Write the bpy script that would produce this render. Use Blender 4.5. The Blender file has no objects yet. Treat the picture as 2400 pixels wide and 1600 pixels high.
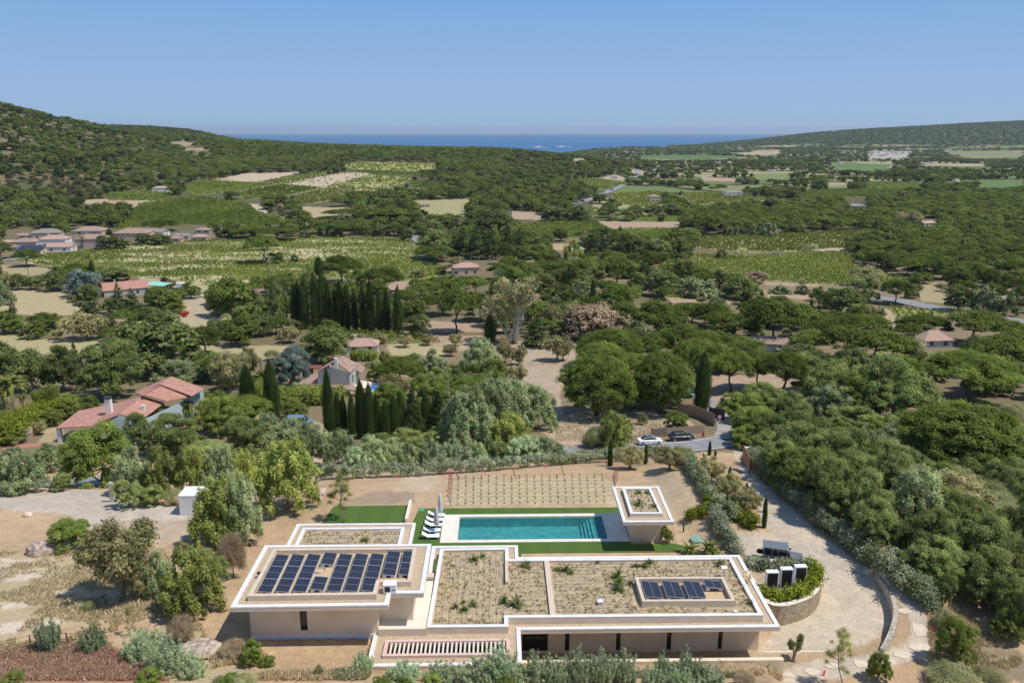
import bpy, math, random
import numpy as np
from mathutils import Vector, Matrix
R = math.radians
SC = bpy.context.scene
COL = SC.collection
# ------------------------------------------------------------------ camera
FPX = 28/36*2400          # focal length in units of the 2400 px wide photograph
CAMZ = 40.0
TH = math.atan(491/FPX); YAW = R(1.07)
cd = bpy.data.cameras.new('camera'); cam = bpy.data.objects.new('camera', cd); COL.objects.link(cam)
cd.sensor_width = 36; cd.lens = 28; cd.clip_start = 1; cd.clip_end = 90000
cam.location = (0, 0, CAMZ); cam.rotation_euler = (math.pi/2-TH, 0, -YAW)
SC.camera = cam
# ------------------------------------------------------------------ world, sun, exposure
SUN_EL, SUN_AZ = 61.0, 105.0      # azimuth from +Y towards +X
w = bpy.data.worlds.new('World'); SC.world = w; w.use_nodes = True
nt = w.node_tree; bg = nt.nodes['Background']
sky = nt.nodes.new('ShaderNodeTexSky'); sky.sky_type = 'NISHITA'; sky.sun_disc = False
sky.sun_elevation = R(SUN_EL); sky.sun_rotation = R(SUN_AZ)
sky.altitude = 100; sky.air_density = 1.0; sky.dust_density = 0.0; sky.ozone_density = 6.0
# the air near the horizon never gets brighter than this pale blue (clearer and deeper higher up)
tcw = nt.nodes.new('ShaderNodeTexCoord'); sx = nt.nodes.new('ShaderNodeSeparateXYZ'); nt.links.new(tcw.outputs['Generated'], sx.inputs[0])
mw = nt.nodes.new('ShaderNodeMapRange'); mw.inputs[1].default_value = 0; mw.inputs[2].default_value = .15; nt.links.new(sx.outputs[2], mw.inputs[0])
gw = nt.nodes.new('ShaderNodeMix'); gw.data_type = 'RGBA'; gw.inputs[6].default_value = (2.45, 3.5, 5.0, 1); gw.inputs[7].default_value = (1.40, 2.72, 5.0, 1); nt.links.new(mw.outputs[0], gw.inputs[0])
dk = nt.nodes.new('ShaderNodeMix'); dk.data_type = 'RGBA'; dk.blend_type = 'DARKEN'; dk.inputs[0].default_value = 1
nt.links.new(sky.outputs[0], dk.inputs[6]); nt.links.new(gw.outputs[2], dk.inputs[7]); nt.links.new(dk.outputs[2], bg.inputs[0])
bg.inputs[1].default_value = 0.15
sl = bpy.data.lights.new('sun', 'SUN'); sl.energy = 4.0; sl.angle = R(0.5); sl.color = (1.0, .95, .87)
so = bpy.data.objects.new('sun', sl); COL.objects.link(so)
d = Vector((math.sin(R(SUN_AZ))*math.cos(R(SUN_EL)), math.cos(R(SUN_AZ))*math.cos(R(SUN_EL)), math.sin(R(SUN_EL))))
so.rotation_euler = (-d).to_track_quat('-Z', 'Y').to_euler(); so.location = (0, 0, 200)
SC.view_settings.view_transform = 'Standard'; SC.view_settings.look = 'None'
SC.view_settings.exposure = 0.0; SC.view_settings.gamma = 1.0
SC.cycles.volume_bounces = 0; SC.cycles.max_bounces = 6; SC.cycles.transparent_max_bounces = 8
SC.cycles.use_denoising = True
rng = np.random.default_rng(7); random.seed(7)
# ------------------------------------------------------------------ photograph <-> world
def ray(u, v):
    a = (np.asarray(u, float)-1200)/FPX; b = -(np.asarray(v, float)-800)/FPX
    fy = math.cos(TH)+b*math.sin(TH); dz = -math.sin(TH)+b*math.cos(TH)
    return a*math.cos(YAW)+fy*math.sin(YAW), -a*math.sin(YAW)+fy*math.cos(YAW), dz
def P(u, v, z):                       # the point at height z seen at (u, v)
    dx, dy, dz = ray(u, v); t = (z-CAMZ)/dz
    return float(dx*t), float(dy*t)
def px(x, y, z):                      # where a world point falls in the photograph
    x = np.asarray(x, float); y = np.asarray(y, float); z = np.asarray(z, float)-CAMZ
    xr = x*math.cos(YAW)-y*math.sin(YAW); yr = x*math.sin(YAW)+y*math.cos(YAW)
    d = yr*math.cos(TH)-z*math.sin(TH); up = yr*math.sin(TH)+z*math.cos(TH)
    d = np.where(d < .1, .1, d)
    return 1200+FPX*xr/d, 800-FPX*up/d
# value noise
_perm = np.random.default_rng(3).random((256, 256))
def vnoise(x, y):
    xi = np.floor(x).astype(np.int64); yi = np.floor(y).astype(np.int64)
    fx = x-xi; fy = y-yi; fx = fx*fx*(3-2*fx); fy = fy*fy*(3-2*fy)
    g = lambda i, j: _perm[(xi+i) % 256, (yi+j) % 256]
    return (g(0, 0)*(1-fx)+g(1, 0)*fx)*(1-fy)+(g(0, 1)*(1-fx)+g(1, 1)*fx)*fy
def fbm(x, y, s, o=3):
    r = 0; a = 1; t = 0
    for k in range(o):
        r = r+a*vnoise(x/s+17.3*k, y/s-9.1*k); t += a; a *= .5; s /= 2.1
    return r/t-.5
# ------------------------------------------------------------------ terrain height
RY = [120, 160, 200, 300, 450, 600, 700, 800, 900, 1000, 1100, 1200, 1350, 1500, 1700, 2000, 2600, 3300, 3800, 4300, 4700, 5000, 5500, 6200, 7600]
BASE = [-8.5, -13, -17, -24, -28, -28, -28, -28, -28, -28, -28, -28, -29, -30, -31, -33, -36, -40, -42, -43.5, -44.3, -46, -52, -60, -62]
def colr(d):
    b = np.array(BASE, float)
    if not d: return b
    ks = sorted(d); 
    o = []
    for y, z in zip(RY, BASE):
        if y < ks[0]: o.append(z)
        else: o.append(float(np.interp(y, ks, [d[k] for k in ks])))
    return np.array(o)
TAB = {
 -900: colr({450: -26, 600: -20, 700: 0, 800: 34, 950: 95, 1100: 145, 1300: 160, 2000: 120, 2600: 90, 3300: -10, 3800: -62}),
 0: colr({450: -27, 600: -26, 700: -18, 800: -2, 950: 36, 1050: 66, 1150: 87, 1300: 90, 2000: 55, 2600: 60, 3300: -20, 3800: -62}),
 200: colr({450: -28, 600: -27, 700: -25, 800: -14, 1000: 18, 1200: 48, 1350: 58, 1600: 45, 2000: 45, 2600: 62, 3300: -20, 3800: -62}),
 400: colr({600: -27, 700: -25, 800: -18, 1000: -2, 1200: 15, 1400: 26, 1600: 30, 2000: 30, 2600: 56, 3300: -30, 3800: -62}),
 480: colr({600: -27, 700: -24, 800: -19, 1000: -9, 1200: 5, 1400: 18, 1600: 25, 2000: 26, 2600: 46, 3300: -40, 3800: -62}),
 560: colr({600: -27, 700: -23, 800: -18, 1000: -9, 1200: 2, 1400: 13, 1600: 21, 2000: 12, 2600: 16, 3300: -55, 3800: -62}),
 800: colr({600: -27, 700: -24, 900: -18, 1100: -10, 1300: -2, 1500: 6, 1700: 9, 2000: 0, 2600: -40, 3300: -60, 3800: -62}),
 1200: colr({600: -28, 800: -26, 1000: -20, 1200: -10, 1400: 1, 1500: 4, 1700: 2, 2000: -14, 2600: -46, 3300: -52, 3800: -62}),
 1400: colr({800: -28, 1000: -25, 1200: -15, 1350: -7, 1500: -10, 1700: -24, 2000: -33, 3300: -40, 4300: -43.5, 4700: -46, 5000: -60, 7600: -62}),
 1520: colr({}),
 1620: colr({4700: -43, 5000: -44, 5500: -48, 6200: -60, 7600: -62}),
 1700: colr({3800: -42, 4300: -40, 5000: -28, 5500: -28, 6200: -40, 7600: -62}),
 1850: colr({3300: -38, 3800: -36, 4300: -26, 5000: 2, 5500: 14, 6200: 0, 7600: -60}),
 2000: colr({3300: -38, 3800: -32, 4300: 8, 5000: 50, 5500: 60, 6200: 30, 7600: -60}),
 2400: colr({3300: -36, 3800: -18, 4300: 34, 5000: 104, 5500: 132, 6200: 100, 7600: -20}),
 3300: colr({3300: -30, 3800: 10, 4300: 60, 5000: 120, 5500: 140, 6200: 130, 7600: 20}),
}
_us = np.linspace(-900, 3300, 211); _ly = np.linspace(math.log(120), math.log(7600), 160)
_tk = sorted(TAB); _g = np.array([np.interp(_us, _tk, [TAB[k][i] for k in _tk]) for i in range(len(RY))])   # rings x us
_g = np.array([np.interp(_ly, np.log(RY), _g[:, j]) for j in range(len(_us))])                               # us x ly
for _ in range(5):
    _g[1:-1] = (_g[:-2]+2*_g[1:-1]+_g[2:])/4; _g[:, 1:-1] = (_g[:, :-2]+2*_g[:, 1:-1]+_g[:, 2:])/4
def far_z(x, y):
    yy = np.clip(y, 121, 7590); u = 1200+FPX*np.tan(np.clip(np.arctan2(x, yy)-YAW, -1.2, 1.2))
    fi = np.clip((u+900)/20, 0, 209.999); fj = np.clip((np.log(yy)-_ly[0])/(_ly[1]-_ly[0]), 0, 158.999)
    i = fi.astype(int); j = fj.astype(int); a = fi-i; b = fj-j
    return (_g[i, j]*(1-a)+_g[i+1, j]*a)*(1-b)+(_g[i, j+1]*(1-a)+_g[i+1, j+1]*a)*b
def sm(a, b, x): t = np.clip((x-a)/(b-a), 0, 1); return t*t*(3-2*t)
def TZ(x, y):
    x = np.asarray(x, float); y = np.asarray(y, float)
    # the uphill bank in front of the villa, the sunken lower storey, the terrace, the slope to the road
    zn = np.interp(y, [0, 30, 42, 47, 48.7, 51.2, 51.6, 80.5, 90, 100, 110.5, 120], [14, 10, 5.6, 3.5, 2.6, 1.7, 0, 0, -1.8, -4.2, -7.6, -8.5])
    zp = np.interp(y, [0, 30, 42, 47, 48.95, 49.2, 80.5, 90, 100, 110.5, 120], [14, 10, 5.8, 3.9, 3.15, 0, 0, -1.8, -4.2, -7.6, -8.5])
    k = sm(1.9, 1.3, x); zn = zn*(1-k)+zp*k
    # towards the right the bank dies out, where the stone path runs
    zr = np.interp(y, [0, 42, 48, 55, 61, 66, 74, 84, 92, 102, 110.5, 120], [4, 1.5, .2, 0, .15, .8, 1.0, .4, -1.2, -4.4, -7.6, -8.5])
    k = sm(18.5, 22.5, x); zn = zn*(1-k)+zr*k
    # the left side: the upper storey stands on the bank, which runs down to the terrace
    zl = np.interp(y, [0, 40, 46, 50, 55, 60, 66, 74, 83, 92, 102, 120], [13, 6.5, 4.3, 3.3, 3.1, 2.5, 1.2, 0, -.8, -3, -7, -9.2])
    k = sm(-9.35, -9.55, x); k = np.where(y > 52.5, sm(-17, -18.4, x), k); k = k*(1-sm(66, 76, y)*(1-sm(-20, -27, x)))
    zn = zn*(1-k)+zl*k
    # the ground outside the forecourt's curved wall
    rc = np.hypot(x-22.43, y-63.35)
    zn = zn+1.0*sm(11.75, 12.2, rc)*sm(66.5, 63.5, y)*sm(54.6, 57.5, y)*(x > 27)*(1-sm(14.5, 19, rc))
    zn = zn-sm(42, 60, x)*sm(40, 60, y)*3.0*(1-sm(95, 118, y))
    zn = zn+.2*fbm(x, y, 5)*sm(-21, -26, x)+.2*fbm(x, y, 7)*sm(84, 96, y)+.25*fbm(x, y, 4)*(1-sm(46, 50, y))
    amp = np.interp(y, [100, 200, 600, 1500, 3000], [.1, .5, 2., 4, 3])
    zf = far_z(x, y)+amp*fbm(x, y, 140, 4)
    zf = zf+np.where(zf > -30, 1, 0)*sm(-30, 20, zf)*sm(3900, 4600, y)*(34*fbm(x, y, 950, 2)+16*fbm(x+700, y, 260, 3))+sm(0, 30, zf)*sm(700, 950, y)*sm(2400, 1800, y)*7*fbm(x+300, y, 170, 3)
    k = sm(112, 126, y)
    return zn*(1-k)+zf*k
def G(u, v, tmax=9000):               # the terrain point seen at (u, v)
    dx, dy, dz = ray(u, v); t0 = 20.
    t = 30.; last = t
    while t < tmax:
        if CAMZ+dz*t < float(TZ(dx*t, dy*t)):
            lo, hi = last, t
            for _ in range(30):
                m = (lo+hi)/2
                if CAMZ+dz*m < float(TZ(dx*m, dy*m)): hi = m
                else: lo = m
            return float(dx*hi), float(dy*hi), float(TZ(dx*hi, dy*hi))
        last = t; t *= 1.012
    return float(dx*tmax), float(dy*tmax), -45.0
# ------------------------------------------------------------------ materials
MATS = {}
def newmat(name):
    m = bpy.data.materials.new(name); m.use_nodes = True; MATS[name] = m
    return m, m.node_tree, m.node_tree.nodes['Principled BSDF']
def N(nt, t, **kw):
    n = nt.nodes.new(t)
    for k, v in kw.items():
        if k.startswith('i_'): n.inputs[int(k[2:]) if k[2:].isdigit() else k[2:]].default_value = v
        else: setattr(n, k, v)
    return n
def c4(c): return (c[0], c[1], c[2], 1)
def mat(name, col, rough=.8, var=.12, scale=2.0, bump=0, bscale=8, metal=0, col2=None, spec=.3, stretch=None, detail=6):
    if name in MATS: return MATS[name]
    m, nt, b = newmat(name); L = nt.links.new
    tc = N(nt, 'ShaderNodeTexCoord'); src = tc.outputs['Object']
    if stretch:
        mp = N(nt, 'ShaderNodeMapping'); mp.inputs['Scale'].default_value = stretch; L(src, mp.inputs[0]); src = mp.outputs[0]
    no = N(nt, 'ShaderNodeTexNoise'); no.inputs['Scale'].default_value = scale; no.inputs['Detail'].default_value = detail; L(src, no.inputs['Vector'])
    mx = N(nt, 'ShaderNodeMix', data_type='RGBA')
    ca = [max(0, x*(1-var)) for x in col]; cb = [min(1, x*(1+var)) for x in (col2 or col)]
    mx.inputs[6].default_value = c4(ca); mx.inputs[7].default_value = c4(cb)
    rp = N(nt, 'ShaderNodeMapRange'); rp.inputs[1].default_value = .3; rp.inputs[2].default_value = .7
    L(no.outputs[0], rp.inputs[0]); L(rp.outputs[0], mx.inputs[0]); L(mx.outputs[2], b.inputs['Base Color'])
    b.inputs['Roughness'].default_value = rough; b.inputs['Metallic'].default_value = metal
    b.inputs['Specular IOR Level'].default_value = spec
    if bump:
        n2 = N(nt, 'ShaderNodeTexNoise'); n2.inputs['Scale'].default_value = bscale; n2.inputs['Detail'].default_value = 5; L(src, n2.inputs['Vector'])
        bp = N(nt, 'ShaderNodeBump'); bp.inputs['Strength'].default_value = bump; bp.inputs['Distance'].default_value = .05
        L(n2.outputs[0], bp.inputs['Height']); L(bp.outputs[0], b.inputs['Normal'])
    return m
# ------------------------------------------------------------------ mesh helpers
def mesh_np(name, verts, faces, mats, smooth=False, mi=None):
    me = bpy.data.meshes.new(name)
    verts = np.asarray(verts, np.float32); me.vertices.add(len(verts)); me.vertices.foreach_set('co', verts.ravel())
    if isinstance(faces, np.ndarray):
        n, k = faces.shape; ls = np.arange(n)*k; lt = np.full(n, k); fl = faces.ravel()
    else:
        lt = np.array([len(f) for f in faces]); ls = np.concatenate([[0], np.cumsum(lt)[:-1]]); fl = np.concatenate([np.asarray(f) for f in faces]); n = len(faces)
    me.loops.add(len(fl)); me.loops.foreach_set('vertex_index', fl.astype(np.int32))
    me.polygons.add(n); me.polygons.foreach_set('loop_start', ls.astype(np.int32))
    try: me.polygons.foreach_set('loop_total', lt.astype(np.int32))
    except Exception: pass
    for m in (mats if isinstance(mats, (list, tuple)) else [mats]): me.materials.append(m)
    if mi is not None: me.polygons.foreach_set('material_index', np.asarray(mi, np.int32))
    me.polygons.foreach_set('use_smooth', np.full(n, smooth))
    me.update(calc_edges=True); me.validate()
    return me
def link(name, me, parent=None, loc=None, rz=0):
    o = bpy.data.objects.new(name, me); COL.objects.link(o)
    if parent: o.parent = parent
    if loc is not None: o.location = loc
    if rz: o.rotation_euler = (0, 0, rz)
    return o
def empty(name, loc=(0, 0, 0), rz=0):
    o = bpy.data.objects.new(name, None); o.empty_display_size = .5; COL.objects.link(o); o.location = loc; o.rotation_euler = (0, 0, rz); return o
def tag(o, label=None, cat=None, group=None, kind=None):
    if label: o['label'] = label
    if cat: o['category'] = cat
    if group: o['group'] = group
    if kind: o['kind'] = kind
    return o
class MB:
    """collects boxes, prisms and tubes into ONE mesh"""
    def __init__(s): s.v = []; s.f = []; s.m = []
    def add(s, vs, fs, m=0):
        o = len(s.v); s.v += [tuple(map(float, q)) for q in vs]; s.f += [[i+o for i in f] for f in fs]; s.m += [m]*len(fs); return s
    def box(s, x0, x1, y0, y1, z0, z1, m=0, rz=0, c=None):
        vs = [(x, y, z) for z in (z0, z1) for x, y in ((x0, y0), (x1, y0), (x1, y1), (x0, y1))]
        if rz:
            cx, cy = c or ((x0+x1)/2, (y0+y1)/2); cs, sn = math.cos(rz), math.sin(rz)
            vs = [(cx+(x-cx)*cs-(y-cy)*sn, cy+(x-cx)*sn+(y-cy)*cs, z) for x, y, z in vs]
        return s.add(vs, [(3, 2, 1, 0), (4, 5, 6, 7), (0, 1, 5, 4), (1, 2, 6, 5), (2, 3, 7, 6), (3, 0, 4, 7)], m)
    def prism(s, pts, z0, z1, m=0, mtop=None):
        n = len(pts); a = sum(pts[i][0]*pts[(i+1) % n][1]-pts[(i+1) % n][0]*pts[i][1] for i in range(n))
        if a < 0: pts = pts[::-1]
        z0s = z0 if isinstance(z0, (list, tuple)) else [z0]*n; z1s = z1 if isinstance(z1, (list, tuple)) else [z1]*n
        vs = [(p[0], p[1], z) for p, z in zip(pts, z0s)]+[(p[0], p[1], z) for p, z in zip(pts, z1s)]
        s.add(vs, [tuple(range(n))[::-1]]+[(i, (i+1) % n, n+(i+1) % n, n+i) for i in range(n)], m)
        o = len(s.v)-2*n; s.f.append([o+n+i for i in range(n)]); s.m.append(m if mtop is None else mtop); return s
    def tube(s, pts, rad, n=6, m=0, cap=True):
        rads = rad if isinstance(rad, (list, tuple, np.ndarray)) else [rad]*len(pts)
        vs = []; prev = None
        for i, p in enumerate(pts):
            p = Vector(p); a = Vector(pts[max(i-1, 0)]); b = Vector(pts[min(i+1, len(pts)-1)]); d = (b-a)
            d = d.normalized() if d.length > 1e-9 else Vector((0, 0, 1))
            u = d.cross(Vector((0, 0, 1)) if abs(d.z) < .9 else Vector((1, 0, 0))).normalized() if prev is None else (prev-d*prev.dot(d)).normalized()
            prev = u; w_ = d.cross(u)
            for k in range(n):
                t = 2*math.pi*k/n; vs.append(p+(u*math.cos(t)+w_*math.sin(t))*rads[i])
        fs = [(i*n+k, i*n+(k+1) % n, (i+1)*n+(k+1) % n, (i+1)*n+k) for i in range(len(pts)-1) for k in range(n)]
        if cap: fs += [tuple(range(n))[::-1], tuple((len(pts)-1)*n+k for k in range(n))]
        return s.add(vs, fs, m)
    def lathe(s, prof, n=16, c=(0, 0, 0), m=0):
        vs = [(c[0]+r*math.cos(2*math.pi*k/n), c[1]+r*math.sin(2*math.pi*k/n), c[2]+z) for r, z in prof for k in range(n)]
        fs = [(i*n+k, i*n+(k+1) % n, (i+1)*n+(k+1) % n, (i+1)*n+k) for i in range(len(prof)-1) for k in range(n)]
        return s.add(vs, fs, m)
    def loft(s, secs, m=0, cap=True):
        n = len(secs[0]); vs = [q for q_ in secs for q in q_]
        fs = [(i*n+k, i*n+(k+1) % n, (i+1)*n+(k+1) % n, (i+1)*n+k) for i in range(len(secs)-1) for k in range(n)]
        if cap: fs += [tuple(range(n))[::-1], tuple((len(secs)-1)*n+k for k in range(n))]
        return s.add(vs, fs, m)
    def me(s, name, mats, smooth=False): return mesh_np(name, s.v, s.f, mats, smooth, s.m)
    def build(s, name, mats, parent=None, loc=None, rz=0, smooth=False): return link(name, s.me(name, mats, smooth), parent, loc, rz)
def inpoly(u, v, poly):
    u = np.asarray(u); v = np.asarray(v); r = np.zeros(u.shape, bool); n = len(poly)
    for i in range(n):
        x1, y1 = poly[i]; x2, y2 = poly[(i+1) % n]
        if y1 == y2: continue
        c = ((v < y1) != (v < y2)) & (u < (x2-x1)*(v-y1)/(y2-y1)+x1)
        r ^= c
    return r
# ------------------------------------------------------------------ land use, as polygons drawn on the photograph and painted where they lie
def ZT(x0, y0, s): return lambda pts: [(x0+x*s, y0+y*s) for x, y in pts]
Z3 = ZT(0, 200, .5102); Z4 = ZT(1200, 250, .5102); Z2 = ZT(1500, 480, .38265); Z1 = ZT(700, 480, .34014)
Z0 = ZT(0, 500, .34014); Z5 = ZT(0, 780, .34014); Z6 = ZT(700, 780, .34014); Z7 = ZT(1300, 700, .4677); ZN = ZT(1700, 1000, .3827)
ZL = ZT(0, 1120, .3061); ZA = ZT(500, 1120, .3146); ZB = ZT(1180, 1120, .3146)
# name: (polygon, soil colour, vine density (0 = bare), two picture points that give the row direction)
VG = (.12, .16, .045); TAN = (.43, .335, .20); RED = (.42, .30, .20); STRAW = (.38, .31, .17); SAND = (.50, .40, .27)
FIELDS = [
 (Z3([(640,545),(900,508),(1130,543),(1180,580),(1410,642),(800,640),(520,662),(600,590)]), (.15,.205,.055), 1.0, (500,470,640,520)),
 (Z3([(490,500),(640,480),(790,490),(780,530),(500,530)]), (.14,.17,.05), .95, None),
 (Z3([(840,465),(950,435),(1260,455),(1070,490),(880,505)]), (.25,.25,.09), .8, None),
 (Z3([(1080,495),(1290,457),(1480,470),(1340,502),(1130,527)]), (.25,.25,.09), .8, None),
 (Z3([(1360,507),(1490,475),(1640,475),(1560,520),(1400,550)]), (.32,.27,.14), .6, None),
 (Z3([(955,438),(1120,405),(1400,398),(1190,445)]), SAND, 0, None),
 (Z3([(1190,445),(1420,400),(1560,393),(1310,455)]), (.27,.25,.10), .5, None),
 (Z3([(1310,455),(1560,402),(1720,402),(1480,470)]), SAND, .06, None),
 (Z3([(1480,470),(1700,410),(1900,425),(1850,450),(1700,485)]), (.4,.36,.15), .3, None),
 (Z3([(1560,370),(1660,350),(2000,360),(2000,380),(1900,395),(1640,385)]), (.38,.35,.14), .25, None),
 (Z3([(1600,390),(1920,397),(1970,415),(1700,405)]), VG, .9, None),
 (Z3([(1880,440),(2030,440),(2030,470),(1900,470)]), VG, .9, None),
 (Z3([(1370,555),(1610,565),(1610,600),(1500,620),(1400,605)]), TAN, 0, None),
 (Z3([(1150,543),(1190,545),(1240,590),(1390,635),(1330,640),(1190,590)]), SAND, 0, None),
 (Z3([(380,525),(560,520),(700,530),(930,505),(910,520),(600,560),(560,545),(380,545)]), TAN, 0, None),
 (Z3([(1890,530),(2170,520),(2140,560),(2130,605),(1990,612)]), (.36,.33,.16), 0, None),
 (Z3([(770,262),(850,256),(900,272),(850,280)]), (.36,.29,.17), 0, None),
 (Z3([(850,283),(950,290),(960,300),(850,303)]), (.36,.29,.17), 0, None),
 (Z4([(260,320),(520,345),(510,360),(430,380),(300,335)]), (.2,.2,.08), .8, None),
 (Z4([(470,400),(640,390),(760,400),(700,450),(580,462),(460,440)]), (.45,.38,.2), .75, (1430,480,1530,470)),
 (Z4([(780,400),(950,393),(1190,430),(1080,442),(830,450)]), (.45,.38,.2), .75, (1620,475,1700,455)),
 (Z4([(360,465),(430,470),(420,500),(360,505)]), (.5,.42,.22), .7, (1385,505,1420,485)),
 (Z4([(400,524),(780,500),(800,515),(780,527)]), VG, 1, None),
 (Z4([(370,525),(780,530),(760,560),(440,562)]), RED, 0, None),
 (Z4([(20,550),(180,525),(360,522),(440,570),(380,600),(0,600)]), (.15,.18,.05), .95, None),
 (Z4([(480,562),(760,560),(700,608),(500,608)]), VG, .95, None),
 (Z4([(1330,385),(1800,378),(1900,375),(1650,412),(1330,422)]), (.15,.2,.06), .9, None),
 (Z4([(1470,255),(1760,265),(1700,290),(1480,287)]), (.12,.2,.06), 0, None),
 (Z4([(1100,310),(1280,305),(1280,335),(1100,337)]), (.2,.24,.09), 0, None),
 (Z4([(580,225),(900,222),(1080,232),(900,245),(600,240)]), (.12,.18,.06), 0, None),
 (Z4([(860,320),(1040,330),(1030,345),(880,342)]), RED, 0, None),
 (Z4([(2130,340),(2352,345),(2352,372),(2150,370)]), (.13,.2,.06), 0, None),
 (Z4([(1980,205),(2352,200),(2352,232),(2100,240)]), (.25,.24,.12), 0, None),
 (Z4([(1000,215),(1240,198),(1230,219),(1100,223)]), TAN, 0, None),
 (Z4([(1870,262),(2180,262),(2170,275),(1900,272)]), TAN, 0, None),
 (Z4([(1450,347),(1550,349),(1540,361),(1460,362)]), RED, 0, None),
 (Z4([(1640,205),(1830,205),(1830,236),(1640,240)]), (.42,.38,.3), 0, None),
 (Z4([(0,480),(100,483),(150,505),(140,522),(0,518)]), RED, 0, None),
 (Z4([(1620,352),(1860,350),(1900,372),(1640,375)]), (.14,.2,.06), .6, None),
 (Z4([(270,238),(330,236),(350,248),(290,250)]), RED, 0, None),
 (Z2([(340,195),(1250,160),(1500,150),(1480,180),(1290,210),(1240,265),(940,285),(640,292),(340,262)]), (.42,.37,.18), .85, (1640,556,1760,590)),
 (Z2([(240,215),(340,193),(420,192),(340,205),(270,222)]), SAND, 0, None),
 (Z2([(930,288),(1240,262),(1250,284),(1000,292)]), SAND, 0, None),
 (Z2([(290,300),(640,322),(1000,292),(1250,287),(1340,330),(1300,370),(1500,420),(1700,470),(1640,500),(1100,488),(760,465),(400,432),(300,350)]), (.30,.31,.10), .9, (1640,640,1900,610)),
 (Z2([(740,470),(1110,490),(1110,502),(760,492)]), RED, 0, None),
 (Z2([(740,525),(1050,540),(1030,580),(780,572),(740,550)]), RED, 0, None),
 (Z2([(160,572),(560,582),(560,602),(200,602)]), RED, 0, None),
 (Z2([(100,540),(580,570),(580,582),(160,572)]), (.4,.38,.14), .6, None),
 (Z2([(1530,622),(1900,665),(1650,700),(1570,692)]), (.36,.36,.12), .8, None),
 (Z2([(1700,490),(1920,470),(1880,600),(1720,590)]), STRAW, 0, None),
 (Z2([(2000,490),(2352,500),(2352,600),(2240,600),(2200,520)]), RED, 0, None),
 (Z2([(1450,618),(1530,640),(1640,800),(1570,800),(1480,700)]), TAN, 0, None),
 (Z1([(1540,180),(1560,150),(2040,105),(2120,160),(1900,165),(1700,180)]), VG, .95, None),
 (Z1([(590,570),(720,500),(790,520),(760,650),(590,610)]), RED, 0, None),
 (Z1([(60,862),(700,890),(980,930),(900,955),(100,935)]), (.2,.2,.07), 1.0, (720,780,1000,790)),
 (Z1([(720,885),(1380,905),(1380,965),(990,960),(980,925)]), RED, 0, None),
 (Z1([(600,960),(1200,945),(1180,1000),(600,1000)]), TAN, 0, None),
 (Z1([(1720,265),(1980,270),(1970,330),(1760,310)]), TAN, 0, None),
 (Z1([(900,800),(1400,820),(1400,880),(740,880)]), RED, 0, None),
 (Z0([(90,330),(300,290),(1100,205),(1650,180),(2352,165),(2750,165),(2880,230),(2890,340),(3080,380),(3080,420),(2800,470),(2500,450),(2180,440),(1850,470),(1440,497),(1240,462),(1140,442),(960,440),(780,420),(600,400),(450,385)]), (.33,.32,.12), .9, (100,612,480,580)),
 (Z0([(0,350),(450,390),(330,432),(0,432)]), STRAW, 0, None),
 (Z0([(0,520),(420,530),(500,620),(700,660),(700,700),(300,700),(0,690)]), (.45,.36,.2), 0, None),
 (Z0([(1250,545),(1440,560),(1450,700),(1600,720),(1430,795),(1180,785),(800,740),(800,715),(1100,700),(1250,620)]), (.46,.37,.24), 0, None),
 (Z0([(960,440),(1240,465),(1440,500),(1440,550),(1250,545),(1100,470),(970,490)]), (.42,.36,.2), 0, None),
 (Z5([(0,20),(230,22),(700,60),(680,170),(330,150),(0,130)]), (.42,.36,.18), 0, None),
 (Z5([(1340,80),(2000,90),(1850,190),(1540,190)]), (.43,.36,.19), 0, None),
 (Z6([(600,75),(850,70),(1000,100),(1010,160),(640,155)]), (.44,.36,.19), 0, None),
 (Z6([(600,260),(830,265),(760,300),(600,300)]), TAN, 0, None),
 (Z6([(1400,60),(1920,50),(1900,220),(1830,330),(1800,440),(1830,560),(2400,540),(2700,600),(2730,640),(2352,700),(1850,790),(1640,660),(1780,600),(1760,420),(1550,330),(1480,210)]), (.45,.345,.235), 0, None),
 (Z6([(1060,290),(1260,290),(1250,330),(1080,330)]), (.5,.42,.32), 0, None),
 (Z7([(760,380),(1220,380),(1200,500),(760,540)]), RED, 0, None),
 (Z7([(280,260),(420,250),(420,300),(300,300)]), RED, 0, None),
 (Z5([(1640,540),(2080,570),(2300,650),(2200,760),(1900,640),(1640,600)]), TAN, 0, None),
 (Z5([(0,545),(200,545),(170,600),(60,640),(0,640)]), (.10,.2,.03), 0, None),
 (Z5([(310,640),(420,600),(440,760),(260,775)]), TAN, 0, None),
]
ROADS = [   # centre line on the photograph, width in metres, colour key, dashed centre line
 ('road', [(-60,1142),(60,1139),(160,1135),(260,1128),(420,1113),(600,1100),(750,1098),(900,1093),(1060,1085),(1230,1070),(1370,1058),(1480,1052),(1580,1050),(1660,1044),(1700,1034)], 5.6, 'asphalt', 1),
 ('road', [(1700,1030),(1712,1005),(1706,988),(1690,975),(1668,955),(1640,925),(1625,905)], 4.2, 'asphalt_pale', 0),
 ('road', [(1990,694),(2050,698),(2110,706),(2200,724),(2300,740),(2420,758)], 8.5, 'asphalt', 1),
 ('road', [(-60,617),(0,612),(60,606),(96,600)], 6, 'asphalt', 0),
 ('road', [(1160,610),(1110,602),(1062,598),(1000,576),(975,562),(968,553)], 6.5, 'asphalt', 0),
 ('road', [(1330,483),(1365,474),(1400,462),(1440,444),(1462,434)], 8, 'asphalt', 0),
 ('road', [(1490,418),(1497,405),(1494,398)], 9, 'asphalt', 0),
 ('track', [(540,705),(505,703),(470,690),(430,690)], 4, 'gravel', 0),
]
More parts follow.
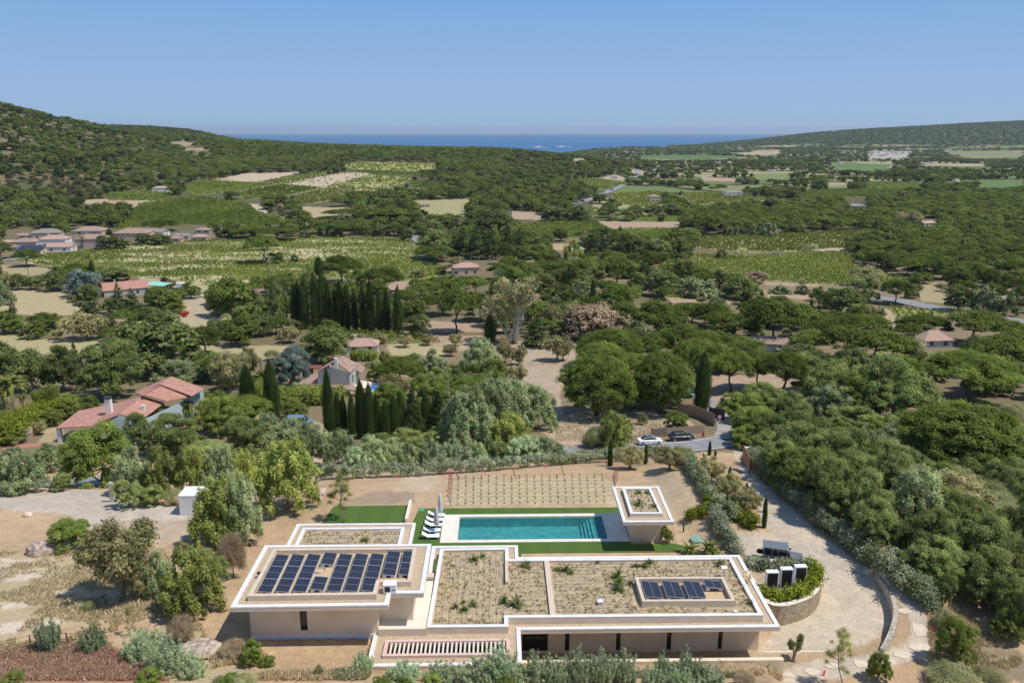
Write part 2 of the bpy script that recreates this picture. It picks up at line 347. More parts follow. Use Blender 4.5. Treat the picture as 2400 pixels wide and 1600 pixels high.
# ------------------------------------------------------------------ the ground: one polar sheet, fine in front of the camera
az = np.concatenate([np.linspace(-180, -41, 30)[:-1], np.linspace(-41, 41, 660), np.linspace(41, 180, 30)[1:]])
rr = np.concatenate([[1, 12, 25], np.exp(np.linspace(math.log(34), math.log(7600), 880)), [12000, 32000]])
A, RR = np.meshgrid(np.radians(az)+YAW, rr, indexing='ij'); GX = RR*np.sin(A); GY = RR*np.cos(A)
def ZALL(x, y):
    z = TZ(x, np.where(y > 0, y, 0)); return np.where(np.hypot(x, y) > 7600, -62.0, np.where(y < 0, 12+np.hypot(x, y)*.0, z))
GZ = ZALL(GX, GY)
BIGV = [i for i, f in enumerate(FIELDS) if f[3] == (100, 612, 480, 580)][0]
def PATCH(x, y, z):        # 1 where the plain carries open fields, with tree belts between them
    pc = (x+.35*y)/150+.35*fbm(x, y, 300, 2); pr_ = (y-.2*x)/(95+y*.03); a = pc % 1; b_ = pr_ % 1; hs = (np.sin(np.floor(pc)*12.9898+np.floor(pr_)*78.233)*43758.5453) % 1
    u, v = px(x, y, z); plain = (u > 1390) & (y > 640) & (z < -20) & (y < 4600) & ~((v > 440) & (u > 1900)) & ~((v > 482) & (u > 1560)) | ((u > 560) & (u < 1000) & (y > 680) & (y < 900))
    return (plain & (hs < .8) & (a > .06) & (a < .94) & (b_ > .1) & (b_ < .9)).astype(float)
def land_colour(x, y, z):
    u, v = px(x, y, z); n1 = fbm(x, y, 9, 3); n2 = fbm(x+500, y, 40, 3)
    jw = np.interp(y, [60, 300, 1500, 4000], [1.5, 2.5, 2, 1])
    uj = u+fbm(x, y+77, 3.5+y*.01, 3)*jw*4; vj = v+fbm(x+31, y, 3.5+y*.01, 3)*jw*1.6
    c = np.empty(x.shape+(3,)); c[:] = (.19, .155, .08)
    k = sm(-.25, .25, n2)[..., None]; c = c*(1-k)+np.array((.27, .20, .12))*k
    far = (sm(380, 700, y))[..., None]; c = c*(1-far)+np.array((.12, .115, .055))*far
    # patchwork of small fields over the plain
    pc = np.floor((x+.35*y)/150+.35*fbm(x, y, 300, 2)); pr_ = np.floor((y-.2*x)/(95+y*.03)); hs = (np.sin(pc*12.9898+pr_*78.233)*43758.5453) % 1
    pal = np.array([(.16, .20, .07), (.34, .30, .15), (.13, .18, .055), (.40, .33, .21), (.22, .24, .10)])[(hs*37 % 5).astype(int)]
    pf = PATCH(x, y, z)[..., None]; c = c*(1-pf)+pal*pf
    near = (y < 116) & (v > 1060)
    soil = np.array((.50, .345, .20)); pale = np.array((.56, .43, .29)); dark = np.array((.36, .25, .15))
    s = soil+(pale-soil)*sm(-.1, .35, n1)[..., None]; s = s+(dark-s)*(.7*sm(.02, .3, fbm(x+90, y+13, 12, 4)))[..., None]
    c = np.where(near[..., None], s, c)
    def paint(poly, col, amt=1.0):
        nonlocal c
        m = inpoly(uj, vj, poly)[..., None]*amt; c = c*(1-m)+np.array(col)*m
    for f in FIELDS: paint(f[0], f[1])
    bv = inpoly(uj, vj, FIELDS[BIGV][0])*sm(.02, .16, fbm(x*.45+y*.2, y*1.5, 16, 3)); c = c*(1-bv[..., None]*.8)+np.array((.52, .44, .25))*bv[..., None]*.8
    hl = ((u < 540) & (v < 430) & (y > 700))*sm(-.1, .2, n1); c = c*(1-hl[..., None]*.7)+np.array((.27, .21, .11))*hl[..., None]*.7
    # the property and its edges
    paint(ZL([(0,110),(700,80),(1000,180),(1390,210),(1480,300),(1480,480),(1100,470),(700,390),(560,290),(0,235)]), (.52,.44,.35))
    paint(ZL([(740,350),(1060,320),(1480,330),(1480,480),(1000,470),(700,480)]), (.47,.36,.25))
    paint(ZL([(0,235),(540,285),(640,420),(500,490),(0,560)]), (.50,.355,.21))
    paint(ZL([(0,560),(260,570),(560,500),(1250,520),(1400,900),(1250,1080),(900,1080),(0,1250)]), (.49,.38,.23))
    k = inpoly(u, v, ZL([(0,560),(400,600),(700,900),(500,1100),(0,1200)]))*sm(.05, .2, fbm(x*.5, y*1.6, 3.2, 3)); c = c*(1-k[..., None]*.8)+np.array((.66, .56, .44))*k[..., None]*.8
    paint(ZL([(0,1350),(300,1290),(800,1290),(1150,1420),(1300,1570),(0,1570)]), (.36,.20,.13), .85)
    paint(ZL([(1250,1100),(1480,1010),(1620,1300),(1960,1570),(1300,1570),(1150,1400)]), (.47,.37,.22))
    # vineyard terrace, turned earth
    paint(ZB([(-420,10),(700,-20),(860,60),(860,205),(-430,205)]), (.53,.41,.245))
    paint(ZA([(870,210),(1200,90),(1500,100),(1500,190)]), (.36,.265,.175), .8)
    paint(ZB([(1050,-60),(1330,-60),(1480,250),(1600,560),(1300,520),(1260,330)]), (.52,.385,.24))
    # driveway and forecourt
    drv = ZN([(0,20),(60,170),(110,300),(190,420),(230,600),(290,640),(0,650),(70,740),(120,800),(240,820),(560,860),(610,930),(560,1070),(330,1220),(200,1380),(640,1378),(850,1330),(960,1270),(1010,1190),(1000,1080),(900,930),(860,860),(700,740),(560,640),(440,520),(330,420),(200,300),(140,200),(190,60),(240,-20),(100,-40)])
    paint(drv, (.56,.46,.335))
    k = inpoly(u, v, drv)*sm(-.05, .15, fbm(x+9, y, 6, 3)); c = c*(1-k[..., None]*.4)+np.array((.46, .41, .34))*k[..., None]*.4
    paint(ZN([(880,870),(970,880),(1150,1000),(1210,1130),(1260,1300),(1230,1400),(1000,1470),(700,1540),(360,1568),(360,1480),(560,1420),(850,1400),(1100,1330),(1140,1260),(1110,1150),(1020,1000)]), (.54,.45,.34))
    paint(ZN([(1010,1010),(1110,1130),(1140,1260),(1000,1370),(800,1400),(640,1400),(660,1385),(860,1340),(980,1260),(1020,1180)]), (.42,.30,.18))
    paint(ZN([(1240,1100),(1400,1100),(1829,1400),(1829,1568),(1250,1480),(1290,1300)]), (.30,.225,.14))
    c *= (1+.22*fbm(x, y, 2.2, 3)[..., None]*np.interp(y, [60, 200, 3000], [1, .8, .5])[..., None])
    return np.clip(c, 0, 1)
GC = land_colour(GX, GY, GZ)
na, nr = GX.shape; idx = np.arange(na*nr).reshape(na, nr)
q = np.stack([idx[:-1, :-1], idx[:-1, 1:], idx[1:, 1:], idx[1:, :-1]], -1).reshape(-1, 4)[:, ::-1]
# the pool is sunk into the ground: take out the cells that it fills
fx = GX[:-1, :-1].ravel(); fy = GY[:-1, :-1].ravel()
q = q[~((fx > -4.4) & (fx < 11.4) & (fy > 72.7) & (fy < 78.2))]
m, nt, b = newmat('ground'); L = nt.links.new
at = N(nt, 'ShaderNodeAttribute', attribute_name='col'); tc = N(nt, 'ShaderNodeTexCoord')
n1 = N(nt, 'ShaderNodeTexNoise'); n1.inputs['Scale'].default_value = .9; n1.inputs['Detail'].default_value = 9; n1.inputs['Roughness'].default_value = .65; L(tc.outputs['Object'], n1.inputs['Vector'])
n2 = N(nt, 'ShaderNodeTexNoise'); n2.inputs['Scale'].default_value = 6; n2.inputs['Detail'].default_value = 6; L(tc.outputs['Object'], n2.inputs['Vector'])
ad = N(nt, 'ShaderNodeMath', operation='ADD'); L(n1.outputs[0], ad.inputs[0]); L(n2.outputs[0], ad.inputs[1])
mr = N(nt, 'ShaderNodeMapRange'); mr.inputs[1].default_value = .7; mr.inputs[2].default_value = 1.3; mr.inputs[3].default_value = .74; mr.inputs[4].default_value = 1.22; L(ad.outputs[0], mr.inputs[0])
mu = N(nt, 'ShaderNodeVectorMath', operation='SCALE'); L(at.outputs['Color'], mu.inputs[0]); L(mr.outputs[0], mu.inputs['Scale']); L(mu.outputs[0], b.inputs['Base Color'])
b.inputs['Roughness'].default_value = 1; b.inputs['Specular IOR Level'].default_value = .1
bp = N(nt, 'ShaderNodeBump'); bp.inputs['Strength'].default_value = .35; bp.inputs['Distance'].default_value = .07; L(ad.outputs[0], bp.inputs['Height']); L(bp.outputs[0], b.inputs['Normal'])
me = mesh_np('ground', np.stack([GX, GY, GZ], -1).reshape(-1, 3), q, MATS['ground'], True)
ca = me.color_attributes.new('col', 'FLOAT_COLOR', 'POINT'); ca.data.foreach_set('color', np.concatenate([GC.reshape(-1, 3), np.ones((na*nr, 1))], 1).astype(np.float32).ravel())
tag(link('ground', me), kind='structure')
# ------------------------------------------------------------------ sea
m, nt, b = newmat('sea'); L = nt.links.new
tc = N(nt, 'ShaderNodeTexCoord'); mp = N(nt, 'ShaderNodeMapping'); mp.inputs['Scale'].default_value = (.0012, .0035, 1); L(tc.outputs['Object'], mp.inputs[0])
no = N(nt, 'ShaderNodeTexNoise'); no.inputs['Detail'].default_value = 8; no.inputs['Scale'].default_value = 1; L(mp.outputs[0], no.inputs['Vector'])
mx = N(nt, 'ShaderNodeMix', data_type='RGBA'); mx.inputs[6].default_value = (.03, .115, .25, 1); mx.inputs[7].default_value = (.06, .18, .34, 1); L(no.outputs[0], mx.inputs[0]); L(mx.outputs[2], b.inputs['Base Color'])
b.inputs['Roughness'].default_value = .6; b.inputs['Specular IOR Level'].default_value = .12
sv = [(-62000, 3200, -45), (62000, 3200, -45), (62000, 33000, -45), (-62000, 33000, -45)]
tag(link('sea', mesh_np('sea', sv, [[0, 1, 2, 3]], m)), kind='structure')
# ------------------------------------------------------------------ roads draped on the ground
def resample(pts, step):
    pts = [np.array(p, float) for p in pts]; o = [pts[0]]
    for a, b_ in zip(pts[:-1], pts[1:]):
        n = max(1, int(np.linalg.norm(b_-a)/step))
        for k in range(1, n+1): o.append(a+(b_-a)*k/n)
    return o
def smooth(pts, it=4):
    pts = np.array(pts, float)
    for _ in range(it): pts[1:-1] = (pts[:-2]+2*pts[1:-1]+pts[2:])/4
    return pts
def ribbon(mb, pts, w0, w1, off, mi=0, cross=6):
    pts = np.array(pts); d = np.gradient(pts, axis=0); d /= np.linalg.norm(d, axis=1)[:, None]+1e-9; nrm = np.stack([d[:, 1], -d[:, 0]], 1)
    t = np.linspace(w0, w1, cross+1); X = pts[:, None, 0]+nrm[:, None, 0]*t[None]; Y = pts[:, None, 1]+nrm[:, None, 1]*t[None]
    Z = ZALL(X, Y)+off; n, k = X.shape; vs = np.stack([X, Y, Z], -1).reshape(-1, 3)
    mb.add(vs, [(i*k+j, i*k+j+1, (i+1)*k+j+1, (i+1)*k+j) for i in range(n-1) for j in range(k-1)], mi)
mat('asphalt', (.27, .268, .265), .9, .15, .6, bump=.2); mat('asphalt_pale', (.36, .33, .29), .95, .2, .5)
mat('gravel', (.48, .43, .36), 1, .15, 2, bump=.3, bscale=20); mat('paint', (.7, .7, .68), .7, .08, 4)
ROADPTS = []
for nm, cl, wd, mk, dash in ROADS:
    pw = [np.array(G(u, v)[:2]) for u, v in cl]; pw = smooth(resample(pw, max(1.2, np.linalg.norm(pw[0]-pw[-1])/120)), 6)
    ROADPTS.append((pw, wd)); far = pw[:, 1].mean(); off = .06+far*.0006
    mb = MB(); ribbon(mb, pw, -wd/2, wd/2, off)
    if dash:
        for e in (-1, 1): ribbon(mb, pw, e*(wd/2-.35)-.07-far*.0002, e*(wd/2-.35)+.07+far*.0002, off+.012, 1, 1)
    tag(mb.build(nm, [MATS[mk], MATS['paint']], smooth=True), kind='structure')
# ------------------------------------------------------------------ haze
m = bpy.data.materials.new('haze'); m.use_nodes = True; nt = m.node_tree; nt.nodes.remove(nt.nodes['Principled BSDF'])
pv = N(nt, 'ShaderNodeVolumePrincipled'); pv.inputs['Color'].default_value = (.80, .92, 1.0, 1); pv.inputs['Density'].default_value = 4.2e-5; pv.inputs['Anisotropy'].default_value = .2
nt.links.new(pv.outputs[0], nt.nodes['Material Output'].inputs['Volume'])
mb = MB().box(-64000, 64000, -33000, 34000, -64, 175); tag(mb.build('haze', [m]), kind='stuff')
# ------------------------------------------------------------------ the villa (upper storey left, lower storey right, green roofs)
def inset(pts, d):
    n = len(pts); a = sum(pts[i][0]*pts[(i+1) % n][1]-pts[(i+1) % n][0]*pts[i][1] for i in range(n))
    if a < 0: pts = pts[::-1]
    o = []
    for i in range(n):
        p0, p1, p2 = [Vector(pts[j % n]) for j in (i-1, i, i+1)]
        a_ = (p1-p0).normalized(); b_ = (p2-p1).normalized(); na_ = Vector((-a_.y, a_.x)); nb_ = Vector((-b_.y, b_.x))
        k = (na_+nb_); k = k/max(k.dot(na_), .2); o.append(tuple(p1+k*d))
    return pts, o
def ring(mb, pts, w, z0, z1, m=0):
    out, inn = inset(list(pts), w); n = len(out)
    for i in range(n):
        j = (i+1) % n
        vs = [(*q, z) for z in (z0, z1) for q in (out[i], out[j], inn[j], inn[i])]
        mb.add(vs, [(3, 2, 1, 0), (4, 5, 6, 7), (0, 1, 5, 4), (2, 3, 7, 6)], m)
    return mb
def rot_rects(mb, rects, z0, z1, m=0):
    for x0, x1, y0, y1 in rects: mb.box(x0, x1, y0, y1, z0, z1, m)
    return mb
mat('white_coping', (.80, .77, .72), .6, .09, 1.3, detail=9); mat('render', (.80, .66, .475), .9, .08, .9, bump=.15, bscale=40, stretch=(1, 1, .6), detail=9)
mat('fascia', (.76, .63, .48), .9, .07, 1.0); mat('beige_wall', (.66, .54, .40), .9, .08, 2)
mat('roof_gravel', (.52, .40, .27), 1, .3, 9, bump=.6, bscale=30, detail=12); mat('bed_soil', (.44, .34, .215), 1, .25, 1.6, bump=.6, bscale=5, detail=10)
mat('pink_lath', (.72, .50, .42), .8, .1, 3); mat('slat', (.72, .64, .52), .8, .06, 3); mat('painted_pit_shade', (.03, .028, .03), .8, .1, 2)
mat('patio', (.78, .70, .58), .8, .06, 1.2); mat('stone_cream', (.80, .72, .60), .8, .08, 1)
m, nt, b = newmat('glass'); b.inputs['Base Color'].default_value = (.02, .025, .025, 1); b.inputs['Roughness'].default_value = .06; b.inputs['Specular IOR Level'].default_value = .6
mat('black_metal', (.025, .025, .028), .4, .1, 4); mat('white_paint', (.82, .82, .82), .5, .03, 4)
T = 3.5; T2 = 6.9
villa = tag(empty('villa', (0, 52, 0)), 'modern cream villa with flat planted roofs, white copings and rows of solar panels', 'house')
VO = Vector((0, 52, 0))
def vb(mb, name, mats, parent=villa, label=None):
    mb.v = [(x-VO.x, y-VO.y, z-VO.z) for x, y, z in mb.v]; o = mb.build(name, [MATS[k] for k in mats], parent)
    if label: o['label'] = label
    return o
# walls
mb = MB()
segs = [(1.6, 1.84), (3.87, 5.21), (5.58, 9.28), (9.63, 13.31), (13.68, 17.4), (17.75, 20.65)]
for a, b_ in segs: mb.box(a, b_, 54.86, 55.16, -.4, 3.1)
for a, b_ in [(5.21, 5.58), (9.28, 9.63), (13.31, 13.68), (17.4, 17.75), (1.84, 3.87)]: mb.box(a, b_, 54.86, 55.16, -.4, .1)
mb.box(20.35, 20.65, 55.16, 62.3, -.4, 3.1); mb.box(-9.2, 20.35, 62.0, 62.3, 2.5, 3.1); mb.box(-9.2, -8.9, 49.5, 60, -.4, 3.1); mb.box(-8.9, 1.3, 49.25, 49.5, -.4, 3.1)
mb.box(1.3, 1.6, 49.25, 62, -.4, 3.1)
for x in (-9.2, -2, 5, 12): mb.box(x, x+.5, 62.0, 62.3, -.4, 2.5)
vb(mb, 'wall', ['render'])
for a, b_ in [(5.21, 5.58), (9.28, 9.63), (13.31, 13.68), (17.4, 17.75), (1.84, 3.87)]:
    mb = MB(); e = .05
    mb.box(a, a+e, 55.03, 55.1, .1, 3.1); mb.box(b_-e, b_, 55.03, 55.1, .1, 3.1); mb.box(a+e, b_-e, 55.03, 55.1, .1, .16); mb.box(a+e, b_-e, 55.03, 55.1, 3.04, 3.1)
    wf = vb(mb, 'window', ['black_metal']); mb = MB().box(a+e, b_-e, 55.05, 55.07, .16, 3.04); vb(mb, 'pane', ['glass'], wf)
mb = MB()
for x0, x1 in [(-8.7, -2), (-1.5, 5), (5.5, 12), (12.5, 20.35)]: mb.box(x0, x1, 62.1, 62.14, 0, 2.5)
vb(mb, 'terrace_glazing', ['glass'])
# upper block: front window slot at x -14.86..-14.35
mb = MB(); X0, X1, Y0 = -18.62, -9.07, 52.66
mb.box(X0, -14.9, Y0, Y0+.3, 2.6, 6.5); mb.box(-14.36, X1, Y0, Y0+.3, 2.6, 6.5); mb.box(-14.9, -14.36, Y0, Y0+.3, 2.6, 3.75)
mb.box(X0, X0+.3, Y0+.3, 59.3, -.3, 6.5); mb.box(X1-.3, X1, Y0+.3, 53.7, 2.6, 6.5); mb.box(X1-.3, -6.55, 53.7, 54, 2.6, 6.5)
mb.box(-6.85, -6.55, 54, 59.3, 2.6, 6.5); mb.box(X0+.3, -6.85, 59, 59.3, -.3, 6.5)
vb(mb, 'upper_wall', ['render'])
mb = MB(); mb.box(X0-.02, X1, Y0-.05, Y0-.003, 3.0, 3.42); vb(mb, 'plinth', ['white_paint'])
mb = MB(); mb.box(-14.9, -14.85, Y0+.15, Y0+.22, 3.75, 6.5); mb.box(-14.41, -14.36, Y0+.15, Y0+.22, 3.75, 6.5); mb.box(-14.85, -14.41, Y0+.15, Y0+.22, 3.75, 3.82)
wf = vb(mb, 'window', ['black_metal']); vb(MB().box(-14.85, -14.41, Y0+.17, Y0+.19, 3.82, 6.5), 'pane', ['glass'], wf)
# roof slabs with gravel tops
def slab(rects, z1, name, parent=villa, th=.36):
    mb = MB(); 
    for x0, x1, y0, y1 in rects:
        mb.box(x0, x1, y0, y1, z1-th, z1-.1); 
    return vb(mb, name, ['fascia'], parent)
LR = [(-19.36, 51.02), (-8.03, 51.1), (-8.03, 52.65), (-5.6, 52.6), (-5.6, 59.9), (-19.36, 59.9)]
RR_ = [(-9.4, 48.8), (1.62, 48.8), (1.62, 52.9), (21.47, 52.9), (21.5, 63.55), (1.75, 63.55), (1.75, 65.65), (-6.05, 65.65), (-6.05, 60.9), (-9.4, 60.9)]
BR = [(P(500+535*.3146, 1120+495*.3146, T)[0], 59.95), P(500+615*.3146, 1120+340*.3146, T), P(500+1510*.3146, 1120+328*.3146, T), (-7.6, 59.95)]
BR = [(-19.4, 59.95), (-19.4, BR[1][1]), (-8.0, BR[1][1]), (-8.0, 59.95)]
mb = MB().prism(LR, T2-.4, T2-.1, 0, 1); up = vb(mb, 'upper_roof', ['fascia', 'roof_gravel'])
vb(ring(MB(), inset(LR, -.012)[1], .34, T2-.12, T2), 'coping', ['white_coping'], up)
LP = [(-18.37, 51.9), (-18.3, 58.75), (-6.68, 58.75), (-6.62, 53.6), (-8.98, 53.6), (-8.98, 51.95)]
vb(ring(MB(), LP, .3, T2-.1, T2+.34), 'parapet', ['beige_wall'], up)
mat('mat_gravel', (.60, .44, .26), 1, .22, 14, bump=.4, bscale=40)
vb(MB().prism(inset(LP, .3)[1], T2-.098, T2-.03), 'gravel_bed', ['mat_gravel'], up)
# lower roof: the rectangles leave the slatted opening free
mb = MB(); rects = [(-9.4, 1.62, 48.8, 49.98), (-9.4, -8.2, 49.98, 51.5), (.66, 1.62, 49.98, 51.5), (-9.4, 1.62, 51.5, 52.9), (-5.4, 21.47, 52.9, 63.55), (-6.05, 1.75, 63.55, 65.65), (-9.4, -5.4, 52.9, 60.9)]
for x0, x1, y0, y1 in rects: mb.box(x0, x1, y0, y1, T-.4, T-.1)
for f_i, f in enumerate(mb.f):
    if f_i % 6 == 1: mb.m[f_i] = 1
low = vb(mb, 'lower_roof', ['fascia', 'roof_gravel'])
vb(ring(MB(), inset(RR_, -.012)[1], .32, T-.12, T), 'coping', ['white_coping'], low)
hole = [(-8.42, 49.76), (.8, 49.76), (.8, 51.66), (-8.42, 51.66)]
pg = vb(ring(MB(), hole, .26, T-.1, T+.12), 'pergola_frame', ['pink_lath'], low)
mb = MB(); 
for k in range(27):
    x = -7.98+k*.3185; mb.box(x, x+.14, 50.02, 51.4, T-.12, T+.02)
vb(mb, 'slat_rack', ['slat'], low)
vb(MB().box(-8.2, .66, 49.98, 51.5, .05, .1), 'light_well_shade_floor', ['painted_pit_shade'], low)  # near-black floor: the dark of the pit below the slats is painted in
BED = [(-5.43, 52.56), (.7, 52.52), (.7, 53.68), (20.37, 53.62), (20.37, 62.25), (.87, 62.3), (.87, 64.3), (-5.2, 64.22)]
vb(ring(MB(), BED, .3, T-.1, T+.5), 'bed_wall', ['fascia'], low)
vb(ring(MB(), inset(BED, -.01)[1], .32, T+.46, T+.53), 'bed_coping', ['white_coping'], low)
vb(MB().prism(inset(BED, .3)[1], T-.098, T+.28), 'bed', ['bed_soil'], low)
vb(MB().box(3.95, 4.38, 53.95, 61.98, T+.28, T+.5), 'divider', ['beige_wall'], low)
vb(MB().box(.55, .8, 58.6, 61.98, T+.28, T+.6), 'divider', ['beige_wall'], low)
PIT = [(11.28, 55.15), (18.62, 55.1), (18.62, 58.6), (11.28, 58.65)]
vb(ring(MB(), PIT, .25, T+.28, T+.85), 'panel_kerb', ['beige_wall'], low)
vb(MB().prism(inset(PIT, .25)[1], T+.281, T+.4), 'gravel_bed', ['mat_gravel'], low)
vb(MB().box(-9.05, -5.45, 52.5, 59.2, T-.09, T+.36), 'patio', ['patio'], low)
vb(MB().box(-9.05, -5.45, 52.38, 52.5, T-.09, T+.5), 'patio_edge', ['fascia'], low)
vb(MB().box(-5.95, -5.45, 59.4, 60.1, T-.09, T+.6), 'planter_box', ['beige_wall'], low)
# roof over the ground floor rooms behind
mb = MB().prism(BR, T-.4, T-.1, 0, 1); bk = vb(mb, 'back_roof', ['fascia', 'roof_gravel'])
vb(ring(MB(), inset(BR, -.011)[1], .3, T-.12, T), 'coping', ['white_coping'], bk)
BI = [(-18.5, 60.3), (-18.5, 68.75), (-8.9, 68.75), (-8.9, 60.3)]
vb(ring(MB(), BI, .3, T-.1, T+.3), 'bed_wall', ['white_coping'], bk); vb(MB().prism(inset(BI, .3)[1], T-.098, T+.1), 'bed', ['bed_soil'], bk)
vb(MB().box(-18.6, -8.9, 59.5, 68.9, -.3, T-.41), 'garden_wall', ['render'])
# ------------------------------------------------------------------ solar panels, one module each
m, nt, b = newmat('solar'); L = nt.links.new
tc = N(nt, 'ShaderNodeTexCoord'); br = N(nt, 'ShaderNodeTexBrick'); br.offset = 0
br.inputs['Color1'].default_value = (.016, .018, .03, 1); br.inputs['Color2'].default_value = (.02, .023, .038, 1); br.inputs['Mortar'].default_value = (.09, .10, .13, 1)
br.inputs['Scale'].default_value = 1; br.inputs['Mortar Size'].default_value = .008; br.inputs['Brick Width'].default_value = .16; br.inputs['Row Height'].default_value = .16
L(tc.outputs['Object'], br.inputs['Vector']); L(br.outputs[0], b.inputs['Base Color']); b.inputs['Roughness'].default_value = .32; b.inputs['Specular IOR Level'].default_value = .3
mat('alu', (.6, .6, .62), .4, .05, 3, metal=.6); mat('ballast', (.75, .74, .72), .8, .06, 3)
def solar_mesh(w, l, axis):
    mb = MB(); mb.box(-w/2, w/2, -l/2, l/2, 0, .03, 0); ring(mb, [(-w/2-.01, -l/2-.01), (w/2+.01, -l/2-.01), (w/2+.01, l/2+.01), (-w/2-.01, l/2+.01)], .028, -.01, .038, 1)
    if axis: mb.box(-.012, .012, -l/2, l/2, .029, .034, 1)
    else: mb.box(-w/2, w/2, -.012, .012, .029, .034, 1)
    return mb.me('solar_panel', [MATS['solar'], MATS['alu']])
def tray_mesh(w, l):
    mb = MB()
    for y in (-l/2+.03, l/2-.25): mb.box(-w/2+.03, -w/2+.33, y, y+.22, -.24, -.02); mb.box(w/2-.36, w/2-.06, y, y+.22, -.24, -.1)
    mb.box(-w/2+.05, w/2-.05, -l/2+.3, l/2-.3, -.24, -.21)
    return mb.me('ballast_tray', [MATS['ballast']])
def module(x, y, z, w, l, axis, tilt, me, mt, label, grp):
    o = tag(empty('solar_panel', (x, y, z)), label, 'solar panel', grp); p = link('module', me, o); p.rotation_euler = (0, tilt, 0)
    link('ballast_tray', mt, o, (0, 0, 0)); return o
wv, lv = 1.02, 1.76; mA = solar_mesh(wv, lv, 0); tA = tray_mesh(wv, lv); ORD = ['first', 'second', 'third', 'fourth', 'fifth', 'sixth', 'seventh', 'eighth', 'ninth', 'tenth']
POS3 = ['front', 'middle', 'back']
for c in range(9):
    xb = P(500+(455+c*118)*.3146, 1120+558*.3146, T2+.3)[0]; xb = -17.82+c*1.267+.5
    rows = {3: (0.13, 2.13), 7: (1.2, 2.2), 8: (1.2, 2.2)}.get(c, (0, 1, 2))
    for r in rows:
        yb = 52.52+.9+r*1.79; nm = POS3[min(2, round(r))] if c < 7 else ('front' if r < 2 else 'back')
        module(xb, yb, T2+.24, wv, lv, 0, .10, mA, tA, 'dark blue %s solar panel in the %s column from the left on the upper roof' % (nm, ORD[c]), 'solar panels in columns on the upper roof')
mB = solar_mesh(1.42, 2.3, 1); tB = tray_mesh(1.42, 2.3); mC = solar_mesh(1.42, 1.1, 1); tC = tray_mesh(1.42, 1.1)
for k in range(4):
    x = 12.35+k*1.72; q = ['leftmost', 'second', 'third'][k] if k < 3 else ''
    if k < 3: module(x, 56.95-k*.02, T+.75, 1.42, 2.3, 1, .12, mB, tB, 'dark double solar panel, %s of the three large ones in the kerbed gravel pit' % q, 'solar panels in the pit on the planted roof')
    else: module(x, 57.6, T+.75, 1.42, 1.1, 1, .12, mC, tC, 'small dark solar panel at the right end of the kerbed gravel pit', 'solar panels in the pit on the planted roof')
# roof machines
def fan_unit(name, x, y, z, w, d_, h, rz, label, cat, grp=None):
    o = tag(empty(name, (x, y, z), rz), label, cat, grp)
    mb = MB(); mb.box(-w/2, w/2, -d_/2, d_/2, .05, h); mb.box(-w/2-.02, w/2+.02, -d_/2-.02, d_/2+.02, h, h+.04); mb.build('casing', [MATS['white_paint']], o)
    mb = MB(); mb.box(-w/2+.05, w/2-.05, -d_/2-.012, -d_/2-.002, .12, h-.06)
    for k in range(9): mb.box(-w/2+.06, w/2-.06, -d_/2-.03, -d_/2-.013, .16+k*(h-.26)/9, .19+k*(h-.26)/9)
    mb.build('grille', [MATS['black_metal']], o)
    mb = MB(); mb.box(-w/2, -w/2+.1, -d_/2, d_/2, 0, .05); mb.box(w/2-.1, w/2, -d_/2, d_/2, 0, .05); mb.build('foot', [MATS['black_metal']], o); return o
o = tag(empty('condenser_unit', (-8.1, 52.95, T2-.1)), 'white boxy air conditioning unit at the corner of the upper roof', 'condenser')
mb = MB(); mb.box(-.47, .47, -.34, .34, .06, .72); mb.box(-.49, .49, -.36, .36, .72, .76); mb.build('casing', [MATS['white_paint']], o)
mb = MB(); mb.lathe([(.19, 0), (.19, .02), (.15, .02), (.15, 0)], 16, (0, 0, 0)); 
mb.v = [(x-.16, -.35-z, y+.4) for x, y, z in mb.v]; mb.box(-.36, .04, -.352, -.342, .2, .6); mb.build('fan_grille', [MATS['black_metal']], o)
MB().box(.15, .4, -.35, -.342, .3, .42).build('badge', [mat('blue_badge', (.1, .3, .5), .5)], o)
mb = MB()
for k in range(3):
    mb.tube([(-14.0+.42*math.cos(t)*(1+.06*k), 55.9+.42*math.sin(t)*(1-.05*k), T2+.02+.02*k) for t in np.linspace(0, 6.2, 22)], .02, 5)
tag(mb.build('cable_coil', [MATS['alu']]), 'pale coil of cable lying between the two short panels on the upper roof', 'cable')
o = tag(empty('roof_vent', (-18.45, 55.1, T2-.1)), 'small dark vent at the left edge of the upper roof', 'vent'); MB().lathe([(.08, 0), (.08, .3), (.16, .32), (.16, .45), (0, .48)], 10).build('cowl', [MATS['black_metal']], o)
for (u, v), lab, nm in [(((1180+720*.3146), 1120+935*.3146), 'small pale roof vent box standing in the planted bed', 'vent_box'), ((1180+1727*.3146, 1120+1003*.3146), 'tiny white box by the front coping of the planted roof', 'junction_box')]:
    x, y = P(u, v, T+.3); s = .2 if nm == 'vent_box' else .12
    mb = MB(); mb.box(x-s, x+s, y-s, y+s, T+.25, T+.28+s*1.3); mb.box(x-s*1.15, x+s*1.15, y-s*1.15, y+s*1.15, T+.28+s*1.3, T+.33+s*1.3)
    tag(mb.build(nm, [MATS['ballast']]), lab, 'vent' if nm == 'vent_box' else 'box')
o = tag(empty('weather_mast', P(1180+1640*.3146, 1120+725*.3146, T+.4)+(T+.4,)), 'small tilted white panel on a short mast behind the gravel pit', 'mast')
MB().tube([(0, 0, 0), (0, 0, .75)], .04, 6).build('pole', [MATS['alu']], o); mb = MB().box(-.28, .28, -.14, .14, 0, .04); h = mb.build('panel', [MATS['white_paint']], o, (0, 0, .78)); h.rotation_euler = (.5, .1, .3)
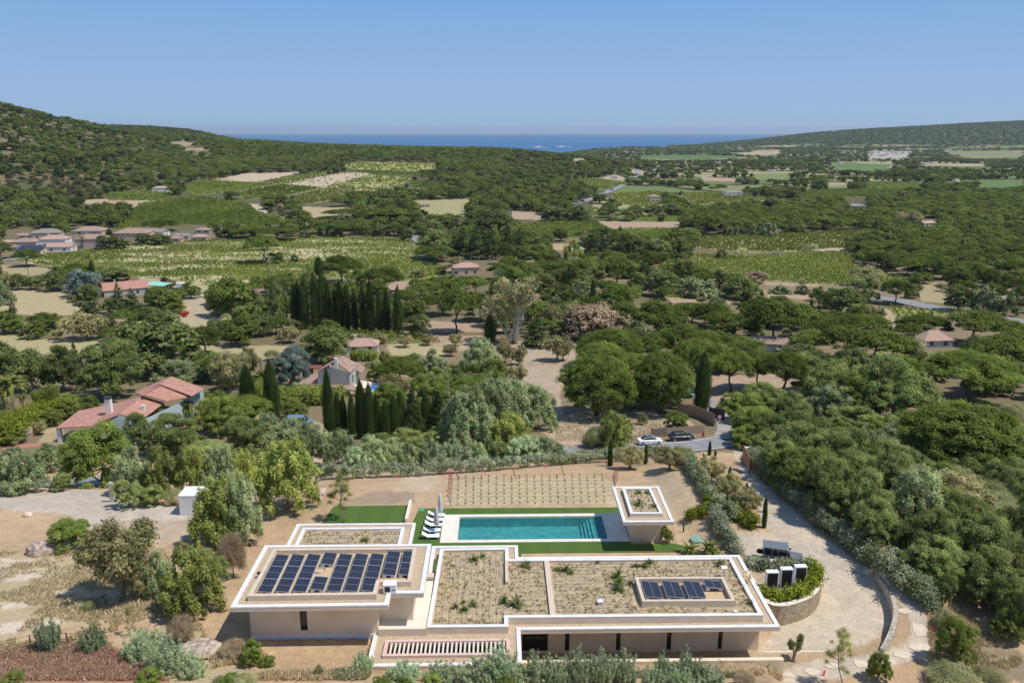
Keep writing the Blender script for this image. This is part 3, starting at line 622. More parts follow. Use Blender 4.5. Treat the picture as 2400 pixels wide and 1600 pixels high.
# ------------------------------------------------------------------ retaining wall in front of the trench
mb = MB(); mb.box(1.66, 21.35, 51.25, 51.6, -.2, 1.78); tag(mb.build('retaining_wall', [MATS['render']]), 'long low cream wall along the uphill side of the villa', 'wall')
# ------------------------------------------------------------------ pool, deck, lawns
m, nt, b = newmat('lawn'); L = nt.links.new
tc = N(nt, 'ShaderNodeTexCoord'); wv_ = N(nt, 'ShaderNodeTexWave'); wv_.inputs['Scale'].default_value = .13; wv_.inputs['Distortion'].default_value = .6; L(tc.outputs['Object'], wv_.inputs[0])
no = N(nt, 'ShaderNodeTexNoise'); no.inputs['Scale'].default_value = 1.3; no.inputs['Detail'].default_value = 12; no.inputs['Roughness'].default_value = .75; L(tc.outputs['Object'], no.inputs[0])
ad = N(nt, 'ShaderNodeMix', data_type='FLOAT'); ad.inputs[0].default_value = .75; L(wv_.outputs['Fac'], ad.inputs[2]); L(no.outputs[0], ad.inputs[3])
mx = N(nt, 'ShaderNodeMix', data_type='RGBA'); mx.inputs[6].default_value = (.05, .105, .012, 1); mx.inputs[7].default_value = (.095, .165, .018, 1); L(ad.outputs[0], mx.inputs[0]); L(mx.outputs[2], b.inputs['Base Color']); b.inputs['Roughness'].default_value = .9
bp = N(nt, 'ShaderNodeBump'); bp.inputs['Strength'].default_value = .6; bp.inputs['Distance'].default_value = .05; L(no.outputs[0], bp.inputs['Height']); L(bp.outputs[0], b.inputs['Normal'])
def sheet(name, pts, z, mt, kind='structure', drop=.25, lab=None, cat=None):
    o = MB().prism(pts, z-drop, z).build(name, [MATS[mt]])
    return tag(o, lab, cat, kind=kind) if kind else tag(o, lab, cat)
sheet('lawn', [(-18.7, 76.9), (-10.0, 76.9), (-9.95, 80.95), (-18.2, 80.75)], .05, 'lawn')
sheet('lawn', [(-9.55, 72.9), (-9.0, 66.2), (2.2, 66.2), (2.2, 70.3), (18.4, 70.25), (18.6, 71.3), (17.8, 71.85), (13.3, 71.9), (13.3, 72.38), (-5.95, 72.38), (-5.95, 78.55), (13.2, 78.55), (13.2, 79.95), (-8.7, 80.1)], .05, 'lawn')
mb = MB(); PX0, PX1, PY0, PY1 = -4.15, 11.1, 72.95, 77.95
for r in [(-5.9, 13.25, 72.42, PY0), (-5.9, 13.25, PY1, 78.5), (-5.9, PX0, PY0, PY1), (PX1, 13.25, PY0, PY1)]: mb.box(*r, -.2, .09)
pool = tag(empty('swimming_pool', (3.5, 75.4, 0)), 'long rectangular blue swimming pool with submerged steps and a pale stone deck', 'pool')
VO = Vector((3.5, 75.4, 0)); vb(mb, 'deck', ['stone_cream'], pool)
mat('pool_tile', (.34, .52, .50), .6, .22, 1.6, detail=10)
mb = MB(); e = .15; D = -1.15
for r in [(PX0-e, PX1+e, PY0-e, PY0), (PX0-e, PX1+e, PY1, PY1+e), (PX0-e, PX0, PY0, PY1), (PX1, PX1+e, PY0, PY1)]: mb.box(*r, D, -.2)
mb.box(PX0-e, PX1+e, PY0-e, PY1+e, D-.2, D); vb(mb, 'basin', ['pool_tile'], pool)
mb = MB()
for k in range(4): mb.box(8.75+k*.34, 9.09+k*.34, PY0+.002, PY1-.002, D, D+.2+k*.22)
mb.box(10.11, PX1-.002, PY0+.002, PY1-.002, D, D+.95); vb(mb, 'steps', ['pool_tile'], pool)
m = bpy.data.materials.new('water'); m.use_nodes = True; nt = m.node_tree; L = nt.links.new; nt.nodes.remove(nt.nodes['Principled BSDF'])
tr = N(nt, 'ShaderNodeBsdfTransparent'); tr.inputs[0].default_value = (.38, .72, .74, 1); gl = N(nt, 'ShaderNodeBsdfGlossy'); gl.inputs['Roughness'].default_value = .04; mxs = N(nt, 'ShaderNodeMixShader'); fr = N(nt, 'ShaderNodeFresnel'); fr.inputs[0].default_value = 1.33
tc = N(nt, 'ShaderNodeTexCoord'); no = N(nt, 'ShaderNodeTexNoise'); no.inputs['Scale'].default_value = 3; L(tc.outputs['Object'], no.inputs[0]); bp = N(nt, 'ShaderNodeBump'); bp.inputs['Strength'].default_value = .5; bp.inputs['Distance'].default_value = .06; L(no.outputs[0], bp.inputs['Height']); L(bp.outputs[0], gl.inputs['Normal']); L(bp.outputs[0], fr.inputs['Normal'])
L(fr.outputs[0], mxs.inputs[0]); L(tr.outputs[0], mxs.inputs[1]); L(gl.outputs[0], mxs.inputs[2]); L(mxs.outputs[0], nt.nodes['Material Output'].inputs['Surface']); MATS['water'] = m
mb = MB(); mb.add([(PX0, PY0, -.06), (PX1, PY0, -.06), (PX1, PY1, -.06), (PX0, PY1, -.06)], [(0, 1, 2, 3)]); vb(mb, 'water_surface', ['water'], pool)
# pavilion
pav = tag(empty('pool_house', (14.8, 74, 0)), 'small cream pool house with a planted roof at the right end of the pool', 'pool house'); VO = Vector((14.8, 74, 0))
PR = [(12.12, 70.1), (17.05, 70.05), (17.12, 78.05), (12.16, 78.1)]
vb(MB().box(13.35, 16.55, 72.4, 76.5, -.2, 3.05), 'wall', ['render'], pav)
pr = vb(MB().prism(PR, 3.06, 3.35, 0, 1), 'roof', ['fascia', 'roof_gravel'], pav); vb(ring(MB(), inset(PR, -.01)[1], .3, 3.3, 3.42), 'coping', ['white_coping'], pr)
PI_ = [(12.98, 71.2), (16.15, 71.15), (16.05, 77.0), (13.06, 77.05)]
vb(ring(MB(), PI_, .26, 3.351, 3.72), 'bed_wall', ['fascia'], pr); vb(ring(MB(), inset(PI_, -.01)[1], .28, 3.7, 3.76), 'bed_coping', ['white_coping'], pr); vb(MB().prism(inset(PI_, .26)[1], 3.352, 3.6), 'bed', ['bed_soil'], pr)
tag(MB().box(-9.92, -9.62, 76.9, 81.4, -.2, .45).build('garden_wall', [MATS['stone_cream']]), 'short low cream wall between the two lawns', 'wall')
# loungers and folded parasols on the left deck
def lounger():
    o = empty('sun_lounger'); mb = MB()
    mb.box(-.85, .35, -.32, .32, .26, .31); mb.build('seat', [MATS['white_paint']], o)
    mb = MB(); mb.add([(.35, -.32, .27), (.95, -.32, .62), (.95, .32, .62), (.35, .32, .27), (.35, -.32, .32), (.93, -.32, .67), (.93, .32, .67), (.35, .32, .32)], [(3, 2, 1, 0), (4, 5, 6, 7), (0, 1, 5, 4), (1, 2, 6, 5), (2, 3, 7, 6), (3, 0, 4, 7)]); mb.build('backrest', [MATS['white_paint']], o)
    for sx in (-.78, .3):
        for sy in (-.28, .25): MB().box(sx, sx+.05, sy, sy+.04, 0, .26).build('leg', [MATS['white_paint']], o)
    return o
def copy_tree(o, parent=None):
    c = o.copy(); COL.objects.link(c); c.parent = parent
    for ch in list(o.children): copy_tree(ch, c)
    return c
proto = lounger()
for k, (x, y) in enumerate([(-6.6, 78.0), (-6.7, 76.9), (-6.75, 75.8), (-6.8, 74.6), (-6.85, 73.4)]):
    o = proto if k == 0 else copy_tree(proto); o.location = (x, y, .05); o.rotation_euler = (0, 0, math.pi+.12*(k % 2))
    tag(o, 'white sun lounger beside the pool, %s counting from the house' % ['farthest of five', 'second farthest', 'middle one', 'second', 'first'][k], 'sun lounger', 'sun loungers at the left end of the pool')
def parasol(x, y, lab):
    o = tag(empty('parasol', (x, y, .05)), lab, 'parasol', 'folded parasols by the pool')
    MB().lathe([(.3, 0), (.3, .08), (.05, .1), (0, .1)], 12).build('base', [MATS['ballast']], o); MB().tube([(0, 0, .05), (0, 0, 3.0)], .03, 8).build('pole', [MATS['white_paint']], o)
    mb = MB(); n = 14; prof = [(.17, .95), (.24, 1.1), (.22, 1.6), (.19, 2.2), (.12, 2.8), (.03, 3.05)]
    mb.loft([[(r*(1+.25*(k % 2))*math.cos(2*math.pi*k/n), r*(1+.25*(k % 2))*math.sin(2*math.pi*k/n), z) for k in range(n)] for r, z in prof]); mb.build('canopy', [mat('canvas', (.62, .60, .57), .9, .08, 4)], o, smooth=True)
parasol(-6.15, 77.3, 'tall folded pale parasol at the far loungers'); parasol(-6.35, 74.5, 'tall folded pale parasol at the near loungers')
# ------------------------------------------------------------------ foliage
def leafmat(name, c1, c2, transl=.4):
    m = bpy.data.materials.new(name); m.use_nodes = True; nt = m.node_tree; L = nt.links.new; MATS[name] = m
    nt.nodes.remove(nt.nodes['Principled BSDF'])
    at = N(nt, 'ShaderNodeAttribute', attribute_name='tint'); sp = N(nt, 'ShaderNodeSeparateColor'); L(at.outputs['Color'], sp.inputs[0])
    oi = N(nt, 'ShaderNodeObjectInfo')
    h = N(nt, 'ShaderNodeMath', operation='MULTIPLY_ADD'); L(oi.outputs['Random'], h.inputs[0]); h.inputs[1].default_value = .45; L(sp.outputs[1], h.inputs[2])
    mx = N(nt, 'ShaderNodeMix', data_type='RGBA'); mx.inputs[6].default_value = c4(c1); mx.inputs[7].default_value = c4(c2); L(h.outputs[0], mx.inputs[0])
    f1 = N(nt, 'ShaderNodeMath', operation='MULTIPLY'); L(oi.outputs['Random'], f1.inputs[0]); f1.inputs[1].default_value = 13.7; f2 = N(nt, 'ShaderNodeMath', operation='FRACT'); L(f1.outputs[0], f2.inputs[0])
    f3 = N(nt, 'ShaderNodeMath', operation='MULTIPLY_ADD'); L(f2.outputs[0], f3.inputs[0]); f3.inputs[1].default_value = .55; f3.inputs[2].default_value = .78; f4 = N(nt, 'ShaderNodeMath', operation='MULTIPLY'); L(f3.outputs[0], f4.inputs[0]); L(sp.outputs[0], f4.inputs[1])
    vm = N(nt, 'ShaderNodeVectorMath', operation='SCALE'); L(mx.outputs[2], vm.inputs[0]); L(f4.outputs[0], vm.inputs['Scale'])
    df = N(nt, 'ShaderNodeBsdfDiffuse'); tl = N(nt, 'ShaderNodeBsdfTranslucent'); ms = N(nt, 'ShaderNodeMixShader'); ms.inputs[0].default_value = transl
    L(vm.outputs[0], df.inputs[0]); L(vm.outputs[0], tl.inputs[0]); L(df.outputs[0], ms.inputs[1]); L(tl.outputs[0], ms.inputs[2]); L(ms.outputs[0], nt.nodes['Material Output'].inputs['Surface']); return m
leafmat('leaf_pine', (.112, .160, .031), (.175, .216, .049)); leafmat('leaf_oak', (.100, .135, .040), (.185, .205, .070))
leafmat('leaf_bright', (.15, .205, .042), (.235, .28, .07)); leafmat('leaf_olive', (0.211, 0.202, 0.087), (0.312, 0.274, 0.133))
leafmat('leaf_cypress', (.045, .08, .022), (.08, .115, .03)); leafmat('leaf_willow', (.175, .215, .095), (.27, .30, .15))
leafmat('leaf_green_willow', (0.188, 0.235, 0.062), (0.328, 0.326, 0.092)); leafmat('leaf_gum', (.20, .20, .085), (.29, .26, .13)); leafmat('leaf_fir', (0.062, 0.092, 0.029), (0.094, 0.124, 0.041))
leafmat('leaf_cedar', (.14, .185, .15), (.20, .25, .21)); leafmat('leaf_bamboo', (.20, .25, .05), (.30, .34, .09)); leafmat('leaf_dry', (.24, .175, .105), (.33, .25, .16), .15)
leafmat('leaf_orange', (0.806, 0.320, 0.025), (0.941, 0.448, 0.036)); leafmat('straw', (.62, .49, .28), (.74, .62, .38), .15); leafmat('leaf_vine', (.15, .20, .035), (.26, .30, .06))
leafmat('leaf_vine_old', (0.188, 0.222, 0.030), (0.344, 0.353, 0.051))
leafmat('leaf_hedge', (0.172, 0.209, 0.072), (0.406, 0.378, 0.205)); leafmat('leaf_fennel_old', (0.188, 0.248, 0.092), (0.296, 0.340, 0.143))
leafmat('leaf_fennel', (.20, .26, .13), (.30, .34, .20))
mat('bark', (.13, .10, .075), .95, .25, 3, bump=.4); mat('bark_pale', (.50, .45, .38), .9, .2, 3); mat('bark_grey', (.25, .22, .19), .95, .2, 3)
def rdir(n, rg):
    d = rg.normal(size=(n, 3)); return d/np.linalg.norm(d, axis=1)[:, None]
def leaves(cl, dens, leaf, rg, up=.25, asp=1.0, droop=0, low=-.35, shell=.55):
    """cl: clumps (x, y, z, r, flat, tint, hue); returns verts (4n,3) and tints (n,3)"""
    V = []; Tn = []
    for x, y, z, r, fl, ti, hu in cl:
        n = max(3, int(dens*4*math.pi*r*r*(.45+.55*fl)/(leaf*leaf*2)))
        d = rdir(n*2, rg); d = d[d[:, 2] > low][:n]; n = len(d)
        rad = r*(shell+(1-shell)*rg.random(n)**.6)*(1+.24*rg.normal(size=n))*(1+.35*np.sin(d[:, 0]*5+hu*20)*np.sin(d[:, 1]*4+ti*30))
        c = np.array((x, y, z))+d*np.stack([rad, rad, rad*fl], 1)
        nm = d*.9+.75*rdir(n, rg)+np.array((0, 0, up*1.5)); nm /= np.linalg.norm(nm, axis=1)[:, None]
        t = np.cross(nm, rdir(n, rg)); t /= np.linalg.norm(t, axis=1)[:, None]+1e-9
        if droop: t = t*(1-abs(droop))+np.array((0, 0, droop)); t /= np.linalg.norm(t, axis=1)[:, None]+1e-9
        b = np.cross(nm, t); s = leaf*(.65+.7*rg.random(n))[:, None]
        V.append(np.stack([c-t*s*asp, c-b*s*.7, c+t*s*asp, c+b*s*.7], 1).reshape(-1, 3))
        Tn.append(np.stack([ti*(.8+.4*rg.random(n)), np.clip(hu+.25*(rg.random(n)-.5), 0, 1), rg.random(n)], 1))
    return np.concatenate(V), np.concatenate(Tn)
def leafmesh(name, V, Tn, mt):
    n = len(V)//4; me = mesh_np(name, V, np.arange(n*4).reshape(n, 4), mt)
    ca = me.color_attributes.new('tint', 'FLOAT_COLOR', 'POINT'); ca.data.foreach_set('color', np.repeat(np.concatenate([Tn, np.ones((n, 1))], 1), 4, axis=0).astype(np.float32).ravel()); return me
def cl_(rg, x, y, z, r, fl=.8, t=None): return (x, y, z, r, fl, t if t is not None else .72+.56*rg.random(), rg.random()*.7)
def limb(a, b_, r0, r1, rg, n=4, sag=.1):
    a = np.array(a, float); b_ = np.array(b_, float); L_ = np.linalg.norm(b_-a); o = [tuple(a+(b_-a)*t+rg.normal(size=3)*L_*.05*(0 < t < 1)+np.array((0, 0, -sag*L_*math.sin(math.pi*t)))) for t in np.linspace(0, 1, n)]
    return o, list(np.linspace(r0, r1, n))
# every species at its own natural size: returns H, W, clumps, trunk MB, leaf options
def sp_umbrella(rg, lod):
    H, W = 9., 11.; cl = []; mb = MB(); tip = []
    ex = rg.uniform(.8, 1.15); nd = {0: 95, 1: 40, 2: 8, 3: 4}[lod]; big = {0: .085, 1: .12, 2: .27, 3: .36}[lod]
    for k in range(nd):
        a = k*2.4+rg.random()*.7; q = math.sqrt((k+.5)/nd); r = W/2*.92*q*(1+.08*rg.normal())
        z = H-.9-2.7*q**2.6*ex+.28*rg.normal()-(1.1*rg.random() if k % 3 == 0 else 0); x, y = r*math.cos(a), r*math.sin(a)*.95
        cl.append(cl_(rg, x, y, z, W*big*rg.uniform(.8, 1.25), .75)); tip.append((x, y, z-.4))
    if lod < 2:
        f = (rg.normal()*.3, rg.normal()*.3, H*rg.uniform(.36, .5)); p, r = limb((0, 0, -.3), f, .3, .2, rg, 5, 0); mb.tube(p, r, 6)
        sel = tip[::(8 if lod == 0 else 9)]
        for t in sel:
            m_ = (f[0]+(t[0]-f[0])*.45, f[1]+(t[1]-f[1])*.45, f[2]+(t[2]-f[2])*.6); p, r = limb(f, m_, .15, .09, rg, 3, .05); mb.tube(p, r, 5, cap=False); p, r = limb(m_, t, .09, .03, rg, 3, .05); mb.tube(p, r, 4, cap=False)
    else: mb.tube([(0, 0, 0), (0, 0, H-2)], .25, 4, cap=False)
    return H, W, cl, mb, dict(up=.6, low=-.2, dens=1.6)
def sp_round(rg, lod):
    H, W = 9., 10.; cl = []; mb = MB(); nd = {0: 170, 1: 50, 2: 9, 3: 4}[lod]; big = {0: .07, 1: .13, 2: .26, 3: .36}[lod]
    for k in range(nd):
        a = k*2.4+rg.random()*.5; c = 1-1.75*(k+.5)/nd; s = math.sqrt(max(0, 1-c*c)); R0 = W/2*.88*(1+.08*rg.normal())
        cl.append(cl_(rg, R0*s*math.cos(a), R0*s*math.sin(a), H*.55+H*.40*c+.12*rg.normal(), W*big*rg.uniform(.8, 1.3), .75))
    for s in ((-.5, .1), (.45, -.1)):
        p, r = limb((s[0]*.3, s[1], -.3), (s[0]*2.2, s[1]*3, H*.5), .26, .13, rg, 5, 0); mb.tube(p, r, 6)
        if lod < 2:
            for q in range(5):
                t = cl[int(rg.integers(nd//2, nd))]; pp, rr_ = limb(p[3], t[:3], .1, .03, rg, 4, .05); mb.tube(pp, rr_, 4, cap=False)
    return H, W, cl, mb, dict(up=.5, low=-.5, dens=1.25)
def sp_oak(rg, lod):
    H, W = 8., 8.; cl = []; mb = MB(); lobes = [(rg.normal()*W*.1, rg.normal()*W*.1, H*.6, W*.38)]
    for k in range(8): a = k*.8+rg.random()*.6; lobes.append((W*.27*math.cos(a), W*.27*math.sin(a), H*(.26 if k % 2 else rg.uniform(.42, .62)), W*rg.uniform(.19, .27)))
    nd = {0: 20, 1: 8, 2: 2, 3: 1}[lod]; big = {0: .23, 1: .36, 2: .72, 3: 1.}[lod]
    for lx, ly, lz, lr in lobes:
        for k in range(nd):
            d = rdir(1, rg)[0]; d[2] = abs(d[2])*1.1-.25; cl.append(cl_(rg, lx+d[0]*lr*.85, ly+d[1]*lr*.85, lz+d[2]*lr*.85, lr*big*rg.uniform(.75, 1.3), .8))
    p, r = limb((0, 0, -.3), (rg.normal()*.2, rg.normal()*.2, H*.45), .24, .14, rg, 4, 0); mb.tube(p, r, 6)
    if lod < 2:
        for lx, ly, lz, lr in lobes: pp, rr_ = limb(p[1+int(rg.integers(0, 3))], (lx, ly, lz), .11, .04, rg, 4, .05); mb.tube(pp, rr_, 4, cap=False)
    return H, W, cl, mb, dict(up=.45, low=-.6, dens=1.5)
def sp_olive(rg, lod):
    H, W = 5., 5.5; cl = []; mb = MB(); nd = {0: 60, 1: 26, 2: 7, 3: 4}[lod]; big = {0: .10, 1: .15, 2: .28, 3: .36}[lod]
    for k in range(nd):
        d = rdir(1, rg)[0]; q = rg.uniform(.45, .95); d[2] = d[2]*.8+.15; cl.append(cl_(rg, d[0]*W/2*q, d[1]*W/2*q, H*.54+d[2]*H*.42*q, W*big*rg.uniform(.7, 1.3), .9))
    f = (rg.normal()*.1, 0, H*.22); mb.tube(*limb((0, 0, -.2), f, .22, .17, rg, 3, 0), 7)
    if lod < 2:
        for c in cl[::(5 if lod == 0 else 6)]: mb.tube(*limb(f, c[:3], .08, .02, rg, 4, .02), 4, cap=False)
    return H, W, cl, mb, dict(up=.35, low=-.9, dens=1.0, asp=1.5, shell=.25)
def sp_cypress(rg, lod):
    H, W = 10., 2.2; cl = []; mb = MB(); nd = {0: 54, 1: 26, 2: 8, 3: 5}[lod]
    for k in range(nd):
        q = (k+.5)/nd; R0 = W/2*(min(1, q*4+.6)*(1-q**3.6)**.75); a = k*2.4; z = H*(.02+.95*q); rr0 = R0*.5
        cl.append(cl_(rg, rr0*math.cos(a), rr0*math.sin(a), z, max(.14, R0*.72)*rg.uniform(.85, 1.15), 1.5 if lod < 2 else 2))
    mb.tube([(0, 0, -.2), (0, 0, H*.4)], [.14, .08], 5)
    return H, W, cl, mb, dict(up=.2, low=-.8, dens=1.2, asp=1.4, droop=.5)
def sp_willow(rg, lod):
    H, W = 6., 6.; cl = []; mb = MB(); nd = {0: 120, 1: 42, 2: 9, 3: 5}[lod]; big = {0: .068, 1: .105, 2: .24, 3: .33}[lod]
    for k in range(nd):
        a = k*2.4+rg.random(); q = math.sqrt((k+.5)/nd); h = (1-q*q)**.5; z = H*(.1+.8*h*rg.uniform(.15, 1.02)); r = W/2*q*.92*(1+.1*rg.normal())
        cl.append(cl_(rg, r*math.cos(a), r*math.sin(a), z, W*big*rg.uniform(.6, 1.3), 1.35))
    for k in range(5 if lod < 2 else 1): a = k*1.26; mb.tube(*limb((0, 0, -.2), (W*.25*math.cos(a), W*.25*math.sin(a), H*.55), .09, .03, rg, 4, 0), 4, cap=False)
    return H, W, cl, mb, dict(up=.5, low=-.9, dens=1.15, asp=1.5, droop=.15, shell=.15)
def sp_gum(rg, lod):
    H, W = 12., 12.; cl = []; mb = MB(); tips = []
    for k in range(9):
        a = k*.8+rg.random(); q = rg.uniform(.3, 1); tips.append((W*.4*q*math.cos(a), W*.3*q*math.sin(a), H*rg.uniform(.5, .95)*(1.05-.35*q)))
    for t in tips:
        base = (rg.normal()*.5, rg.normal()*.3, 0); p, r = limb(base, t, .2, .06, rg, 6, .05); mb.tube(p, r, 5)
        for k in range(8 if lod == 0 else 5): d = rdir(1, rg)[0]; cl.append(cl_(rg, t[0]+d[0]*1.9, t[1]+d[1]*1.9, t[2]+d[2]*1.5, rg.uniform(.6, 1.15)*(1 if lod == 0 else 1.2), .8))
    return H, W, cl, mb, dict(up=.2, low=-.7, dens=.62, asp=1.3, droop=-.3, shell=.3)
def sp_fir(rg, lod):
    H, W = 9., 5.; cl = []; mb = MB(); nd = {0: 80, 1: 36, 2: 10, 3: 5}[lod]
    for k in range(nd):
        q = (k+.5)/nd; a = k*2.4+rg.random(); R0 = W/2*(1-q)**.85; cl.append(cl_(rg, R0*.75*math.cos(a), R0*.75*math.sin(a), H*(.06+.9*q), (.18+R0*.36)*rg.uniform(.8, 1.2), .5 if lod < 2 else .9))
    mb.tube([(0, 0, -.2), (0, 0, H*.85)], [.18, .03], 5)
    return H, W, cl, mb, dict(up=.3, low=-.5, dens=1., asp=1.3)
def sp_cedar(rg, lod): H, W, cl, mb, o = sp_fir(rg, lod); cl = [(x*1.3, y*1.3, z*(.8)+.9, r*1.2, f, t, h) for x, y, z, r, f, t, h in cl]; return H, 7., cl, mb, o
def sp_bush(rg, lod):
    H, W = 2.2, 2.8; cl = []; mb = MB(); nd = {0: 26, 1: 13, 2: 5, 3: 3}[lod]
    for k in range(nd):
        a = k*2.4; q = math.sqrt((k+.5)/nd); cl.append(cl_(rg, W/2*.8*q*math.cos(a), W/2*.8*q*math.sin(a), H*(.2+.6*(1-q*q)**.5*rg.uniform(.6, 1.05)), W*(.15 if lod < 2 else .3)*rg.uniform(.8, 1.3), .9))
    mb.tube([(0, 0, -.2), (0, 0, H*.5)], [.08, .03], 4)
    return H, W, cl, mb, dict(up=.3, low=-.6, dens=1.0)
def sp_bamboo(rg, lod):
    H, W = 4.2, 4.; cl = []; mb = MB()
    for k in range(26 if lod < 2 else 6):
        a = k*2.4; q = math.sqrt((k+.5)/26); x, y = W/2*.85*q*math.cos(a), W/2*.85*q*math.sin(a); h = H*rg.uniform(.7, 1)
        mb.tube([(x*.8, y*.8, -.1), (x, y, h*.9)], .02, 3, cap=False)
        for z in (.25, .5, .75, .92): cl.append(cl_(rg, x*(1+.2*z), y*(1+.2*z), h*z, .42, 1.4))
    return H, W, cl, mb, dict(up=.2, low=-.9, dens=.7, asp=2.0, droop=.5, shell=.2)
def sp_fennel(rg, lod):
    H, W = 2.6, 3.; cl = []; mb = MB()
    for k in range(34):
        a = k*2.4; q = math.sqrt((k+.5)/34); x, y = W/2*.8*q*math.cos(a), W/2*.8*q*math.sin(a); h = H*rg.uniform(.5, 1)*(1-.35*q*q)
        mb.tube([(x*.6, y*.6, -.1), (x*1.1, y*1.1, h*.95)], .012, 3, cap=False)
        for z in np.linspace(.12, .97, 6): cl.append(cl_(rg, x*(.6+.5*z)+rg.normal()*.07, y*(.6+.5*z)+rg.normal()*.07, h*z, .22*(1.2-.7*z), 1.5, rg.uniform(.8, 1.2)))
    return H, W, cl, mb, dict(up=.3, low=-.9, dens=.36, asp=2.2, droop=.3, shell=.05)
def sp_topiary(rg, lod):
    H, W = 2.6, 2.4; cl = []; mb = MB(); mb.tube(*limb((0, 0, -.2), (.1, 0, 1.0), .2, .12, rg, 5, 0), 7)
    for t in ((-.85, 0, 2.2), (.6, .1, 1.5), (.85, -.1, 1.9), (.3, 0, 1.35), (-.7, .1, 1.8)):
        mb.tube(*limb((.1, 0, .95), t, .09, .04, rg, 4, .1), 5, cap=False)
        for k in range(7): d = rdir(1, rg)[0]*.28; cl.append(cl_(rg, t[0]+d[0], t[1]+d[1], t[2]+d[2]*.7, .2, .8))
    return H, W, cl, mb, dict(up=.3, low=-.9, dens=1.1)
def sp_sparse(rg, lod):
    H, W = 5., 2.8; cl = []; mb = MB(); mb.tube(*limb((0, 0, -.2), (0, 0, H*.95), .07, .015, rg, 6, 0), 5)
    for k in range(22):
        z = H*rg.uniform(.25, .97); a = rg.random()*6.28; r = W/2*(1-(z/H)**2*.7)*rg.uniform(.3, .95); t = (r*math.cos(a), r*math.sin(a), z); mb.tube(*limb((0, 0, z*.8), t, .025, .008, rg, 3, 0), 3, cap=False); cl.append(cl_(rg, *t, rg.uniform(.22, .42), .9))
    return H, W, cl, mb, dict(up=.2, low=-.9, dens=.5, shell=.1)
SPEC = {  # key: builder, leaf material, bark, object name, category, look, leaf size factor
 'up': (sp_umbrella, 'leaf_pine', 'bark', 'umbrella_pine', 'pine tree', 'flat umbrella pine', 1),
 'rp': (sp_round, 'leaf_pine', 'bark', 'stone_pine', 'pine tree', 'round stone pine', 1),
 'ok': (sp_oak, 'leaf_oak', 'bark_grey', 'oak_tree', 'tree', 'bushy dark oak', 1),
 'og': (sp_oak, 'leaf_bright', 'bark_grey', 'broadleaf_tree', 'tree', 'bright leafy tree', 1),
 'ol': (sp_olive, 'leaf_olive', 'bark_grey', 'olive_tree', 'olive tree', 'grey olive tree', .8),
 'cy': (sp_cypress, 'leaf_cypress', 'bark', 'cypress', 'cypress', 'slim dark cypress', .8),
 'wl': (sp_willow, 'leaf_willow', 'bark_grey', 'tamarisk', 'tree', 'feathery silvery tree', .9),
 'wg': (sp_willow, 'leaf_green_willow', 'bark_grey', 'mimosa_tree', 'tree', 'feathery yellowish tree', .9),
 'eu': (sp_gum, 'leaf_gum', 'bark_pale', 'gum_tree', 'tree', 'tall pale gum tree', .9),
 'fr': (sp_fir, 'leaf_fir', 'bark', 'fir_tree', 'conifer', 'dark conical fir', .9),
 'cd': (sp_oak, 'leaf_cedar', 'bark', 'cedar_tree', 'conifer', 'blue grey cedar', .9),
 'bs': (sp_bush, 'leaf_hedge', 'bark', 'shrub', 'shrub', 'low green shrub', .7),
 'bb': (sp_bamboo, 'leaf_bamboo', 'bark_pale', 'bamboo_clump', 'bamboo', 'yellow bamboo clump', .9),
 'br': (sp_oak, 'leaf_dry', 'bark_grey', 'withered_tree', 'tree', 'brown withered tree', .8),
 'bd': (sp_bush, 'leaf_dry', 'bark', 'dry_shrub', 'shrub', 'dry brown shrub', .6),
 'ss': (sp_sparse, 'leaf_green_willow', 'bark_grey', 'young_tree', 'tree', 'thin young tree', .6),
 'fn': (sp_fennel, 'leaf_fennel', 'bark_grey', 'fennel_bush', 'shrub', 'feathery wild shrub', .75),
 'tp': (sp_topiary, 'leaf_oak', 'bark_grey', 'cloud_pruned_tree', 'tree', 'small cloud pruned tree', .6),
 'tm': (sp_willow, 'leaf_fennel', 'bark_grey', 'tall_shrub', 'shrub', 'tall feathery shrub', .8),
 'or': (sp_bush, 'leaf_orange', 'bark', 'orange_shrub', 'shrub', 'bright orange shrub', .8),
}
LEAF = {0: .095, 1: .22, 2: .85, 3: 1.9}
_pc = {}
def proto_tree(key, lod, var):
    k = (key, lod, var)
    if k not in _pc:
        fn, lm, bk, nm, *_r, lf = SPEC[key]; rg = np.random.default_rng(abs(hash_(key))*10+var+lod*100)
        H, W, cl, mb, o = fn(rg, lod); o['dens'] *= (1, 1, .8, .8)[lod]; V, Tn = leaves(cl, o.pop('dens'), LEAF[lod]*lf*(W/8 if lod > 1 and W < 8 else 1)*(max(.45, W/9) if lod < 2 and W < 5 else 1), rg, **o); Tn[:, 0] *= ({'wl': 1.7, 'wg': 1.5, 'ol': 1.55, 'fn': 1.6, 'tm': 1.7, 'ok': 1.85, 'og': 1.15, 'cy': 1.35}.get(key, 1.3), {'cy': 1.2, 'up': 1.05, 'rp': 1.2, 'og': 1.12, 'wl': 1.3}.get(key, 1.45), .88, .76)[lod]  # shade put into the tint: near crowns lightened against self-shading, far ones darkened
        cm = leafmesh(nm+'_crown', V, Tn, MATS[lm]); tm = mb.me(nm+'_trunk', [MATS[bk]], True)
        ow = np.percentile(np.hypot(V[:, 0], V[:, 1]), 97)*2; oh = np.percentile(V[:, 2], 99)
        _pc[k] = (float(oh), float(ow), cm, tm, V, Tn)
    return _pc[k]
def hash_(s): 
    h = 7
    for ch in s: h = (h*31+ord(ch)) % 9973
    return h
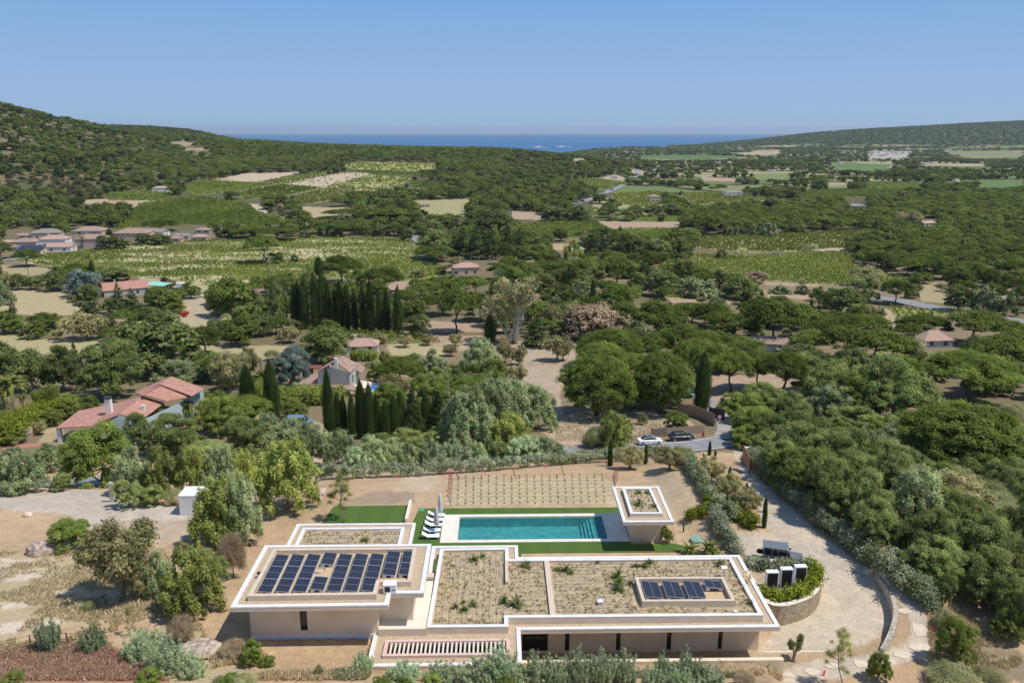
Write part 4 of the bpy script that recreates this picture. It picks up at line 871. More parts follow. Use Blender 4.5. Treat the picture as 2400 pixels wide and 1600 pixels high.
def joined(key, lod, var):           # crown and trunk in one mesh, for the trees too small to show parts
    k = ('j', key, lod, var)
    if k not in _pc:
        oh, ow, cm, tm, V, Tn = proto_tree(key, lod, var)
        tv = np.array([v.co for v in tm.vertices]); nv = len(V); fs = [list(range(4*i, 4*i+4)) for i in range(nv//4)]+[[i+nv for i in p.vertices] for p in tm.polygons]
        me = mesh_np(SPEC[key][3], np.concatenate([V, tv]), fs, [MATS[SPEC[key][1]], MATS[SPEC[key][2]]], False, [0]*(nv//4)+[1]*len(tm.polygons))
        ca = me.color_attributes.new('tint', 'FLOAT_COLOR', 'POINT'); c = np.ones((nv+len(tv), 4)); c[:nv, :3] = np.repeat(Tn, 4, axis=0); ca.data.foreach_set('color', c.astype(np.float32).ravel()); _pc[k] = me
    return _pc[k]
TREES = []     # (key, x, y, z, height, width, label or None, zone)
def tree_px(key, u, vb_, vt, wpx, lab=None, zone=None):
    x, y, z = G(u, vb_); dep = x*math.sin(YAW)*math.cos(TH)+y*math.cos(YAW)*math.cos(TH)+(CAMZ-z)*math.sin(TH)
    w_ = wpx*dep/FPX; h = w_
    for _ in range(6):
        vv = float(px(x, y, z+h)[1]); v0 = float(px(x, y, z)[1]); h *= (v0-vt)/max(v0-vv, 1e-3)
    TREES.append([key, x, y, z, h, w_, lab, zone])
# ------------------------------------------------------------------ the trees of the photograph, region by region: kind, x, foot, top, width
HAND = {
'Z5': """ok 1010 290 -90 620;ok 780 440 60 430;ok 440 400 90 270;fr 540 330 80 110;ok 230 400 130 300;ok 90 340 100 210;bb 370 545 370 110;bb 300 545 395 110;
bb 480 530 430 150;og 60 750 610 280;og 180 660 550 220;og 330 640 530 200;og 480 590 460 190;og 600 540 440 160;br 570 345 200 150;wl 1250 345 200 360;og 1440 300 130 180;ol 1600 430 150 270;ol 1720 330 110 160;
cd 2000 385 110 290;cy 1720 585 245 110;cy 1885 625 215 105;bb 1790 525 340 110;bb 1990 495 365 130;bb 2100 485 365 130;bb 2210 475 365 120;og 2030 590 455 200;og 1590 600 425 270;og 1480 570 395 190;
wg 1430 650 455 220;ok 1690 830 575 310;ok 1210 830 560 430;ok 1060 650 490 210;og 700 1060 635 490;ok 960 760 560 200;wl 140 1095 845 340;ok 430 1085 965 140;wl 920 1110 795 280;wg 1120 1110 785 230;wg 1330 1110 790 230;wl 1550 1110 785 270;
wg 1690 1090 815 220;wg 1990 1210 745 430;wl 2000 800 615 400;wl 2200 800 640 220;ok 900 1195 1010 200;ok 1060 1180 1040 210;bs 1210 1180 1075 150;wl 1850 730 555 210;wl 90 880 800 220;ol 270 700 610 110;wl 330 940 770 260;ok 600 880 700 300;ok 1800 1000 800 300;ok 1420 960 760 350;ok 2330 560 440 100;og 1380 520 400 170""",
'ZL': """og 540 525 305 310;ol 950 890 375 580;ol 1075 910 715 210;wl 1235 890 575 260;wg 1490 1010 555 470;ok 1640 860 535 250;ol 1400 590 485 140;bd 1390 1240 1060 200;bd 1370 1030 820 230;bd 1790 760 430 200;wg 1690 520 10 420;wl 1880 520 20 300;wg 1620 470 110 250;
fn 380 1300 1090 190;fn 720 1300 1140 190;fn 1100 1370 1165 270;fn 1270 1470 1240 280;fn 1480 1510 1350 200;og 1140 1590 1475 210;og 100 1600 1475 160;bs 675 1005 945 110;bs 1870 1600 1500 200;bs 1690 1600 1520 150;ss 1000 1200 980 90;wl 40 1000 1000 1""",
'ZA': """ss 965 322 -30 210;bd 150 1330 1210 200;og 300 1390 1215 170;og 400 1395 1325 120;fn 470 1195 1140 100;bs 790 1475 1385 75;fn 1120 1430 1310 150;fn 1420 1500 1395 260;fn 1700 1500 1400 260;fn 1960 1520 1380 260;fn 2150 1520 1290 300;og 160 1560 1460 200;og 1250 1560 1480 160;og 1420 1560 1490 120;og 1640 1560 1480 170""",
'ZB': """fn 60 1540 1414 234;fn 250 1540 1330 252;fn 400 1540 1363.6 216;fn 560 1540 1309 216;fn 720 1530 1303.2 225;fn 900 1520 1322.6 198;fn 1200 1470 1327.2 153;fn 1380 1500 1302.6 189;fn 1520 1530 1429.2 234;bd 1800 1540 1450 160;fn 1120 1560 1425.6 198;fn 1300 1570 1444 234;og 30 1580 1450 120;
og 1215 480 350 90;ol 1665 165 -15 180;ol 1810 265 105 210;cy 1940 368 152 34;cy 1805 180 38 24;cy 1340 400 330 10;tp 2165 1365 1165 180""",
'Z7': """rp 215 585 295 375;rp 525 575 275 290;rp 275 340 165 330;cy 735 560 285 78;cy 515 278 178 26;og 310 725 570 160;bs 210 720 640 100;og 605 665 555 130;bs 440 630 570 50;
ol 375 850 745 140;ol 575 855 745 170;ol 640 830 750 120;cy 455 828 732 20;cy 277 838 728 26;cy 775 782 712 17;cy 803 805 758 14;cy 873 935 842 22;cy 958 1005 922 18;cy 1050 1068 1003 15;ol 785 915 795 140;ol 868 1005 875 120;ol 955 1070 955 140;
up 130 75 12 190;up 510 210 15 270;up 680 130 22 210;up 890 200 78 265;up 1090 240 12 290;up 1190 150 20 210;up 1260 210 75 280;up 1400 190 72 270;up 1560 180 85 220;up 1290 275 165 210;up 1450 310 140 280;up 1600 320 160 280;up 1690 300 180 240;
up 640 310 140 260;up 780 300 165 250;up 930 310 195 240;up 710 470 208 290;up 880 465 262 210;up 1000 450 262 210;up 1140 480 275 240;up 1850 200 80 250;up 2100 225 65 300;up 2250 210 105 230;up 2290 280 175 220;up 2060 520 275 440;up 2240 400 195 300;rp 2030 860 545 580;
ok 1280 470 290 260;ok 1230 330 225 200;ok 1390 560 320 300;og 1500 600 350 330;ok 1690 620 300 380;wl 1380 620 440 260;ok 1060 560 430 220;ok 1780 300 250 170;og 950 620 480 200;og 1010 700 540 260;ok 1180 760 560 330;ok 1480 680 540 260;og 950 740 640 150;ok 1250 880 640 360;og 1210 960 750 280;ok 1480 860 640 330;wl 1890 640 500 180;ok 1420 960 760 330;
ok 1650 900 700 300;ok 1720 1030 830 330;ol 1960 1100 880 350;ok 2290 1000 800 260;og 1330 1040 830 260;wl 1700 760 640 260;ok 2180 900 780 260;og 1560 1060 890 260;wl 1160 280 235 120;ok 640 190 120 140;wg 900 560 470 170;wl 440 260 160 150;br 190 200 40 300;ok 20 200 110 110;ol 40 310 195 110;bs 1790 300 200 120;ol 1560 90 30 110""",
'ZN': """ok 640 560 200 330;og 520 460 130 330;ok 800 620 260 340;wl 1150 650 270 360;ok 1020 520 160 300;ok 900 760 460 300;ok 1200 860 520 330;og 1180 620 430 260;ok 1560 900 560 360;ok 1380 700 400 380;og 1480 620 480 330;ok 1000 600 400 260;up 1500 270 -40 600;ok 1750 500 250 330;
ok 1620 1120 780 380;ok 1750 760 420 300;ok 1780 1050 700 260;og 1400 820 600 280;ok 1560 760 620 200;og 1760 1180 980 240;ok 1450 1000 760 260;ok 1250 760 500 250;ok 1330 1110 880 120;og 1400 1450 1170 230;bs 1330 1230 1110 110;og 940 1545 1375 140;ss 690 1590 1235 170;bs 1400 1600 1480 330;bs 1600 1600 1500 260;
ok 330 330 100 260;ok 420 420 180 260;og 130 130 10 190;ok 260 220 40 240;ok 430 250 40 260;wl 1020 400 230 200;ok 700 330 60 300;ok 560 300 30 260;ok 870 430 180 260;ok 1700 350 220 200;ok 1680 940 640 260;og 1720 1300 1130 200;ok 1790 1290 1000 200""",
'Z6': """ol 1425 205 55 110;ol 1520 222 92 115;ol 1780 195 32 185;wl 1250 235 45 270;wl 930 330 120 240;ol 560 70 12 100;ol 730 97 18 105;ol 890 85 12 100;ol 1080 88 8 92;ol 1050 160 85 110;og 600 255 125 85;og 720 255 155 190;ok 530 340 190 150;bb 400 190 118 90;bb 500 190 118 100;
ok 170 205 -10 320;og 1350 325 175 200;ol 1510 355 228 140;og 1120 430 300 160;ol 650 500 295 230;og 900 480 285 270;ok 1100 330 240 110;og 1000 300 235 100;
cy 215 705 275 75;cy 275 690 425 60;cy 315 690 445 52;cy 372 695 435 58;cy 438 725 345 82;cy 495 725 370 72;cy 542 722 435 52;cy 602 722 478 60;cy 660 705 445 80;cy 705 690 415 72;fr 790 690 400 150;cy 880 670 425 80;fr 965 670 415 170;
wl 1180 780 395 340;wl 1330 720 325 330;wl 1480 680 335 310;wl 1640 660 375 280;wg 1450 780 555 280;wl 1060 720 470 200;wl 300 910 680 230;wl 500 915 715 240;wl 630 895 735 210;tm 920 915 745 180;tm 1060 895 735 190;wl 1230 905 755 170;ok 760 820 655 260;ok 960 780 645 230;tm 1560 880 715 300;wl 1700 870 725 210;ok 1370 885 745 160;wl 90 930 640 260;wl 760 915 760 190;
tm 1480 880 760 180;tm 1150 910 790 160;tm 400 930 780 180;cy 2143 915 735 26;ol 2285 935 785 180;wg 2170 800 550 190;bs 2040 790 650 160;tm 1800 880 770 120;ok 560 820 700 190;fr 710 560 440 120;ok 850 600 450 180""",
'Z1': """up 1090 880 585 280;up 880 670 535 240;up 1160 640 495 240;up 990 760 595 260;up 1250 800 615 250;up 1370 840 640 220;up 950 640 500 200;up 580 605 432 290;up 290 540 348 280;up 1665 440 275 215;up 1420 410 262 125;up 1490 490 382 190;og 1470 560 428 165;up 2190 560 362 250;up 2220 740 555 270;up 2040 750 638 250;up 2250 815 695 130;
eu 1490 955 510 440;fr 1640 980 775 200;cy 1315 945 765 115;br 2020 930 700 400;ol 1740 860 685 110;ol 1885 840 675 110;ok 945 370 185 250;cy 140 495 362 82;og 1830 690 555 170;or 1690 545 488 60;fr 1130 355 148 140;fr 1220 375 138 150;fr 1330 375 165 140;fr 1440 340 140 130;fr 1520 310 165 120;ok 1335 220 30 280;fr 1270 350 150 150;fr 1080 340 190 120;
wg 1890 380 245 140;wl 1880 460 365 170;fr 2020 360 185 130;fr 2110 380 165 150;ok 2250 410 195 220;fr 2215 190 145 50;cy 50 855 515 95;cy 120 855 490 95;cy 165 855 520 70;cy 212 855 540 72;cy 255 858 590 60;cy 292 858 535 85;cy 340 860 555 72;cy 392 865 600 70;cy 448 872 565 72;cy 500 875 540 85;cy 560 875 610 62;cy 612 875 595 82;cy 690 885 575 95;cy -20 850 555 75;cy 8 852 540 70;
ok 800 855 650 190;ol 560 955 885 110;ol 400 950 890 110;ok 1060 250 165 120;ok 880 190 120 130;up 780 140 90 200;up 300 90 30 260;up 620 120 20 300;up 420 170 100 240;up 270 215 120 200;ok 1720 275 200 100;ok 1620 260 190 90;ol 1980 280 190 110;ok 1800 250 165 110;wl 1500 70 95 1;ol 830 500 440 120;og 200 470 400 90;ok 480 650 540 120;og 400 580 450 160;
ok 1450 250 140 130;ok 2030 540 430 170;ok 1780 560 440 160;ok 1650 560 440 110;og 1950 610 490 150;wl 1950 640 530 130;ol 2020 640 570 110;ok 2330 560 470 130;wl 2330 880 780 140;cy 1800 420 340 22;ok 1880 420 400 120;ok 1000 480 420 100;ol 1080 420 360 110;ok 2300 370 290 140;wl 1590 340 275 110;ok 2150 420 330 130""",
'Z0': """ok 130 525 415 125;ok 250 525 430 110;ok 380 535 400 150;cd 570 580 400 250;ok 620 630 495 160;fr 830 705 488 120;fr 920 705 528 165;ok 760 690 570 130;og 1130 710 515 260;og 1225 695 615 110;og 1320 585 472 140;og 1600 700 440 340;og 1540 710 545 190;og 1700 760 635 190;ok 1840 770 555 200;ok 1930 790 475 120;
og 1630 910 715 270;bs 1450 905 825 100;ok 1480 800 725 110;ol 600 870 690 290;og 240 860 755 190;og 80 830 700 190;og 340 800 685 250;ol 390 865 800 105;fr 90 695 598 62;wl 30 630 475 140;up 1815 345 155 265;ok 1910 345 270 120;ok 2030 345 285 60;up 1100 120 45 240;up 1750 170 85 300;up 1920 190 95 260;ok 2120 165 110 120;
ok 760 245 150 160;ok 1000 210 140 130;ok 1110 215 145 140;ok 860 240 175 100;og 540 245 150 1;og 430 160 50 120;up 350 100 20 200;up 620 110 20 200;og 650 440 360 200;ok 800 460 380 200;og 500 420 370 150;ok 2300 160 100 130;up 2250 80 20 160;og 1780 480 440 130;og 1250 840 760 130;ok 740 780 690 90;bs 1340 860 780 90;cy 760 200 110 60""",
'Z2': """ok 1235 665 505 225;ok 1385 600 455 145;up 1560 606 465 190;eu 1385 500 382 250;ok 610 572 438 240;wl 350 560 450 270;br 700 475 408 155;og 270 470 338 150;ok 130 560 400 170;bs 990 500 455 55;ok 1075 590 500 90;bs 620 322 262 85;bs 1005 282 245 52;bs 1060 282 240 62;rp 1940 500 382 175;rp 1855 455 318 155;rp 2050 490 358 95;rp 2140 510 390 115;
rp 2160 500 430 105;rp 2290 540 398 170;ok 1950 650 498 175;wl 2100 660 505 190;wl 2230 680 540 160;rp 2200 530 484 80;bs 1850 530 480 70;og 1740 480 410 110;og 1680 500 420 90;ok 1690 520 480 90;ok 500 330 270 80;ok 240 300 200 160;ok 90 330 220 170;up 80 400 290 200;ok 290 200 140 130;wl 570 190 130 90;wl 680 190 125 80;wl 780 190 110 120;ok 960 170 120 110;eu 1640 150 40 170;
ok 1420 290 190 180;up 640 100 50 170;up 400 180 55 210;wl 470 600 560 100;ol 380 610 560 70;wl 860 540 490 150;wl 1000 545 495 110;wl 1450 680 620 110;ok 2330 640 560 90""",
'Z4': """ok 200 525 460 110;ok 310 525 455 100;ok 440 510 460 110;ok 560 510 455 100;ok 640 505 450 110;ok 740 500 445 110;ok 960 495 440 90;cy 180 435 390 14;ok 465 450 418 55;ok 400 445 400 80;ok 700 432 390 40;ok 1000 490 450 80;ok 1100 480 425 90;ok 1200 480 420 90;ok 1300 470 415 70;ok 1400 460 410 80;og 1420 380 320 60;og 1950 365 310 110;eu 1820 560 480 120;og 2060 520 470 100;ok 1300 415 388 60;ok 1670 465 430 60"""}
ZF = {'Z3': (0, 200, .5102), 'Z5': (0, 780, .34014), 'ZL': (0, 1120, .3061), 'ZA': (500, 1120, .3146), 'ZB': (1180, 1120, .3146), 'Z7': (1300, 700, .4677), 'ZN': (1700, 1000, .3827), 'Z6': (700, 780, .34014), 'Z1': (700, 480, .34014), 'Z0': (0, 500, .34014), 'Z2': (1500, 480, .38265), 'Z4': (1200, 250, .5102)}
for zn_, txt in HAND.items():
    x0, y0, s = ZF[zn_]
    for e in txt.replace('\n', '').split(';'):
        k, X, b_, t, W_ = e.split(); X, b_, t, W_ = map(float, (X, b_, t, W_))
        if k == 'cy' and zn_ == 'Z1': W_ *= .8
        if W_ > 2: tree_px(k, x0+X*s, y0+b_*s, y0+t*s, W_*s, None, 'hand')
NH = len(TREES)
# ------------------------------------------------------------------ the rest of the woods, scattered in the world outside fields, roads and yards
RCOR = [Z2([(1360,570),(1560,560),(2352,680),(2500,700),(2500,760),(2352,725),(1900,678),(1530,622),(1360,600)]), Z4([(270,465),(430,400),(520,350),(530,365),(440,425),(300,475)]), Z1([(1060,320),(1250,365),(1380,385),(1380,400),(1040,360)])]
EXCL = [f[0] for f in FIELDS]+RCOR+[
 Z0([(0,110),(520,90),(1150,100),(1440,100),(1440,190),(1160,215),(900,240),(520,265),(0,300)]), Z0([(640,450),(1000,470),(1000,580),(700,580)]), Z1([(1000,370),(1350,380),(1350,500),(1000,500)]),
 Z5([(330,540),(700,290),(1180,280),(1420,380),(1380,520),(1000,700),(450,780),(300,700)]), Z6([(0,160),(470,150),(560,380),(480,440),(0,440)]), Z6([(-300,200),(0,200),(0,330),(-120,330)]), Z6([(290,60),(620,60),(620,160),(290,160)]),
 Z7([(800,190),(1200,190),(1200,290),(900,250)]), Z7([(1830,170),(2040,170),(2060,260),(1830,250)]), Z5([(-50,0),(240,0),(700,60),(640,170),(0,150)]), Z4([(1000,375),(970,375),(970,415),(1060,415),(1060,375)]), Z4([(620,395),(690,395),(690,440),(620,440)]), Z4([(1530,440),(1640,440),(1640,475),(1530,475)]), Z4([(1860,515),(1960,515),(1960,560),(1860,560)])]
OLIVE_Z = [Z3([(-20,415),(490,448),(480,512),(-20,505)])]
DENSE_PINE = [Z2([(1230,210),(1500,150),(1750,120),(2500,60),(2500,400),(1800,440),(1560,410),(1330,360),(1250,290)]), Z4([(780,500),(1400,470),(2400,400),(2400,560),(820,590)]), Z3([(600,330),(1200,200),(1500,250),(2352,280),(2352,420),(1700,350),(1400,380),(1000,420),(650,430)])]
def masked(u, v, polys):
    r = np.zeros(np.shape(u), bool)
    for p in polys: r |= inpoly(u, v, p)
    return r
hx = np.array([t[1] for t in TREES]); hy = np.array([t[2] for t in TREES]); hr = np.array([t[5]/2 for t in TREES])
rps = np.concatenate([p for p, w_ in ROADPTS]); rpw = np.concatenate([np.full(len(p), w_/2+2.5) for p, w_ in ROADPTS])
def scatter(y0, y1, sp, rmul):
    rg = np.random.default_rng(int(y0)); half = y1*.72; xs = np.arange(-half, half, sp); ys = np.arange(y0, y1, sp); X, Y = np.meshgrid(xs, ys)
    X = (X+rg.uniform(-.42, .42, X.shape)*sp).ravel(); Y = (Y+rg.uniform(-.42, .42, Y.shape)*sp).ravel(); Z = TZ(X, Y); u, v = px(X, Y, Z); ut, vt = px(X, Y, Z+7)
    ok = (u > (-120 if y0 < 330 else -480)) & (u < (2520 if y0 < 330 else 2800)) & (Z > -44.5) & (Y > 122); X, Y, Z, u, v, ut, vt = [a[ok] for a in (X, Y, Z, u, v, ut, vt)]
    ok = ~masked(u, v, EXCL) & ~masked(ut, vt*.55+v*.45, EXCL[:len(FIELDS)]) & ~(masked(ut, vt*.9+v*.1, EXCL[:len(FIELDS)]) & (Y > 700))
    ok &= (PATCH(X, Y, Z) < .5) & ~masked(ut, vt, RCOR) & ~masked(ut, vt*.5+v*.5, RCOR)
    ok &= ~masked(ut, vt*.8+v*.2, EXCL[len(FIELDS)+len(RCOR):]) & ~masked(ut, vt*.4+v*.6, EXCL[len(FIELDS)+len(RCOR):])
    # cull what a hill hides
    for t in np.linspace(.25, .97, 26): ok &= (CAMZ+(Z+12-CAMZ)*t) > TZ(X*t, Y*t)-1.5
    X, Y, Z, u, v = [a[ok] for a in (X, Y, Z, u, v)]
    if y0 < 500:
        d = np.hypot(X[:, None]-hx[None], Y[:, None]-hy[None])/(hr[None]*.85+sp*.32); ok = d.min(1) > 1
        X, Y, Z, u, v = [a[ok] for a in (X, Y, Z, u, v)]
    d = (np.hypot(X[:, None]-rps[None, :, 0], Y[:, None]-rps[None, :, 1])/rpw[None]).min(1) if len(X) < 60000 else np.full(len(X), 9.)
    ok = d > 1; X, Y, Z, u, v = [a[ok] for a in (X, Y, Z, u, v)]
    ol = masked(u, v, OLIVE_Z); dp = masked(u, v, DENSE_PINE); hill = (u < 520) & (v < 430) & (Y > 700)
    dens = fbm(X, Y, 60, 2)
    for i in range(len(X)):
        r = rg.random()
        if hill[i] and rg.random() < .2+1.1*max(0, dens[i]+.03): continue
        if not dp[i] and not ol[i] and Y[i] < 2500 and rg.random() < .06+.9*max(0, dens[i]-.02): continue
        if Y[i] < 330 and not dp[i] and rg.random() < .25: continue
        if ol[i]: k = 'ol'
        elif dp[i]: k = 'up' if r < .93 else 'ok'
        elif u[i] > 1700 and v[i] > 820: k = 'ok' if r < .7 else ('og' if r < .88 else 'wl')
        elif Y[i] > 700: k = 'up' if r < .5 else ('ok' if r < .93 else 'og')
        else: k = 'up' if r < .34 else ('ok' if r < .66 else ('og' if r < .78 else ('wl' if r < .88 else ('ol' if r < .97 else 'cy'))))
        if Y[i] < 330 and not dp[i] and rg.random() < .35: k = 'bs'
        s = rmul*rg.uniform(.6, 1.35); W_ = {'up': 10.5, 'ok': 8, 'og': 7.5, 'ol': 6, 'wl': 6.5, 'cy': 2.6, 'bs': 4.2}[k]*s; H_ = {'up': 7.4, 'ok': 6.6, 'og': 6.5, 'ol': 4.8, 'wl': 5, 'cy': 9, 'bs': 2.6}[k]*min(s, 1.15)
        TREES.append([k, float(X[i]), float(Y[i]), float(Z[i]), H_, W_, None, 'fill'])
scatter(121, 330, 6.6, .8); scatter(330, 620, 8.5, 1.0)
RW = ZN([(430,190),(700,-60),(2000,-300),(2100,1300),(1700,1290),(1250,1060),(1060,850),(830,650),(640,500)])
_r = np.random.default_rng(77); X = _r.uniform(30, 110, 3000); Y = _r.uniform(48, 122, 3000); Z = TZ(X, Y); u, v = px(X, Y, Z); okm = inpoly(u, v, RW); acc = [(t[1], t[2], t[5]/2) for t in TREES if t[2] < 150]
for x, y, z in zip(X[okm], Y[okm], Z[okm]):
    w_ = _r.uniform(3.2, 5.6)
    if all((x-a)**2+(y-b_)**2 > (.42*(r+w_/2)+.5)**2 for a, b_, r in acc):
        acc.append((x, y, w_/2)); TREES.append([_r.choice(['ok', 'ok', 'ok', 'og', 'wl', 'bs']), float(x), float(y), float(z), w_*_r.uniform(.65, .9), w_, None, 'fill'])
scatter(620, 1100, 9.5, 1.05); scatter(1100, 2100, 12.5, 1.2); scatter(2100, 3600, 24, 2.0); scatter(3600, 6500, 31, 2.5)
# ------------------------------------------------------------------ individuals first (those that show largest), the remainder as one mass
rg = np.random.default_rng(11)
LAND = [(1250,1240,'the swimming pool'),(440,1180,'the white container'),(1520,1032,'the white lane car'),(1600,1020,'the black lane car'),(300,940,'the red roofed house'),(800,890,'the old gabled house'),(1095,885,'the small oval pool'),
 (1095,630,'the pink farmhouse'),(100,560,'the village houses'),(800,720,'the cypress row'),(1200,720,'the tall gum tree'),(1900,1400,'the stone planter'),(1830,1305,'the dark jeep'),(1750,1090,'the wooden gate'),(2080,1420,'the curved stone wall'),
 (2250,725,'the road at the right'),(2180,800,'the right edge bungalow'),(1800,560,'the striped vineyard'),(632,630,'the tall palm'),(370,672,'the green roofed shed'),(280,680,'the red tiled farmhouse'),(1800,620,'the yellowish vineyard'),(400,610,'the large vineyard'),
 (400,740,'the red trailer'),(300,1420,'the dry field'),(700,1450,'the upper storey'),(1500,1560,'the retaining wall'),(860,1180,'the left lawn'),(1440,1000,'the bare orchard ground'),(1180,1090,'the young vines'),(1880,810,'the ribbed long roof'),(860,810,'the small tiled cottage'),(2200,1150,'the dense oak wood'),(1550,475,'the far tan field'),(1530,460,'the square stone barn'),(2050,470,'the pale far barn'),(1930,440,'the far grey house')]
cnt = {}
order = sorted(range(len(TREES)), key=lambda i: -(TREES[i][4]*TREES[i][5])/(TREES[i][1]**2+TREES[i][2]**2)-(1 if i < NH else 0))
mass = []; indiv = []
CAP = {'up': 250, 'ok': 250}
for i in order:
    t = TREES[i]; k = t[0]; nm = SPEC[k][3]
    if i >= NH and t[2] > 900: mass.append(i); continue
    if cnt.get(nm, 0) < CAP.get(k, 150): cnt[nm] = cnt.get(nm, 0)+1; indiv.append(i)
    else: mass.append(i)
hand = {}
for i in indiv:
    key, x, y, z, h, w_, lab, zone = TREES[i]; u, v = px(x, y, z+h*.5); u, v = float(u), float(v); look = SPEC[key][5]; grp = None
    if i < NH:
        L_ = min(LAND, key=lambda q: (q[0]-u)**2+((q[1]-v)*1.5)**2); du, dv = u-L_[0], v-L_[1]
        if abs(du) > abs(dv)*1.4: rel = 'right of' if du > 0 else 'left of'
        else: rel = 'in front of' if dv > 0 else 'behind'
        hand.setdefault((look, rel, L_[2]), []).append((u, i))
ORDN = lambda n: '%d%s' % (n, 'th' if 10 <= n % 100 <= 20 else {1: 'st', 2: 'nd', 3: 'rd'}.get(n % 10, 'th'))
NAMES = {}
for (look, rel, lm), L_ in hand.items():
    L_.sort()
    for n, (u, i) in enumerate(L_):
        if len(L_) == 1: NAMES[i] = '%s %s %s' % (look, rel, lm)
        elif len(L_) == 2: NAMES[i] = '%s %s %s, the %s of two' % (look, rel, lm, ('left', 'right')[n])
        else: NAMES[i] = '%s %s %s, %s from the left' % (look, rel, lm, ORDN(n+1))
for i in indiv:
    key, x, y, z, h, w_, lab, zone = TREES[i]; fn, lm, bk, nm, cat, look, lf = SPEC[key]; D = math.hypot(x, y); u, v = px(x, y, z)
    if i in NAMES: label = NAMES[i]; grp = {'cypress': 'cypresses', 'umbrella_pine': 'umbrella pines', 'olive_tree': 'olive trees'}.get(nm, nm.replace('_', ' ')+'s')
    else:
        side = 'left' if u < 900 else ('middle' if u < 1600 else 'right'); far = 'wood beyond the near houses' if D > 330 else 'thicket among the houses'
        label = '%s growing in the %s at the %s' % (look, far, side); grp = label
    lod = 0 if D < 190 else 1; var = int(rg.integers(0, 4 if key in ('up', 'ok') else 3)); rz = rg.random()*6.28
    if D < 240 or key in ('eu',):
        oh, ow, cm, tm, *_ = proto_tree(key, lod, var); o = empty(nm, (x, y, z-.1), rz); o.scale = (w_/ow, w_/ow, h/oh); tag(o, label, cat, grp)
        link('crown', cm, o); link('trunk', tm, o)
    else:
        oh, ow, *_ = proto_tree(key, lod, var); o = link(nm, joined(key, lod, var), None, (x, y, z-.1), rz); o.scale = (w_/ow, w_/ow, h/oh); tag(o, label, cat, grp)
# the mass: far woods as one object per leaf colour
def build_mass(idx, name, key):
    Vs, Ts = [], []
    for i in idx:
        k, x, y, z, h, w_, *_ = TREES[i]; D = math.hypot(x, y); lod = 2 if D < 1250 else 3
        oh, ow, cm, tm, V, Tn = proto_tree(k, lod, int(rg.integers(0, 4))); a = rg.random()*6.28; c, s = math.cos(a), math.sin(a); q = w_/ow
        W_ = np.stack([x+(V[:, 0]*c-V[:, 1]*s)*q, y+(V[:, 0]*s+V[:, 1]*c)*q, z-.2+V[:, 2]*h/oh], 1); Vs.append(W_); T2_ = Tn.copy(); T2_[:, 0] *= rg.uniform(.78, 1.2); T2_[:, 1] = np.clip(T2_[:, 1]+rg.uniform(-.15, .4), 0, 1); Ts.append(T2_)
    if not Vs: return 0
    tag(link(name, leafmesh(name, np.concatenate(Vs), np.concatenate(Ts), MATS[SPEC[key][1]])), kind='stuff'); return sum(len(a) for a in Vs)//4
tot = {}
for k in ('up', 'ok', 'og', 'ol', 'wl', 'cy', 'bs'):
    idx = [i for i in mass if TREES[i][0] == k]; tot[k] = (len(idx), build_mass(idx, {'up': 'pine_forest', 'ok': 'oak_forest', 'og': 'leafy_woods', 'ol': 'olive_woods', 'wl': 'scrub_woods', 'cy': 'cypress_woods', 'bs': 'undergrowth'}[k], k))
print('INDIV', len(indiv), cnt, 'MASS', tot)
# ------------------------------------------------------------------ vines in rows over the fields
def vines(fi, poly, dens, rowdir, idx):
    pw = [G(u, v) for u, v in poly]; xs = [p[0] for p in pw]; ys = [p[1] for p in pw]; D = float(np.mean(ys)); rgv = np.random.default_rng(idx)
    if rowdir: a = G(*rowdir[:2]); b_ = G(*rowdir[2:]); ang = math.atan2(b_[1]-a[1], b_[0]-a[0])
    else: ang = rgv.uniform(0, 3.14)
    sp = max(2.3, D*.0042); st = max(.55, D*.0016); c, s = math.cos(ang), math.sin(ang); cx, cy_ = np.mean(xs), np.mean(ys); R_ = max(np.hypot(np.array(xs)-cx, np.array(ys)-cy_))+5
    A_, B_ = np.meshgrid(np.arange(-R_, R_, st), np.arange(-R_, R_, sp)); A_ = (A_+rgv.uniform(-.4, .4, A_.shape)*st).ravel(); B_ = (B_+rgv.normal(0, sp*.1, B_.shape)).ravel()
    X = cx+A_*c-B_*s; Y = cy_+A_*s+B_*c; ok = (Y > 60); X, Y = X[ok], Y[ok]; Z = TZ(X, Y); u, v = px(X, Y, Z); ok = inpoly(u, v, poly) & (rgv.random(len(X)) < dens*(1-1.1*np.maximum(0, fbm(X, Y, 14, 2)+.1*(1-dens)))); X, Y, Z = X[ok], Y[ok], Z[ok]
    if idx == BIGV: kk = rgv.random(len(X)) > .75*sm(.02, .16, fbm(X*.45+Y*.2, Y*1.5, 16, 3)); X, Y, Z = X[kk], Y[kk], Z[kk]
    n = len(X)*3; 
    if not n: return
    X, Y, Z = [np.repeat(a, 3) for a in (X, Y, Z)]; L_ = st*.8; cc = np.stack([X+rgv.normal(0, st*.35, n), Y+rgv.normal(0, st*.35, n), Z+rgv.uniform(.3, 1.15, n)], 1)
    nm = rdir(n, rgv)+np.array((0, 0, .8)); nm /= np.linalg.norm(nm, axis=1)[:, None]; t = np.cross(nm, rdir(n, rgv)); t /= np.linalg.norm(t, axis=1)[:, None]; b2 = np.cross(nm, t); q = (L_*rgv.uniform(.5, 1, n))[:, None]
    V = np.stack([cc-t*q, cc-b2*q, cc+t*q, cc+b2*q], 1).reshape(-1, 3); hu = np.clip(.42+fbm(X, Y, 40, 2)*1.5+.1*rgv.normal(size=n), 0, 1); dark = 1.05 if sum(fi) < .42 else 1.0
    tag(link('vineyard', leafmesh('vineyard', V, np.stack([dark*rgv.uniform(.75, 1.15, n), hu, hu], 1), MATS['leaf_vine'])), kind='stuff'); return n
